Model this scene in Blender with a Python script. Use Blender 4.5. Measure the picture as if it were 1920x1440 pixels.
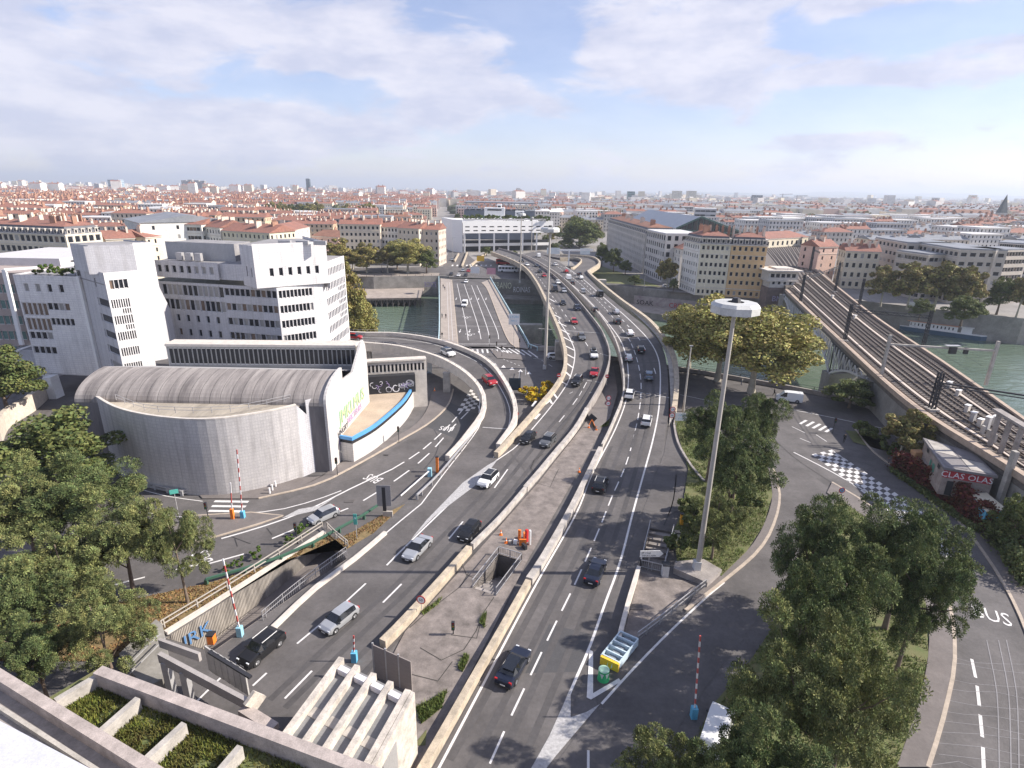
import bpy, math, random
from mathutils import Vector, Matrix, noise
from mathutils.geometry import tessellate_polygon
rad = math.radians
sc = bpy.context.scene
for o in list(bpy.data.objects):
    bpy.data.objects.remove(o)
HC, FPX, PITCH, ROLL = 42.0, 1070.0, rad(18.8), rad(1.0)
fw = Vector((0, math.cos(PITCH), -math.sin(PITCH)))
r0 = Vector((1, 0, 0)); u0 = r0.cross(fw)
cr, sr = math.cos(ROLL), math.sin(ROLL)
RV = r0 * cr + u0 * sr; UV = u0 * cr - r0 * sr
cd = bpy.data.cameras.new("camera"); cam = bpy.data.objects.new("camera", cd); sc.collection.objects.link(cam)
cam.matrix_world = Matrix(((RV.x, UV.x, -fw.x, 0), (RV.y, UV.y, -fw.y, 0), (RV.z, UV.z, -fw.z, HC), (0, 0, 0, 1)))
cd.sensor_width = 36; cd.lens = FPX / 1920 * 36; cd.clip_end = 60000; cd.clip_start = .5
sc.camera = cam
SUN_EL, SUN_AZ = rad(35), rad(89)      # azimuth from +Y towards +X
w = bpy.data.worlds.new("World"); sc.world = w; w.use_nodes = True
nt = w.node_tree; nt.nodes.clear()
def N(t, **k):
    n = nt.nodes.new(t)
    for a, b in k.items(): setattr(n, a, b)
    return n
def Mth(op, a, b=None, c=None, clamp=False):
    n = N('ShaderNodeMath', operation=op, use_clamp=clamp)
    for i, v in enumerate((a, b, c)):
        if v is None: continue
        if isinstance(v, (int, float)): n.inputs[i].default_value = v
        else: nt.links.new(v, n.inputs[i])
    return n.outputs[0]
sky = N('ShaderNodeTexSky', sky_type='NISHITA', sun_disc=False, sun_elevation=SUN_EL, sun_rotation=SUN_AZ, altitude=200, air_density=1.0, dust_density=.6, ozone_density=3.0)
tc = N('ShaderNodeTexCoord'); sx = N('ShaderNodeSeparateXYZ'); nt.links.new(tc.outputs['Generated'], sx.inputs[0])
X, Y, Z = sx.outputs
az = Mth('ARCTAN2', X, Y); el = Mth('ARCSINE', Z)
mp = N('ShaderNodeMapping'); mp.inputs['Scale'].default_value = (5.5, 5.5, 17); nt.links.new(tc.outputs['Generated'], mp.inputs[0])
n1 = N('ShaderNodeTexNoise'); n1.inputs['Scale'].default_value = 1; n1.inputs['Detail'].default_value = 9; n1.inputs['Roughness'].default_value = .6; n1.inputs['Distortion'].default_value = .35
nt.links.new(mp.outputs[0], n1.inputs[0])
BL = [(-36, 9, 14, 6, .30), (-24, 13, 10, 4, .30), (-27, 4, 26, 3.6, .30), (-8, 11, 8, 3.2, .34), (-3, 8.2, 8, 2.6, .30), (14, 14, 9, 3.2, .4), (17, 10.2, 9, 2.4, .38), (34, 14.6, 13, 2.6, .38), (30, 8.9, 7, 1.1, .40),
      (38, 15.5, 10, 2.5, .2), (41, 10, 4, 1.2, .34), (26, 4.2, 5, .9, .26), (12, 7.2, 6, 1.6, .25), (-3, 15.2, 5, 1.2, -.32), (22, 12.3, 1.8, 2.0, -.22), (5, 6, 12, 2, -.12), (-16, 7.6, 7, 1.3, -.2), (36, 6.5, 14, 1.3, -.2), (32, 12, 9, 1.2, -.3), (2.5, 11.2, 2.5, 2, -.26)]
acc = None
for a, e, sa, se, wt in BL:
    q = Mth('ADD', Mth('POWER', Mth('ABSOLUTE', Mth('MULTIPLY', Mth('SUBTRACT', az, rad(a)), 1 / rad(sa))), 2), Mth('POWER', Mth('ABSOLUTE', Mth('MULTIPLY', Mth('SUBTRACT', el, rad(e)), 1 / rad(se))), 2))
    g = Mth('MULTIPLY', Mth('EXPONENT', Mth('MULTIPLY', q, -1)), wt)
    acc = g if acc is None else Mth('ADD', acc, g)
den = Mth('ADD', n1.outputs['Fac'], Mth('MULTIPLY', acc, .62))
cl = N('ShaderNodeMapRange', interpolation_type='SMOOTHSTEP'); nt.links.new(den, cl.inputs[0])
cl.inputs[1].default_value = .52; cl.inputs[2].default_value = .67; cl.inputs[3].default_value = .24; cl.inputs[4].default_value = .92
n2 = N('ShaderNodeTexNoise'); n2.inputs['Scale'].default_value = 1.6; n2.inputs['Detail'].default_value = 9; n2.inputs['Roughness'].default_value = .62
nt.links.new(mp.outputs[0], n2.inputs[0])
cc = N('ShaderNodeMixRGB'); cc.inputs[1].default_value = (2.9, 3.02, 3.8, 1); cc.inputs[2].default_value = (3.9, 3.86, 4.35, 1)
nr = N('ShaderNodeMapRange'); nr.inputs[1].default_value = .38; nr.inputs[2].default_value = .62; nt.links.new(n2.outputs['Fac'], nr.inputs[0]); nt.links.new(nr.outputs[0], cc.inputs[0])
sk2 = N('ShaderNodeMixRGB', blend_type='MULTIPLY'); sk2.inputs[0].default_value = 1; sk2.inputs[2].default_value = (.84, .74, .80, 1)
nt.links.new(sky.outputs[0], sk2.inputs[1])
mx = N('ShaderNodeMixRGB'); nt.links.new(cl.outputs[0], mx.inputs[0]); nt.links.new(sk2.outputs[0], mx.inputs[1]); nt.links.new(cc.outputs[0], mx.inputs[2])
bg = N('ShaderNodeBackground'); bg.inputs[1].default_value = .13; nt.links.new(mx.outputs[0], bg.inputs[0])
wo = N('ShaderNodeOutputWorld'); nt.links.new(bg.outputs[0], wo.inputs[0])
sl = bpy.data.lights.new("sun", 'SUN'); sl.energy = 4.7; sl.angle = rad(.5); sl.color = (1, .93, .84)
so = bpy.data.objects.new("sun", sl); sc.collection.objects.link(so)
sd = Vector((math.sin(SUN_AZ) * math.cos(SUN_EL), math.cos(SUN_AZ) * math.cos(SUN_EL), math.sin(SUN_EL)))
so.rotation_euler = sd.to_track_quat('Z', 'Y').to_euler(); so.location = (60, 0, 120)
vs = sc.view_settings; vs.view_transform = 'Standard'; vs.look = 'None'; vs.gamma = 1; vs.exposure = .82; vs.use_curve_mapping = False
sc.render.engine = 'CYCLES'; sc.cycles.max_bounces = 5; sc.cycles.volume_bounces = 0; sc.cycles.transparent_max_bounces = 6
def P(px, py, z=0.0):
    d = fw + RV * ((px - 960) / FPX) - UV * ((py - 720) / FPX)
    t = (z - HC) / d.z
    return Vector((d.x * t, d.y * t, z))
def PF(px, py, f):
    z = 0
    for _ in range(12): z = .5 * z + .5 * f(P(px, py, z).y)
    return P(px, py, f(P(px, py, z).y))
def atY(px, py, y):
    d = fw + RV * ((px - 960) / FPX) - UV * ((py - 720) / FPX)
    t = y / d.y
    return Vector((d.x * t, y, HC + d.z * t))
def sm(a, b, x):
    t = max(0, min(1, (x - a) / (b - a))); return t * t * (3 - 2 * t)
zA = lambda y: 6 * sm(88, 150, y)
zC = lambda y: 6 * sm(87, 122, y)
Z0 = lambda y: 0.0
MATS = {}
def mat(name, col, rough=.8, var=.18, scale=.6, metal=0, bump=0, bscale=20, col2=None, spec=.5, island=0, stretch=None, emis=None, grain=.14):
    if name in MATS: return MATS[name]
    m = bpy.data.materials.new(name); m.use_nodes = True; t = m.node_tree; b = t.nodes['Principled BSDF']
    b.inputs['Roughness'].default_value = rough; b.inputs['Metallic'].default_value = metal; b.inputs['Specular IOR Level'].default_value = spec
    b.inputs['Base Color'].default_value = (*col, 1)
    L = t.links.new
    tcn = t.nodes.new('ShaderNodeTexCoord'); vec = tcn.outputs['Object']
    if stretch:
        mpn = t.nodes.new('ShaderNodeMapping'); mpn.inputs['Scale'].default_value = stretch; L(vec, mpn.inputs[0]); vec = mpn.outputs[0]
    if var or col2:
        nz = t.nodes.new('ShaderNodeTexNoise'); nz.inputs['Scale'].default_value = scale; nz.inputs['Detail'].default_value = 6; nz.inputs['Roughness'].default_value = .65
        L(vec, nz.inputs[0])
        rp = t.nodes.new('ShaderNodeMapRange'); rp.inputs[1].default_value = .3; rp.inputs[2].default_value = .7; L(nz.outputs['Fac'], rp.inputs[0])
        mxn = t.nodes.new('ShaderNodeMixRGB')
        c2 = col2 if col2 else tuple(c * (1 - var) for c in col); c1 = col if col2 else tuple(min(1, c * (1 + var)) for c in col)
        mxn.inputs[1].default_value = (*c2, 1); mxn.inputs[2].default_value = (*c1, 1); L(rp.outputs[0], mxn.inputs[0])
        out = mxn.outputs[0]
        if not island:
            n3 = t.nodes.new('ShaderNodeTexNoise'); n3.inputs['Scale'].default_value = scale * 11; n3.inputs['Detail'].default_value = 5; n3.inputs['Roughness'].default_value = .7; L(vec, n3.inputs[0]); r3 = t.nodes.new('ShaderNodeMapRange'); r3.inputs[1].default_value = .3; r3.inputs[2].default_value = .7; r3.inputs[3].default_value = 1 - grain; r3.inputs[4].default_value = 1 + grain; L(n3.outputs[0], r3.inputs[0])
            h3 = t.nodes.new('ShaderNodeHueSaturation'); L(r3.outputs[0], h3.inputs['Value']); L(out, h3.inputs['Color']); out = h3.outputs[0]
        if island:
            g = t.nodes.new('ShaderNodeNewGeometry'); hs = t.nodes.new('ShaderNodeHueSaturation')
            mr = t.nodes.new('ShaderNodeMapRange'); mr.inputs[3].default_value = 1 - island; mr.inputs[4].default_value = 1 + island
            L(g.outputs['Random Per Island'], mr.inputs[0]); L(mr.outputs[0], hs.inputs['Value']); L(out, hs.inputs['Color'])
            ma = t.nodes.new('ShaderNodeMath'); ma.operation = 'FRACT'; mb_ = t.nodes.new('ShaderNodeMath'); mb_.operation = 'MULTIPLY'; mb_.inputs[1].default_value = 37.3; L(g.outputs['Random Per Island'], mb_.inputs[0]); L(mb_.outputs[0], ma.inputs[0]); mh = t.nodes.new('ShaderNodeMapRange'); mh.inputs[3].default_value = .455; mh.inputs[4].default_value = .525; L(ma.outputs[0], mh.inputs[0]); L(mh.outputs[0], hs.inputs['Hue']); out = hs.outputs[0]
        L(out, b.inputs['Base Color'])
    if bump:
        nb = t.nodes.new('ShaderNodeTexNoise'); nb.inputs['Scale'].default_value = bscale; nb.inputs['Detail'].default_value = 4; L(vec, nb.inputs[0])
        bn = t.nodes.new('ShaderNodeBump'); bn.inputs['Strength'].default_value = bump; bn.inputs['Distance'].default_value = .05; L(nb.outputs['Fac'], bn.inputs['Height']); L(bn.outputs[0], b.inputs['Normal'])
    if emis: b.inputs['Emission Color'].default_value = (*col, 1); b.inputs['Emission Strength'].default_value = emis
    m.diffuse_color = (*col, 1); MATS[name] = m
    return m
def leafmat(name, ca, cb, island=.35, scale=.35):
    if name in MATS: return MATS[name]
    m = mat(name, ca, .7, 0, scale, col2=cb, island=island, spec=.25)
    t = m.node_tree; b = t.nodes['Principled BSDF']; b.inputs['Subsurface Weight'].default_value = 0
    tr = t.nodes.new('ShaderNodeBsdfTranslucent'); ms = t.nodes.new('ShaderNodeMixShader'); ms.inputs[0].default_value = .12
    src = b.inputs['Base Color'].links[0].from_socket
    t.links.new(src, tr.inputs[0]); o = t.nodes['Material Output']
    t.links.new(b.outputs[0], ms.inputs[1]); t.links.new(tr.outputs[0], ms.inputs[2]); t.links.new(ms.outputs[0], o.inputs[0])
    return m
def tilewall(name, col, w=.6, h=.3, grime=.25, rough=.55):
    """wall clad in small rectangular tiles with dirt streaks that run down"""
    if name in MATS: return MATS[name]
    m = mat(name, col, rough, .07, .5); t = m.node_tree; b = t.nodes['Principled BSDF']; L = t.links.new
    src = b.inputs['Base Color'].links[0].from_socket
    tcn = t.nodes.new('ShaderNodeTexCoord'); s = t.nodes.new('ShaderNodeSeparateXYZ'); L(tcn.outputs['Object'], s.inputs[0])
    a = t.nodes.new('ShaderNodeMath'); a.operation = 'ADD'; L(s.outputs[0], a.inputs[0]); L(s.outputs[1], a.inputs[1])
    c = t.nodes.new('ShaderNodeCombineXYZ'); L(a.outputs[0], c.inputs[0]); L(s.outputs[2], c.inputs[1])
    br = t.nodes.new('ShaderNodeTexBrick'); br.offset = 0; br.inputs['Scale'].default_value = 1; br.inputs['Brick Width'].default_value = w; br.inputs['Row Height'].default_value = h
    br.inputs['Mortar Size'].default_value = .035; br.inputs['Color1'].default_value = (1, 1, 1, 1); br.inputs['Color2'].default_value = (.93, .93, .95, 1); br.inputs['Mortar'].default_value = (.80, .80, .82, 1)
    L(c.outputs[0], br.inputs[0])
    m1 = t.nodes.new('ShaderNodeMixRGB'); m1.blend_type = 'MULTIPLY'; m1.inputs[0].default_value = 1; L(src, m1.inputs[1]); L(br.outputs[0], m1.inputs[2])
    mp_ = t.nodes.new('ShaderNodeMapping'); mp_.inputs['Scale'].default_value = (1.3, 1.3, .12); L(tcn.outputs['Object'], mp_.inputs[0])
    nz = t.nodes.new('ShaderNodeTexNoise'); nz.inputs['Scale'].default_value = 1; nz.inputs['Detail'].default_value = 7; L(mp_.outputs[0], nz.inputs[0])
    mr = t.nodes.new('ShaderNodeMapRange'); mr.inputs[1].default_value = .5; mr.inputs[2].default_value = .8; mr.inputs[3].default_value = 0; mr.inputs[4].default_value = grime * 2; L(nz.outputs[0], mr.inputs[0])
    m2 = t.nodes.new('ShaderNodeMixRGB'); L(mr.outputs[0], m2.inputs[0]); L(m1.outputs[0], m2.inputs[1]); m2.inputs[2].default_value = (.25, .23, .22, 1)
    L(m2.outputs[0], b.inputs['Base Color'])
    return m
ASPH = mat('asphalt', (.106, .097, .094), .85, .3, .16, bump=.25, bscale=9)
ASPH2 = mat('old_asphalt', (.115, .106, .103), .88, .28, .3, bump=.3, bscale=9)
ASPHN = mat('new_asphalt', (.07, .068, .07), .8, .1, .5)
PAVE = mat('pavement_asphalt', (.165, .145, .136), .9, .15, .4, bump=.2)
KERB = mat('kerb_stone', (.42, .35, .28), .8, .2, 1.5)
CONC = mat('concrete', (.40, .37, .33), .85, .3, .7, bump=.2, bscale=6)
CONCL = mat('pale_concrete', (.56, .49, .41), .8, .18, 1.2)
CONCD = mat('dirty_concrete', (.30, .27, .25), .9, .35, .5)
WPAINT = mat('road_paint', (.66, .64, .62), .7, .12, 3)
WPAINTO = mat('worn_road_paint', (.40, .39, .385), .8, .3, 4)
GRASS = mat('grass', (.10, .135, .04), .9, 0, .8, col2=(.17, .15, .07), bump=.5, bscale=12)
DRYG = mat('dry_leaf_litter', (.30, .20, .10), .95, 0, 1.5, col2=(.12, .10, .04), bump=.5, bscale=14)
SOIL = mat('city_ground', (.24, .225, .21), .95, .25, .05)
DARK = mat('dark_metal', (.03, .03, .035), .6, 0)
METAL = mat('galvanised_metal', (.45, .44, .44), .45, .12, 2, metal=.3)
WHITE = mat('white_paint', (.78, .77, .75), .5, .06, 2)
GLASS = mat('window_glass', (.02, .022, .028), .15, .5, .9, spec=.35)
GLASSL = mat('curtained_window_glass', (.30, .29, .28), .4, .3, .7)
RED = mat('red_paint', (.55, .03, .03), .5, .05)
ORANGE = mat('orange_plastic', (.85, .22, .03), .5, .05)
BLUEP = mat('blue_paint', (.12, .42, .62), .5, .08)
YELL = mat('yellow_paint', (.80, .50, .04), .5, .08)
GREENP = mat('green_paint', (.03, .40, .14), .5, .08)
COL = sc.collection
CH = {}
HAZE = .00013
def put(name, data, parent=None, label=None, cat=None, group=None, kind=None, mw=None):
    o = bpy.data.objects.new(name, data); COL.objects.link(o)
    if parent is not None: o.parent = parent; CH.setdefault(parent.name, []).append(o)
    if mw is not None: o.matrix_local = mw
    if label: o['label'] = label
    if cat: o['category'] = cat
    if group: o['group'] = group
    if kind: o['kind'] = kind
    return o
def root(name, label, cat, loc=(0, 0, 0), rz=0, group=None):
    o = put(name, None, None, label, cat, group); o.location = loc; o.rotation_euler = (0, 0, rz); o.empty_display_size = .3
    return o
def dup(o, parent=None):
    c = o.copy(); COL.objects.link(c)
    if parent is not None: c.parent = parent; CH.setdefault(parent.name, []).append(c)
    for ch in CH.get(o.name, [])[:]: dup(ch, c)
    return c
class MB:
    def __init__(s): s.v = []; s.f = []; s.m = []
    def face(s, pts, m=0):
        i = len(s.v); s.v += [tuple(p) for p in pts]; s.f.append(tuple(range(i, i + len(pts)))); s.m.append(m)
    def mesh(s, v, f, m=0):
        i = len(s.v); s.v += [tuple(p) for p in v]; s.f += [tuple(i + k for k in q) for q in f]; s.m += [m] * len(f)
    def box(s, c, d, rz=0, m=0, M=None):
        hx, hy, hz = d[0] / 2, d[1] / 2, d[2] / 2
        v = [Vector((x, y, z)) for x in (-hx, hx) for y in (-hy, hy) for z in (-hz, hz)]
        if M is None: M = Matrix.Translation(c) @ Matrix.Rotation(rz, 4, 'Z')
        s.mesh([M @ p for p in v], [(0, 1, 3, 2), (4, 6, 7, 5), (0, 4, 5, 1), (2, 3, 7, 6), (0, 2, 6, 4), (1, 5, 7, 3)], m)
    def bar(s, a, b, w, h=None, m=0, up=(0, 0, 1)):
        a, b = Vector(a), Vector(b); h = h or w; d = b - a; L = d.length
        if L < 1e-6: return
        d.normalize(); up = Vector(up)
        if abs(d.dot(up)) > .98: up = Vector((0, 1, 0))
        x = d.cross(up).normalized(); y = x.cross(d)
        M = Matrix(((x.x, d.x, y.x, 0), (x.y, d.y, y.y, 0), (x.z, d.z, y.z, 0), (0, 0, 0, 1))); M.translation = (a + b) / 2
        s.box(None, (w, L, h), M=M, m=m)
    def tube(s, pts, rs, n=8, m=0, cap=True):
        rings = []
        for i, p in enumerate(pts):
            p = Vector(p); a = Vector(pts[max(0, i - 1)]); b = Vector(pts[min(len(pts) - 1, i + 1)]); d = (b - a).normalized()
            x = d.cross(Vector((0, 0, 1))) if abs(d.z) < .95 else d.cross(Vector((0, 1, 0)))
            x.normalize(); y = d.cross(x); r = rs[i] if isinstance(rs, (list, tuple)) else rs
            rings.append([p + x * r * math.cos(t * 2 * math.pi / n) + y * r * math.sin(t * 2 * math.pi / n) for t in range(n)])
        v = [q for r in rings for q in r]; f = []
        for i in range(len(rings) - 1):
            for k in range(n): f.append((i * n + k, i * n + (k + 1) % n, (i + 1) * n + (k + 1) % n, (i + 1) * n + k))
        if cap: f.append(tuple(range(n))[::-1]); f.append(tuple((len(rings) - 1) * n + k for k in range(n)))
        s.mesh(v, f, m)
    def prism(s, poly, z0, z1, m=0, mt=None, bottom=False):
        n = len(poly); area = sum(poly[i][0] * poly[(i + 1) % n][1] - poly[(i + 1) % n][0] * poly[i][1] for i in range(n))
        if area < 0: poly = poly[::-1]
        g = (lambda p, z: z(p) if callable(z) else z)
        v = [(p[0], p[1], g(p, z0)) for p in poly] + [(p[0], p[1], g(p, z1)) for p in poly]
        s.mesh(v, [(i, (i + 1) % n, n + (i + 1) % n, n + i) for i in range(n)], m)
        tri = tessellate_polygon([[Vector((p[0], p[1], 0)) for p in poly]])
        i0 = len(s.v)
        s.v += v[n:]
        for t in tri:
            a, b, c = t
            if (poly[b][0] - poly[a][0]) * (poly[c][1] - poly[a][1]) - (poly[c][0] - poly[a][0]) * (poly[b][1] - poly[a][1]) < 0: a, c = c, a
            s.f.append((i0 + a, i0 + b, i0 + c)); s.m.append(m if mt is None else mt)
        if bottom:
            i0 = len(s.v); s.v += v[:n]
            for t in tri: s.f.append((i0 + t[0], i0 + t[1], i0 + t[2])); s.m.append(m)
    def flat(s, poly, z, m=0):
        v = [Vector((p[0], p[1], 0)) for p in poly]; i0 = len(s.v); s.v += [(p[0], p[1], z(p) if callable(z) else z) for p in poly]
        for t in tessellate_polygon([v]):
            a, b, c = t
            if (v[b] - v[a]).cross(v[c] - v[a]).z < 0: a, c = c, a
            s.f.append((i0 + a, i0 + b, i0 + c)); s.m.append(m)
    def sweep(s, path, prof, m=0, closed=True, ms=None):
        """profile (offset to the left of travel, height) along a 3D path"""
        rings = []
        for i, p in enumerate(path):
            a, b = Vector(path[max(0, i - 1)]), Vector(path[min(len(path) - 1, i + 1)]); d = Vector((b.x - a.x, b.y - a.y, 0)).normalized(); l = Vector((-d.y, d.x, 0))
            rings.append([Vector(p) + l * o + Vector((0, 0, h)) for o, h in prof])
        n = len(prof); v = [q for r in rings for q in r]; i0 = len(s.v); s.v += [tuple(q) for q in v]
        for i in range(len(rings) - 1):
            for k in range(n if closed else n - 1):
                s.f.append((i0 + i * n + k, i0 + i * n + (k + 1) % n, i0 + (i + 1) * n + (k + 1) % n, i0 + (i + 1) * n + k)); s.m.append(ms[k] if ms else m)
        if closed:
            s.f.append(tuple(i0 + k for k in range(n))); s.m.append(m); s.f.append(tuple(i0 + (len(rings) - 1) * n + k for k in range(n))[::-1]); s.m.append(m)
    def data(s, name, mats, smooth=0):
        me = bpy.data.meshes.new(name); me.from_pydata(s.v, [], s.f)
        for m in (mats if isinstance(mats, (list, tuple)) else [mats]): me.materials.append(m)
        me.polygons.foreach_set('material_index', s.m)
        if smooth:
            me.polygons.foreach_set('use_smooth', [True] * len(s.f)); me.update()
            try: me.set_sharp_from_angle(angle=rad(smooth))
            except Exception: pass
        me.update(); return me
    def build(s, name, mats, parent=None, label=None, cat=None, group=None, kind=None, smooth=0, mw=None):
        return put(name, s.data(name, mats, smooth), parent, label, cat, group, kind, mw)
def struct(name, mb, mats, parent=None): return mb.build(name, mats, parent, kind='structure' if parent is None else None)
def resample(pts, step=3.0):
    """Catmull-Rom through the points, then even steps"""
    pts = [Vector(p) for p in pts]; out = []
    for i in range(len(pts) - 1):
        p0, p1, p2, p3 = pts[max(0, i - 1)], pts[i], pts[i + 1], pts[min(len(pts) - 1, i + 2)]
        n = max(2, int((p2 - p1).length / 1.0))
        for k in range(n):
            t = k / n; out.append(.5 * ((2 * p1) + (p2 - p0) * t + (2 * p0 - 5 * p1 + 4 * p2 - p3) * t * t + (3 * p1 - p0 - 3 * p2 + p3) * t ** 3))
    out.append(pts[-1]); res = [out[0]]; acc = 0
    for a, b in zip(out, out[1:]):
        L = (b - a).length
        while acc + L >= step:
            t = (step - acc) / L; a = a.lerp(b, t); res.append(a.copy()); L = (b - a).length; acc = 0
        acc += L
    if (res[-1] - out[-1]).length > .2: res.append(out[-1])
    return res
def line(pxs, f=Z0, step=3.0): return [Vector((p.x, p.y, f(p.y))) for p in resample([PF(x, y, f) for x, y in pxs], step)]
def offs(path, o, dz=0):
    res = []
    for i, p in enumerate(path):
        a, b = path[max(0, i - 1)], path[min(len(path) - 1, i + 1)]; d = Vector((b.x - a.x, b.y - a.y, 0)).normalized()
        res.append(Vector((p.x - d.y * o, p.y + d.x * o, p.z + dz)))
    return res
def arclen(path):
    L = [0]
    for a, b in zip(path, path[1:]): L.append(L[-1] + (b - a).length)
    return L
def at(path, L, s):
    for i in range(len(path) - 1):
        if L[i + 1] >= s: t = (s - L[i]) / max(1e-6, L[i + 1] - L[i]); return path[i].lerp(path[i + 1], t)
    return path[-1]
def stripe(mb, path, wd=.16, dash=None, gap=None, dz=.008, m=0, start=0, stop=None):
    L = arclen(path); T = stop if stop else L[-1]; s = start
    segs = []
    if not dash: segs.append((start, T))
    else:
        while s + dash < T: segs.append((s, s + dash)); s += dash + gap
    for a, b in segs:
        n = max(1, int((b - a) / 2.5)); q = [at(path, L, a + (b - a) * k / n) for k in range(n + 1)]
        l, r = offs(q, wd / 2, dz), offs(q, -wd / 2, dz)
        for k in range(n): mb.face((r[k], r[k + 1], l[k + 1], l[k]), m)
NB = 240
def band(mb, left, right, dz=0, m=0, f=None):
    """sheet between two polylines of world points"""
    n = NB; a, b = arclen(left), arclen(right)
    l = [at(left, a, a[-1] * k / n) for k in range(n + 1)]; r = [at(right, b, b[-1] * k / n) for k in range(n + 1)]
    up = Vector((0, 0, dz))
    if f:
        nc = 8; g = lambda k, j: (lambda p: Vector((p.x, p.y, f(p.y) + dz)))(r[k].lerp(l[k], j / nc))
        for k in range(n):
            for j in range(nc): mb.face((g(k, j), g(k + 1, j), g(k + 1, j + 1), g(k, j + 1)), m)
    else:
        for k in range(n): mb.face((r[k] + up, r[k + 1] + up, l[k + 1] + up, l[k] + up), m)
    return l, r
def textmesh(s, size=1.0, depth=.01, mat_=None):
    cu = bpy.data.curves.new('lettering', 'FONT'); cu.body = s; cu.size = size; cu.extrude = depth; cu.align_x = 'CENTER'; cu.resolution_u = 2
    o = bpy.data.objects.new('tmp', cu); COL.objects.link(o); dg = bpy.context.evaluated_depsgraph_get()
    me = bpy.data.meshes.new_from_object(o.evaluated_get(dg)); bpy.data.objects.remove(o); me.materials.clear(); me.materials.append(mat_ or WHITE); me.name = 'lettering'
    return me
def frameM(o, u, v):
    u, v = Vector(u).normalized(), Vector(v).normalized(); n = u.cross(v); M = Matrix(((u.x, v.x, n.x, 0), (u.y, v.y, n.y, 0), (u.z, v.z, n.z, 0), (0, 0, 0, 1))); M.translation = Vector(o); return M
UBOX = None
def ubox(m):
    global UBOX
    if UBOX is None: UBOX = {}
    if m.name not in UBOX:
        b = MB(); b.box((0, 0, 0), (1, 1, 1)); UBOX[m.name] = b.data('unit_block', m)
    return UBOX[m.name]
random.seed(7)
WZ = -10.0
wm = bpy.data.materials.new('river_water'); wm.use_nodes = True; t = wm.node_tree; b = t.nodes['Principled BSDF']
b.inputs['Roughness'].default_value = .07; b.inputs['Specular IOR Level'].default_value = .5
tcn = t.nodes.new('ShaderNodeTexCoord'); nzc = t.nodes.new('ShaderNodeTexNoise'); nzc.inputs['Scale'].default_value = .035; nzc.inputs['Detail'].default_value = 5; t.links.new(tcn.outputs['Object'], nzc.inputs[0])
mr = t.nodes.new('ShaderNodeMixRGB'); mr.inputs[1].default_value = (.06, .095, .065, 1); mr.inputs[2].default_value = (.17, .22, .16, 1); t.links.new(nzc.outputs[0], mr.inputs[0]); t.links.new(mr.outputs[0], b.inputs['Base Color'])
mpn = t.nodes.new('ShaderNodeMapping'); mpn.inputs['Rotation'].default_value = (0, 0, .3); mpn.inputs['Scale'].default_value = (.35, 1.0, 1); t.links.new(tcn.outputs['Object'], mpn.inputs[0])
nz = t.nodes.new('ShaderNodeTexNoise'); nz.inputs['Scale'].default_value = .55; nz.inputs['Detail'].default_value = 7; nz.inputs['Distortion'].default_value = .6; t.links.new(mpn.outputs[0], nz.inputs[0])
bn = t.nodes.new('ShaderNodeBump'); bn.inputs['Strength'].default_value = .95; bn.inputs['Distance'].default_value = .5; t.links.new(nz.outputs[0], bn.inputs['Height']); t.links.new(bn.outputs[0], b.inputs['Normal'])
mb = MB(); mb.flat([(-1500, 20), (1500, 20), (1500, 420), (-1500, 420)], WZ); struct('water', mb, wm)
near = [(-1400, 560), (-300, 235), (-75, 176)] + [tuple(P(*p))[:2] for p in [(800, 640), (835, 646), (1000, 650), (1262, 692), (1400, 715), (1560, 745), (1640, 768)]] + [(98, 84), (130, 50), (170, 0), (200, -60)]
outer = near + [(-1400, -60)]
TR = [P(618, 1003), P(310, 1196), P(398, 1222), P(650, 1048)]
PIT1 = [P(935, 1040), P(978, 1053), P(930, 1118), P(886, 1103)]
PIT2 = [P(1218, 990), P(1262, 998), P(1243, 1075), P(1200, 1065)]
def holed(mb, outer, holes, z, m=0):
    loops = [[Vector((p[0], p[1], 0)) for p in outer]] + [[Vector((p[0], p[1], 0)) for p in h] for h in holes]
    allv = [v for l in loops for v in l]; i0 = len(mb.v); mb.v += [(v.x, v.y, z) for v in allv]
    for a, b_, c in tessellate_polygon(loops):
        if (allv[b_] - allv[a]).cross(allv[c] - allv[a]).z < 0: a, c = c, a
        mb.f.append((i0 + a, i0 + b_, i0 + c)); mb.m.append(m)
mb = MB(); holed(mb, outer, [TR, PIT1, PIT2], -.03);
struct('ground', mb, ASPH2)
QW = mat('quay_stone', (.26, .245, .22), .9, .3, .25, bump=.4, bscale=2)
mb = MB()
for a, b_ in zip(near, near[1:]): mb.face([(a[0], a[1], -12), (b_[0], b_[1], -12), (b_[0], b_[1], -.03), (a[0], a[1], -.03)])
struct('quay_wall', mb, QW)
mb = MB()
nb = [Vector((*p, 0)) for p in near[4 + 1:11]]
mb.sweep([v + Vector((0, 0, 0)) for v in offs(resample(nb, 6), -.4)], [(-.25, 0), (-.25, .95), (.25, .95), (.25, 0)]); mb.build('quay_parapet', CONCD, label='dark stone parapet along the near river quay under the yellow plane trees', cat='wall')
FB = [(-1500, 700), (-300, 352), (-110, 299)] + [tuple(P(*p))[:2] for p in [(700, 519), (760, 518), (822, 517), (930, 522), (980, 524), (1150, 534), (1250, 545), (1330, 552), (1420, 560), (1470, 564)]] + [tuple(P(*p))[:2] for p in [(1560, 556), (1650, 568), (1760, 580), (1920, 597)]] + [(330, 215), (600, 100), (2500, -600)]
mb = MB(); far = FB + [(16000, -600), (16000, 17000), (-16000, 17000), (-16000, 700)]
mb.flat(far, -.03); struct('city_ground', mb, SOIL)
mb = MB()
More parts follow.
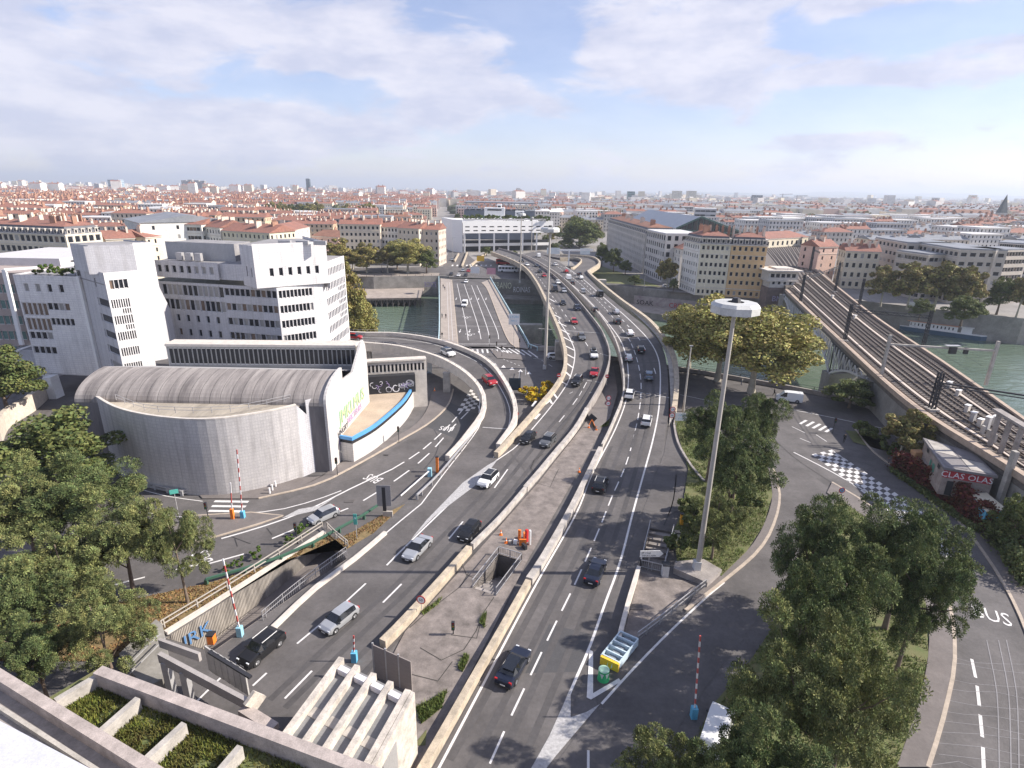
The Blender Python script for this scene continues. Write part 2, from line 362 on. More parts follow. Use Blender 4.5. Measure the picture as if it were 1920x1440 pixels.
for a, b_ in zip(FB, FB[1:]): mb.face([(a[0], a[1], -12), (b_[0], b_[1], -12), (b_[0], b_[1], -.03), (a[0], a[1], -.03)])
struct('far_quay_wall', mb, QW)
LQ = mat('low_quay_paving', (.33, .28, .24), .9, .25, .3)
mb = MB(); a = [P(640, 556, -6), P(785, 557, -6), P(792, 551, -6)]; c = Vector(FB[5] + (0,)); d = Vector(FB[2] + (0,))
PL = [P(640, 560, -6), P(788, 558, -6), P(795, 540, -6), Vector((-44, 290, 0)), Vector((-110, 298, 0))]
mb.prism([tuple(p)[:2] for p in PL], -6.8, -6); struct('low_quay', mb, LQ)
p0, p1 = PL[0], PL[1]; mb = MB()
for k in range(15):
    q = p0.lerp(p1, k / 14); q1 = p0.lerp(p1, (k + 1) / 14)
    mb.bar((q.x, q.y - .2, -12), (q.x, q.y - .2, -6.1), .45)
    if k < 14:
        mid = q.lerp(q1, .5); mb.bar((q.x, q.y - .1, -9.8), (mid.x, mid.y - .1, -7), .25); mb.bar((mid.x, mid.y - .1, -7), (q1.x, q1.y - .1, -9.8), .25)
mb.bar((p0.x, p0.y - .25, -6.5), (p1.x, p1.y - .25, -6.5), .5, .9)
mb.build('timber_jetty', mat('old_timber', (.13, .11, .10), .9, .3, 1), label='dark timber jetty with crossed braces below the far left quay', cat='jetty')
mb = MB(); TQ = [P(930, 566, -9.0), P(1030, 567, -9.0), Vector((20, 282, 0)), Vector((-8, 285, 0))]; mb.prism([tuple(p)[:2] for p in TQ], -12, -7.6); struct('low_quay_step', mb, QW)
T2 = [P(1120, 566, -6), P(1170, 575, -6), P(1230, 583, -6), P(1300, 592, -6), P(1420, 602, -6), (103.3, 240.5), (85, 250.5), (69, 258.5), (47, 271)]
T2 = [tuple(p)[:2] for p in T2]; mb = MB(); mb.prism(T2, -12, -7.2, 1, 0); struct('terrace', mb, [LQ, QW])
mb = MB(); mb.flat([tuple(P(*p, -7.19))[:2] for p in [(1180, 565), (1225, 572), (1330, 580), (1330, 572), (1240, 562), (1170, 556)]], -7.16); mb.build('terrace_grass', GRASS, kind='stuff')
mb = MB(); T3 = [tuple(P(*p, -7.5))[:2] for p in [(1560, 588), (1700, 603), (1850, 613), (1925, 622)]] + [(420, 150), (600, 95), (605, 105), (332, 217)] + [tuple(P(*p))[:2] for p in [(1920, 596.5), (1760, 579.5), (1650, 567.5), (1560, 555.5)]]; mb.prism(T3, -12, -7.5, 1, 0); struct('far_low_quay', mb, [mat('quay_track', (.14, .13, .12), .9), QW])
hm = mat('distant_hill', (.09, .12, .10), .95, .3, .0006, col2=(.16, .17, .16))
mb = MB()
for (x0, x1, y, hh, sd_) in [(-15000, 2500, 15500, 26, 1), (1500, 15800, 13500, 115, 5), (5200, 15900, 10500, 60, 9), (6500, 15900, 15800, 190, 3)]:
    n = 90; r1, r2 = [], []
    for k in range(n + 1):
        x = x0 + (x1 - x0) * k / n; e = min(1, k / 14, (n - k) / 4 + .3); h = hh * e * (.55 + .5 * noise.noise(Vector((x * .0004, sd_, 0))) + .12 * noise.noise(Vector((x * .003, sd_, 2))))
        r1.append((x, y - 700, -1)); r2.append((x, y, max(0, h)))
    for k in range(n): mb.face((r1[k], r1[k + 1], r2[k + 1], r2[k])); mb.face((r2[k], r2[k + 1], (r2[k + 1][0], y + 900, -1), (r2[k][0], y + 900, -1)))
struct('hills', mb, hm)
def road(name, l, r, dz=0, m=ASPH, thick=None):
    mb = MB(); L_, R_ = band(mb, l, r, dz, 0, zC if name == 'ramp_road' else (zA if thick else None))
    if thick:
        for k in range(NB):
            if min(L_[k].z, L_[k + 1].z) > .4:
                lo = Vector((0, 0, -thick))
                mb.face((L_[k], L_[k + 1], L_[k + 1] + lo, L_[k] + lo)); mb.face((R_[k + 1], R_[k], R_[k] + lo, R_[k + 1] + lo)); mb.face((L_[k] + lo, L_[k + 1] + lo, R_[k + 1] + lo, R_[k] + lo))
    struct(name, mb, m)
A_l = line([(922, 475), (960, 490), (985, 505), (1005, 530), (1025, 570), (1045, 615), (1055, 645), (1060, 668), (1058, 700), (1040, 733), (1015, 763), (970, 815), (950, 838)], zA)
A_r = line([(935, 467), (975, 480), (1020, 505), (1060, 540), (1112, 602), (1135, 640), (1143, 672), (1136, 705), (1123, 732), (1100, 772), (1080, 807), (1010, 893), (940, 975), (835, 1088), (760, 1172), (690, 1245), (600, 1335), (480, 1460)], zA)
B_l = line([(975, 477), (1007, 492), (1050, 520), (1085, 552), (1122, 592), (1150, 635), (1165, 682), (1170, 740), (1150, 795), (1072, 960), (1010, 1080), (920, 1240), (820, 1425), (760, 1530)], zA)
B_r = line([(1000, 472), (1040, 487), (1068, 503), (1098, 513), (1120, 538), (1155, 568), (1203, 606), (1236, 640), (1250, 682), (1254, 755), (1250, 800), (1240, 850), (1180, 1000)], zA)
B_r2 = line([(1212, 870), (1187, 960), (1160, 1070), (1110, 1220), (1060, 1345), (1010, 1470)], zA)
C_o = line([(500, 612), (657, 628), (740, 630), (815, 641), (877, 661), (920, 686), (948, 722), (963, 752), (968, 780), (962, 803), (948, 822), (930, 848)], zC)
C_i = line([(500, 626), (657, 646), (740, 654), (802, 669), (852, 691), (888, 719), (906, 749), (904, 780), (880, 815), (835, 868), (785, 940), (722, 995), (655, 1045), (580, 1100), (512, 1165), (420, 1262), (300, 1380)], zC)
road('highway_towards', A_l, line([(935, 467), (975, 480), (1020, 505), (1060, 540), (1112, 602), (1135, 640), (1143, 672), (1136, 705), (1123, 732), (1100, 772), (1080, 807), (1045, 850), (1000, 905)], zA), 0, ASPH, 1.3)
road('highway_away', B_l, line([(1000, 472), (1040, 487), (1068, 503), (1098, 513), (1120, 538), (1155, 568), (1203, 606), (1236, 640), (1250, 682), (1254, 755), (1250, 800), (1235, 870), (1187, 1000), (1110, 1230), (1010, 1470)], zA), .004, ASPH, 1.3)
road('ramp_road', line([(500, 626), (657, 646), (740, 654), (802, 669), (852, 691), (888, 719), (906, 749), (904, 780), (880, 815), (840, 862)], zC), C_o, .004, ASPH, 1.1)
road('highway_merge', line([(880, 815), (835, 868), (785, 940), (722, 995), (655, 1045), (580, 1100), (512, 1165), (420, 1262), (300, 1380)], Z0), line([(955, 815), (935, 850), (975, 930), (940, 975), (835, 1088), (760, 1172), (690, 1245), (600, 1335), (480, 1460)], Z0), .008, ASPH)
S_l = line([(1280, 640), (1284, 700)], Z0)
E_l = line([(1010, 1475), (1120, 1330), (1250, 1190), (1350, 1095), (1420, 1035), (1450, 985), (1462, 930), (1450, 880), (1420, 830), (1380, 790)], Z0)
E_r = line([(1200, 1475), (1330, 1280), (1400, 1190), (1440, 1120), (1490, 1020), (1525, 960), (1560, 925), (1540, 905), (1480, 860), (1430, 820)], Z0)
road('slip_road', E_l, E_r, .006, ASPH)
mb = MB(); mb.flat([P(*p) for p in [(1255, 790), (1245, 850), (1190, 1000), (1108, 1230), (1120, 1330), (1190, 1240), (1175, 1150), (1195, 1060), (1215, 985), (1275, 955), (1290, 880)]], .012); struct('shoulder', mb, ASPH)
Q_l = line([(1262, 700), (1330, 718), (1420, 738), (1560, 768), (1650, 792), (1700, 810)])
F_l = line([(1425, 790), (1480, 850), (1560, 905), (1640, 955), (1720, 1030), (1775, 1120), (1790, 1230), (1770, 1340), (1740, 1440), (1720, 1480)])
F_r = line([(1600, 800), (1640, 850), (1720, 905), (1800, 980), (1860, 1060), (1905, 1140), (1945, 1240), (1975, 1480)])
road('bus_road', F_l, F_r, .005, ASPH2)
mb = MB(); mb.flat([P(*p) for p in [(1262, 705), (1262, 740), (1340, 790), (1425, 800), (1480, 850), (1640, 870), (1600, 812), (1560, 800), (1700, 835), (1820, 870), (1860, 830), (1700, 790), (1640, 772), (1560, 750), (1400, 722)]], .002); struct('quay_street', mb, ASPH)
D_l = line([(880, 660), (862, 700), (850, 735), (838, 765), (807, 797), (752, 832), (660, 885), (590, 920), (485, 945), (440, 960)])
D_l2 = line([(440, 985), (365, 1022), (240, 1058), (0, 1108), (-200, 1150)])
D_r = line([(990, 680), (950, 720), (915, 760), (890, 810), (825, 870), (765, 935), (715, 965), (660, 1000), (560, 1045), (390, 1095), (200, 1140), (-200, 1230)])
road('left_street', line([(880, 660), (862, 700), (850, 735), (838, 765), (807, 797), (752, 832), (660, 885), (590, 920), (485, 950), (365, 1022), (240, 1058), (0, 1108), (-200, 1150)]), D_r, .005, ASPH)
W_r = line([(60, 800), (105, 770), (150, 738), (185, 715)])
road('curving_street', line([(120, 690), (95, 745), (70, 790), (60, 850), (90, 920), (160, 970), (250, 1000), (380, 1000), (470, 975)]), line([(190, 700), (170, 770), (168, 830), (205, 885), (280, 925), (370, 935), (420, 935), (520, 930), (600, 905)]), .009, ASPH2)
mb = MB(); mb.flat([P(*p) for p in [(365, 968), (470, 962), (530, 968), (480, 985), (368, 1018)]], .13); mb.flat([P(*p) for p in [(100, 1000), (250, 1012), (365, 968), (368, 1018), (240, 1050), (0, 1095), (-100, 1040)]], .05)
struct('traffic_island', mb, PAVE)
mb = MB()
for pl in ([(365, 968), (470, 962), (530, 968), (480, 985), (368, 1018)],):
    pp = [P(*p) for p in pl]; mb.sweep(pp + [pp[0]], [(-.12, 0), (-.12, .16), (.12, .16), (.12, 0)])
struct('island_kerb', mb, KERB)
def pave(name, inner, outer, m=PAVE, h=.13, kerb=True):
    a, b_ = line(inner), line(outer); mb = MB(); band(mb, [p + Vector((0, 0, h)) for p in a], [p + Vector((0, 0, h)) for p in b_]); struct(name, mb, m)
    if kerb: mb = MB(); mb.sweep(a, [(-.16, 0), (-.16, h + .01), (.16, h + .01), (.16, 0)]); struct(name + '_kerb', mb, KERB)
pave('pavement', [(1440, 1), ] if 0 else [(850, 730), (840, 760), (807, 792), (752, 825), (660, 877), (590, 910), (485, 935)], [(810, 735), (800, 770), (775, 800), (740, 820), (640, 868), (600, 896), (560, 897), (390, 902), (380, 912), (470, 940)][:7])
mb = MB(); mb.flat([P(*p) for p in [(375, 915), (395, 903), (560, 897), (620, 893), (640, 888), (590, 910), (485, 936), (380, 936), (370, 925)]], .12); struct('forecourt', mb, PAVE)
pave('pavement', [(1600, 800), (1640, 850), (1720, 905), (1800, 980), (1860, 1060), (1905, 1140), (1945, 1240)], [(1640, 800), (1690, 850), (1780, 915), (1850, 980), (1900, 1040), (1950, 1120), (2000, 1240)])
pave('verge_pavement', [(1285, 1145), (1350, 1095), (1420, 1035), (1450, 985), (1462, 930), (1450, 880)], [(1300, 1120), (1340, 1085), (1400, 1035), (1432, 985), (1448, 930), (1440, 880)])
pave('verge_pavement', [(1740, 1440), (1770, 1340), (1790, 1230), (1775, 1120), (1720, 1030), (1640, 955), (1560, 905)], [(1680, 1440), (1715, 1340), (1740, 1230), (1735, 1130), (1690, 1050), (1620, 970), (1550, 925)])
def patch(name, pts, z, m, kind='structure'):
    mb = MB(); mb.flat([P(*p) for p in pts], z); return mb.build(name, m, kind=kind)
patch('grass', [(1262, 785), (1290, 775), (1380, 850), (1440, 880), (1448, 930), (1432, 985), (1400, 1035), (1352, 1082), (1318, 1058), (1270, 1060), (1262, 1000), (1280, 955), (1290, 880)], .14, GRASS, 'stuff')
patch('grass', [(1460, 1160), (1480, 1080), (1520, 1010), (1575, 935), (1620, 970), (1690, 1050), (1735, 1130), (1740, 1230), (1715, 1340), (1680, 1440), (1640, 1500), (1260, 1500), (1330, 1330), (1400, 1250)], .12, GRASS, 'stuff')
patch('grass', [(1585, 808), (1640, 812), (1670, 850), (1600, 830)], .13, GRASS, 'stuff')
patch('leaf_litter', [(1690, 835), (1760, 900), (1850, 975), (1905, 1050), (1980, 1150), (2100, 1150), (1950, 900), (1850, 800), (1740, 790)], .125, DRYG, 'stuff')
patch('leaf_litter', [(392, 1093), (560, 1043), (660, 998), (718, 965), (760, 945), (700, 1000), (650, 1030), (615, 1000), (300, 1195), (200, 1240), (40, 1240), (-60, 1240), (-200, 1232), (0, 1180), (200, 1135)], .03, DRYG, 'stuff')
patch('median_ground', [(1105, 790), (1095, 765), (1122, 738), (1140, 700), (1150, 690), (1158, 740), (1143, 790), (1120, 810)], .6, PAVE)
MEDM = mat('cracked_median_paving', (.20, .172, .155), .92, .4, .6, bump=.4, bscale=3)
mb = MB(); medo = [P(*p) for p in [(1100, 790), (1140, 785), (1085, 885), (985, 1060), (905, 1220), (780, 1460), (640, 1460), (700, 1300), (760, 1185), (850, 1085), (935, 990), (1010, 905)]]
holed(mb, medo, [PIT1], .10); struct('median_paving', mb, MEDM)
vo = mat('paving_crack', (.05, .045, .04), .95, 0); mb = MB()
for c in [[(770, 1175), (850, 1110), (880, 1075)], [(790, 1215), (845, 1240), (880, 1200), (925, 1120)], [(845, 1190), (900, 1200), (905, 1165)], [(775, 1262), (825, 1282), (850, 1240)], [(960, 940), (1000, 905), (998, 870), (1020, 850)], [(860, 1050), (880, 1085), (915, 1095)], [(1000, 905), (1030, 915), (1045, 880)]]:
    pth = resample([P(*q, .105) for q in c], .8)
    pth = [p + Vector((random.uniform(-.2, .2), random.uniform(-.2, .2), 0)) for p in pth]; stripe(mb, pth, .09, dz=.012)
struct('paving_crack', mb, vo)
for pl in [[(780, 1330), (838, 1298), (828, 1330), (790, 1360)], [(858, 1255), (872, 1225), (880, 1235), (868, 1262)], [(790, 1150), (830, 1120), (822, 1135), (795, 1155)], [(900, 1165), (912, 1150), (908, 1180)], [(1110, 792), (1145, 785), (1140, 800), (1112, 803)], [(775, 1400), (800, 1370), (798, 1400)]]:
    patch('grass', pl, .14, GRASS, 'stuff')
mk = MB(); mkw = MB()
def ln(pts, f=Z0, wd=.2, dash=None, gap=None, dz=.016, mb=mk, **k): stripe(mb, line(pts, f, 2.0), wd, dash, gap, dz, **k)
ln([(1047, 600), (1072, 642), (1078, 665), (1070, 705), (1050, 740), (1000, 802), (965, 840), (920, 872), (827, 960), (760, 1025), (725, 1060)], zA, .22)
ln([(940, 478), (990, 500), (1030, 548), (1075, 612), (1108, 660), (1110, 690), (1090, 735), (1055, 783), (1007, 838)], zA, .18, 3, 5)
ln([(933, 474), (972, 490), (1000, 520), (1035, 575), (1050, 600)], zA, .18, 3, 5)
ln([(955, 475), (1010, 505), (1055, 550), (1095, 600), (1128, 645), (1135, 675), (1128, 705), (1112, 735), (1095, 760)], zA, .15, 3, 5) if 0 else None
for a, b_ in [((820, 962), (794, 996)), ((952, 880), (927, 915)), ((868, 978), (842, 1010)), ((753, 1095), (718, 1130)), ((686, 1094), (650, 1127)), ((604, 1168), (557, 1207)), ((500, 1262), (474, 1286)), ((585, 1258), (534, 1310)), ((1027, 770), (1010, 795)), ((952, 830), (935, 845))][1:]:
    stripe(mk, [P(*a), P(*b_)], .2, dz=.02)
ln([(790, 945), (735, 990), (668, 1048), (598, 1100), (518, 1178), (430, 1255), (330, 1355)], Z0, .2, dz=.022)
ln([(896, 760), (903, 790), (872, 838), (835, 885), (790, 945)], zC, .18, dz=.02); ln([(657, 640), (740, 648), (800, 662), (850, 684), (882, 712), (899, 742), (898, 775)], zC, .15); ln([(657, 633), (740, 635), (815, 646), (874, 668), (915, 695), (938, 727), (953, 757), (957, 783), (948, 815), (925, 858)], zC, .15, dz=.02)
mkw.flat([P(*p) for p in [(933, 862), (915, 872), (868, 905), (800, 975), (770, 1012), (815, 968), (905, 900)]], .024)
stripe(mkw, [PF(905, 801, zC), PF(962, 805, zC)], .5, dz=.02)
for (a, b_) in [((1030, 560), (1040, 566)), ((1035, 588), (1052, 597)), ((1043, 603), (1062, 612)), ((1052, 618), (1068, 627)), ((1056, 632), (1075, 642)), ((1059, 648), (1077, 657)), ((1062, 664), (1077, 672)), ((1062, 681), (1075, 690)), ((1060, 697), (1070, 706)), ((1050, 714), (1064, 722)), ((1038, 738), (1045, 747)), ((1030, 748), (1035, 757))]:
    stripe(mk, [PF(*a, zA), PF(*b_, zA)], .45, dz=.02)
for (a, b_) in [((1022, 758), (1030, 752)), ((1012, 776), (1003, 786)), ((1005, 752), (998, 762)), ((985, 790), (977, 802))]:
    stripe(mk, [PF(*a, zA), PF(*b_, zA)], .5, dz=.02)
for c in [[(1068, 738), (1071, 742), (1074, 735)], [(1086, 742), (1091, 733)], [(1100, 738), (1102, 744), (1110, 736)]]: stripe(mk, [PF(*q, zA) for q in c], .12, dz=.02)
ln([(985, 480), (1025, 500), (1070, 532), (1112, 572), (1155, 625), (1172, 660), (1178, 700), (1175, 745), (1158, 795), (1112, 885), (1082, 960), (1010, 1087), (960, 1180), (905, 1285), (815, 1455)], zA, .22)
ln([(1004, 478), (1040, 497), (1085, 530), (1130, 573), (1170, 622), (1190, 660), (1200, 700), (1202, 735), (1196, 785), (1175, 867), (1148, 930), (1118, 1005), (1078, 1095), (1041, 1170), (1005, 1245), (955, 1350), (915, 1440), (900, 1475)], zA, .18, 3, 1.6)
ln([(1040, 492), (1075, 513), (1110, 545), (1150, 582), (1190, 625), (1212, 659), (1226, 690), (1234, 716)], zA, .2, 3, 4)
ln([(1060, 500), (1095, 525), (1130, 556), (1175, 595), (1212, 632), (1232, 665), (1238, 700), (1236, 760), (1226, 817), (1205, 895), (1187, 960), (1163, 1053), (1135, 1130), (1105, 1215), (1072, 1290), (1060, 1320), (1000, 1460)], zA, .26)
for seg in ([(1010, 616), (1130, 625)], [(1145, 630), (1212, 637)], [(1172, 730), (1255, 746)], [(1092, 712), (1125, 717)], [(1125, 663), (1143, 668)]): stripe(mkw, [PF(*q, zA) for q in seg], .3, dz=.02)
mkw.flat([P(*p) for p in [(1070, 1290), (1070, 1345), (1100, 1335), (1125, 1320), (1040, 1420), (1010, 1460), (985, 1460), (1030, 1380)]], .02)
mk.flat([P(*p) for p in [(1105, 1218), (1112, 1222), (1112, 1300), (1160, 1272), (1165, 1278), (1108, 1312), (1100, 1308)]], .024)
ln([(1128, 1320), (1180, 1262), (1250, 1190), (1330, 1115), (1358, 1092)], Z0, .22, dz=.02); stripe(mk, [P(1103, 1407), P(1103, 1445)], .2, dz=.02)
ln([(430, 965), (480, 962), (560, 945), (640, 915), (720, 882), (790, 845), (815, 825)], Z0, .25, dz=.02) if 0 else None
ln([(415, 1010), (500, 985), (580, 955), (660, 915), (735, 880)], Z0, .28); ln([(370, 970), (470, 962), (530, 955), (600, 935), (640, 920)], Z0, .2, dz=.02)
ln([(735, 880), (790, 845), (840, 800), (870, 765)], Z0, .25, 3, 1.2); ln([(510, 1010), (570, 985), (660, 950), (735, 905), (800, 855), (850, 800), (885, 765)], Z0, .25, 4, 2.6)
ln([(388, 1058), (450, 1042), (500, 1018), (520, 1010)], Z0, .25, 4, 2.5); ln([(384, 1055), (240, 1090), (120, 1120), (0, 1140)], Z0, .25, 3, 3)
ln([(255, 915), (310, 930), (380, 940)], Z0, .15, dz=.02); ln([(250, 958), (310, 966), (365, 972)], Z0, .15, dz=.02)
mkw.flat([P(*p) for p in [(528, 972), (560, 955), (600, 948), (640, 925), (590, 958)]], .03)
for k in range(4): a, b_ = [((402, 940), (466, 941)), ((397, 949), (461, 950)), ((391, 958), (455, 959)), ((386, 967), (450, 968))][k]; stripe(mk, [P(*a), P(*b_)], .5, dz=.022)
def checks(c0, c1, c2, c3, nu, nv, dz=.02):
    a, b_, c, d = [P(*q, dz) for q in (c0, c1, c2, c3)]
    for i in range(nu):
        for j in range(nv):
            if (i + j) % 2: continue
            f = lambda u, v: a.lerp(b_, u).lerp(d.lerp(c, u), v)
            mk.face((f(i / nu, j / nv), f((i + 1) / nu, j / nv), f((i + 1) / nu, (j + 1) / nv), f(i / nu, (j + 1) / nv)))
checks((857, 770), (888, 771), (905, 738), (882, 730), 4, 9)
checks((1522, 852), (1560, 843), (1725, 955), (1695, 980), 5, 24); checks((1695, 980), (1725, 955), (1788, 1038), (1763, 1066), 5, 12)
ln([(1488, 848), (1560, 885), (1640, 932), (1700, 970)], Z0, .25, dz=.02); ln([(1470, 765), (1560, 783), (1650, 802), (1700, 812)], Z0, .2, dz=.02)
for a, b_ in [((1500, 795), (1512, 788)), ((1512, 799), (1526, 791)), ((1524, 803), (1538, 795)), ((1536, 807), (1549, 799)), ((1548, 810), (1560, 803))]: stripe(mk, [P(*a), P(*b_)], .5, dz=.02)
for a, b_ in [((1485, 800), (1510, 812)), ((1500, 822), (1520, 830)), ((1530, 815), (1550, 828)), ((1560, 845), (1590, 865)), ((1250, 900), (1251, 901))][:4]: stripe(mk, [P(*a), P(*b_)], .15, dz=.02)
ln([(1822, 1236), (1832, 1285), (1838, 1345), (1843, 1400), (1845, 1460)], Z0, .25, 2.6, 1.1, dz=.02)
ln([(1275, 740), (1330, 752), (1400, 772), (1440, 778)], Z0, .15, dz=.02)
wt = MB()
for f, base, offs_ in ((zA, [(945, 480), (990, 503), (1030, 548), (1072, 612), (1095, 660), (1095, 700), (1070, 745), (1010, 815), (940, 900), (840, 1010), (750, 1105), (640, 1205), (520, 1320)], (-.9, .9, 2.7, 4.4)), (zA, [(1000, 484), (1040, 503), (1085, 535), (1130, 578), (1172, 625), (1195, 665), (1202, 705), (1195, 770), (1160, 880), (1115, 1000), (1050, 1140), (960, 1330), (900, 1450)], (-2.6, -.9, .9, 2.6))):
    bs = line(base, f)
    for o_ in offs_: stripe(wt, offs(bs, o_), .62, dz=.0125)
struct('wheel_track', wt, mat('worn_wheel_track', (.078, .072, .071), .75, .22, .2))
wt = MB(); wt.flat([PF(*p, zA) for p in [(1162, 643), (1224, 646), (1238, 680), (1168, 682)]], lambda p: zA(p[1]) + .0105); wt.flat([P(*p) for p in [(838, 752), (893, 776), (860, 825), (800, 800)]], .0125); wt.flat([P(*p) for p in [(1030, 1170), (1110, 1190), (1085, 1260), (985, 1262)]], .0105); struct('asphalt_patch', wt, ASPHN)
struct('road_marking', mk, WPAINT); struct('worn_marking', mkw, WPAINTO)
def roadtext(s, px, py, d, size, parent=None):
    c = P(px, py, .03); u = Vector((d[0], d[1], 0)).normalized(); v = Vector((-u.y, u.x, 0)); me = textmesh(s, size, .002, WPAINT)
    M = frameM(c, u, v); M = M @ Matrix.Diagonal((1, 1.6, 1, 1)); put('road_lettering', me, None, kind='structure', mw=M)
q = P(728, 895) - P(690, 905); roadtext('BUS', 708, 893, -(P(740, 885) - P(690, 912)).cross(Vector((0, 0, 1))), 1.7)
roadtext('BUS', 840, 800, -(P(862, 775) - P(835, 815)).cross(Vector((0, 0, 1))), 1.6)
roadtext('BUS', 395, 1040, -(P(430, 1030) - P(370, 1050)).cross(Vector((0, 0, 1))), 1.7)
roadtext('BUS', 1862, 1165, (P(1850, 1140) - P(1870, 1200)).cross(Vector((0, 0, 1))), 2.0)
TAR = mat('tar_seam', (.035, .033, .034), .6, 0); mb = MB()
for c in [[(1545 / 4 + 440 - 0, 600 + 735 / 4), (812, 800), (822, 822), (818, 850), (795, 880)], [(440, 1010), (430, 1020), (445, 1025)], [(560, 955), (590, 962)], [(425, 1003), (440, 1018), (470, 1020)], [(500, 990), (510, 1003)], [(1268, 890), (1262, 940), (1245, 985)], [(1380, 1010), (1300, 1120)]][:6]:
    stripe(mb, resample([P(*q) for q in c], 1), .14, dz=.012)
for k in range(11):
    y0 = 1225 + k * 21; pth = resample([P(1745 + random.uniform(-5, 15), y0, .013), P(1800, y0 + random.uniform(-8, 14), .013), P(1850, y0 + random.uniform(5, 20), .013), P(1935, y0 + random.uniform(15, 30), .013)], .9); stripe(mb, pth, .05, m=1)
for x in (1868, 1890, 1905): stripe(mb, resample([P(x - 18, 1200, .016), P(x, 1290, .016), P(x + 4, 1360, .016), P(x + 6, 1460, .016)], .9), .09, m=1)
mb.build('tar_seam', [TAR, mat('pale_seal', (.22, .21, .215), .7, .1)], kind='structure')
BW = [P(826, 520), P(826, 660)];
b_l = line([(824, 522), (824, 640), (822, 648)]); b_r = line([(918, 524), (928, 540), (985, 640), (990, 652)])
mb = MB(); L_, R_ = band(mb, b_l, b_r, .006)
lo = Vector((0, 0, -1.6))
for k in range(NB): mb.face((R_[k + 1], R_[k], R_[k] + lo, R_[k + 1] + lo)); mb.face((L_[k], L_[k + 1], L_[k + 1] + lo, L_[k] + lo)); mb.face((L_[k] + lo, L_[k + 1] + lo, R_[k + 1] + lo, R_[k] + lo))
struct('bridge_deck', mb, ASPH)
mb = MB()
for px_, py_ in ((905, 575), (955, 600)):
    q = P(px_ - 70, py_, 0); mb = MB(); mb.prism([(q.x, q.y), (q.x + 24, q.y + 1), (q.x + 24, q.y + 4), (q.x, q.y + 3)], -12, -1.6); mb.build('bridge_pier', CONC, label='concrete pier in the river beneath the low road bridge, %s one' % ('farther' if py_ == 575 else 'nearer'), cat='pier')
def kerbed(name, a, b_, m=PAVE): pave(name, a, b_, m)
pave('bridge_pavement', [(847, 525), (858, 640), (858, 656)], [(826, 522), (826, 640), (824, 655)], mat('bridge_footway', (.34, .29, .25), .9, .15, .4))
pave('bridge_pavement', [(903, 530), (915, 545), (948, 628), (968, 652)], [(918, 524), (928, 540), (983, 640), (988, 655)], MATS['bridge_footway'])
mk2 = MB()
for pts in ([(857, 532), (872, 600), (878, 638)], [(870, 532), (893, 600), (902, 636)], [(884, 535), (912, 610), (918, 645)], [(894, 535), (928, 610), (935, 636)]): stripe(mk2, line(pts), .2, dz=.014)
for pts in ([(838, 530), (842, 640)], [(843, 530), (849, 640)]): stripe(mk2, [q + Vector((0, 0, .14)) for q in line(pts)], .1, dz=.014)
stripe(mk2, [P(859, 645), P(950, 645)], .3, dz=.014); stripe(mk2, [P(855, 611), P(938, 612)], .15, dz=.012)
for x in range(8): stripe(mk2, [P(886 + x * 9, 655), P(887 + x * 9.3, 662)], .5, dz=.014)
for x in range(6): stripe(mk2, [P(930 + x * 12, 650 + x * 1.5), P(948 + x * 12, 660 + x * 2)], .45, dz=.014)
for cx, cy in [(855, 561), (883, 561), (897, 561), (911, 561), (862, 622), (880, 622), (898, 622)]:
    c = P(cx, cy, .016); mk2.face((c + Vector((-.35, .8, 0)), c + Vector((0, -1.6, 0)), c + Vector((.35, .8, 0)))); mk2.box((c.x, c.y + 2, .016), (.2, 3, .002))
for k in range(5): c = P(928 + k * 16, 683 + k * 4, .016); mk2.face((c + Vector((-.6, -1, 0)), c + Vector((.6, -1, 0)), c + Vector((0, 1.2, 0))))
ln([(930, 668), (955, 678), (975, 686)], Z0, .15, .8, .8, mb=mk2); ln([(1003, 668), (1040, 690)], Z0, .15, 2, 2, mb=mk2); stripe(mk2, [P(1000, 672), P(1042, 676)], .15, dz=.02)
struct('bridge_marking', mk2, WPAINT)
roadtext('"0"', 875, 597, (1, .05), 2.6); roadtext('"0"', 881, 630, (1, .05), 2.6)
patch('island', [(918, 655), (932, 672), (985, 676), (985, 668), (935, 660)], .14, PAVE)
BEIGE = mat('beige_parapet_concrete', (.44, .37, .28), .88, .3, .9, bump=.3, bscale=6, grain=.2)
GREYC = mat('grey_barrier_concrete', (.42, .385, .35), .88, .34, .9, grain=.2)
def parapet(name, pts, f, label, m=BEIGE, w=.9, h=1.0, o=0, skirt=0, cat='barrier', step=3.0):
    pth = line(pts, f, step); mb = MB(); a, b_ = o - w / 2, o + w / 2
    mb.sweep(pth, [(b_, -skirt), (b_, h), (a, h), (a, -skirt)])
    ob = mb.build(name, m, label=label, cat=cat); return ob, pth
Al = [(922, 475), (960, 490), (985, 505), (1005, 530), (1025, 570), (1045, 615), (1055, 645), (1060, 668), (1058, 700), (1040, 733), (1015, 763), (970, 815), (950, 838), (930, 858)]
o1, pA = parapet('viaduct_parapet', Al, zA, 'long beige concrete parapet on the left edge of the oncoming lanes', w=.8, h=1.0, o=0, skirt=1.25)
Ar = [(935, 467), (975, 480), (1020, 505), (1060, 540), (1112, 602), (1135, 640), (1143, 672), (1136, 705), (1123, 732), (1100, 772)]
parapet('viaduct_parapet', Ar, zA, 'dark-faced median parapet right of the oncoming flyover lanes', m=CONCD, w=.32, h=.95, skirt=1.2)
Ar2 = [(1100, 772), (1080, 807), (1045, 850), (1010, 893), (985, 922)]
parapet('median_barrier', Ar2, zA, 'pale concrete barrier with twin rails beside the oncoming lanes, nearest the road works', m=GREYC, w=.7, h=.9)
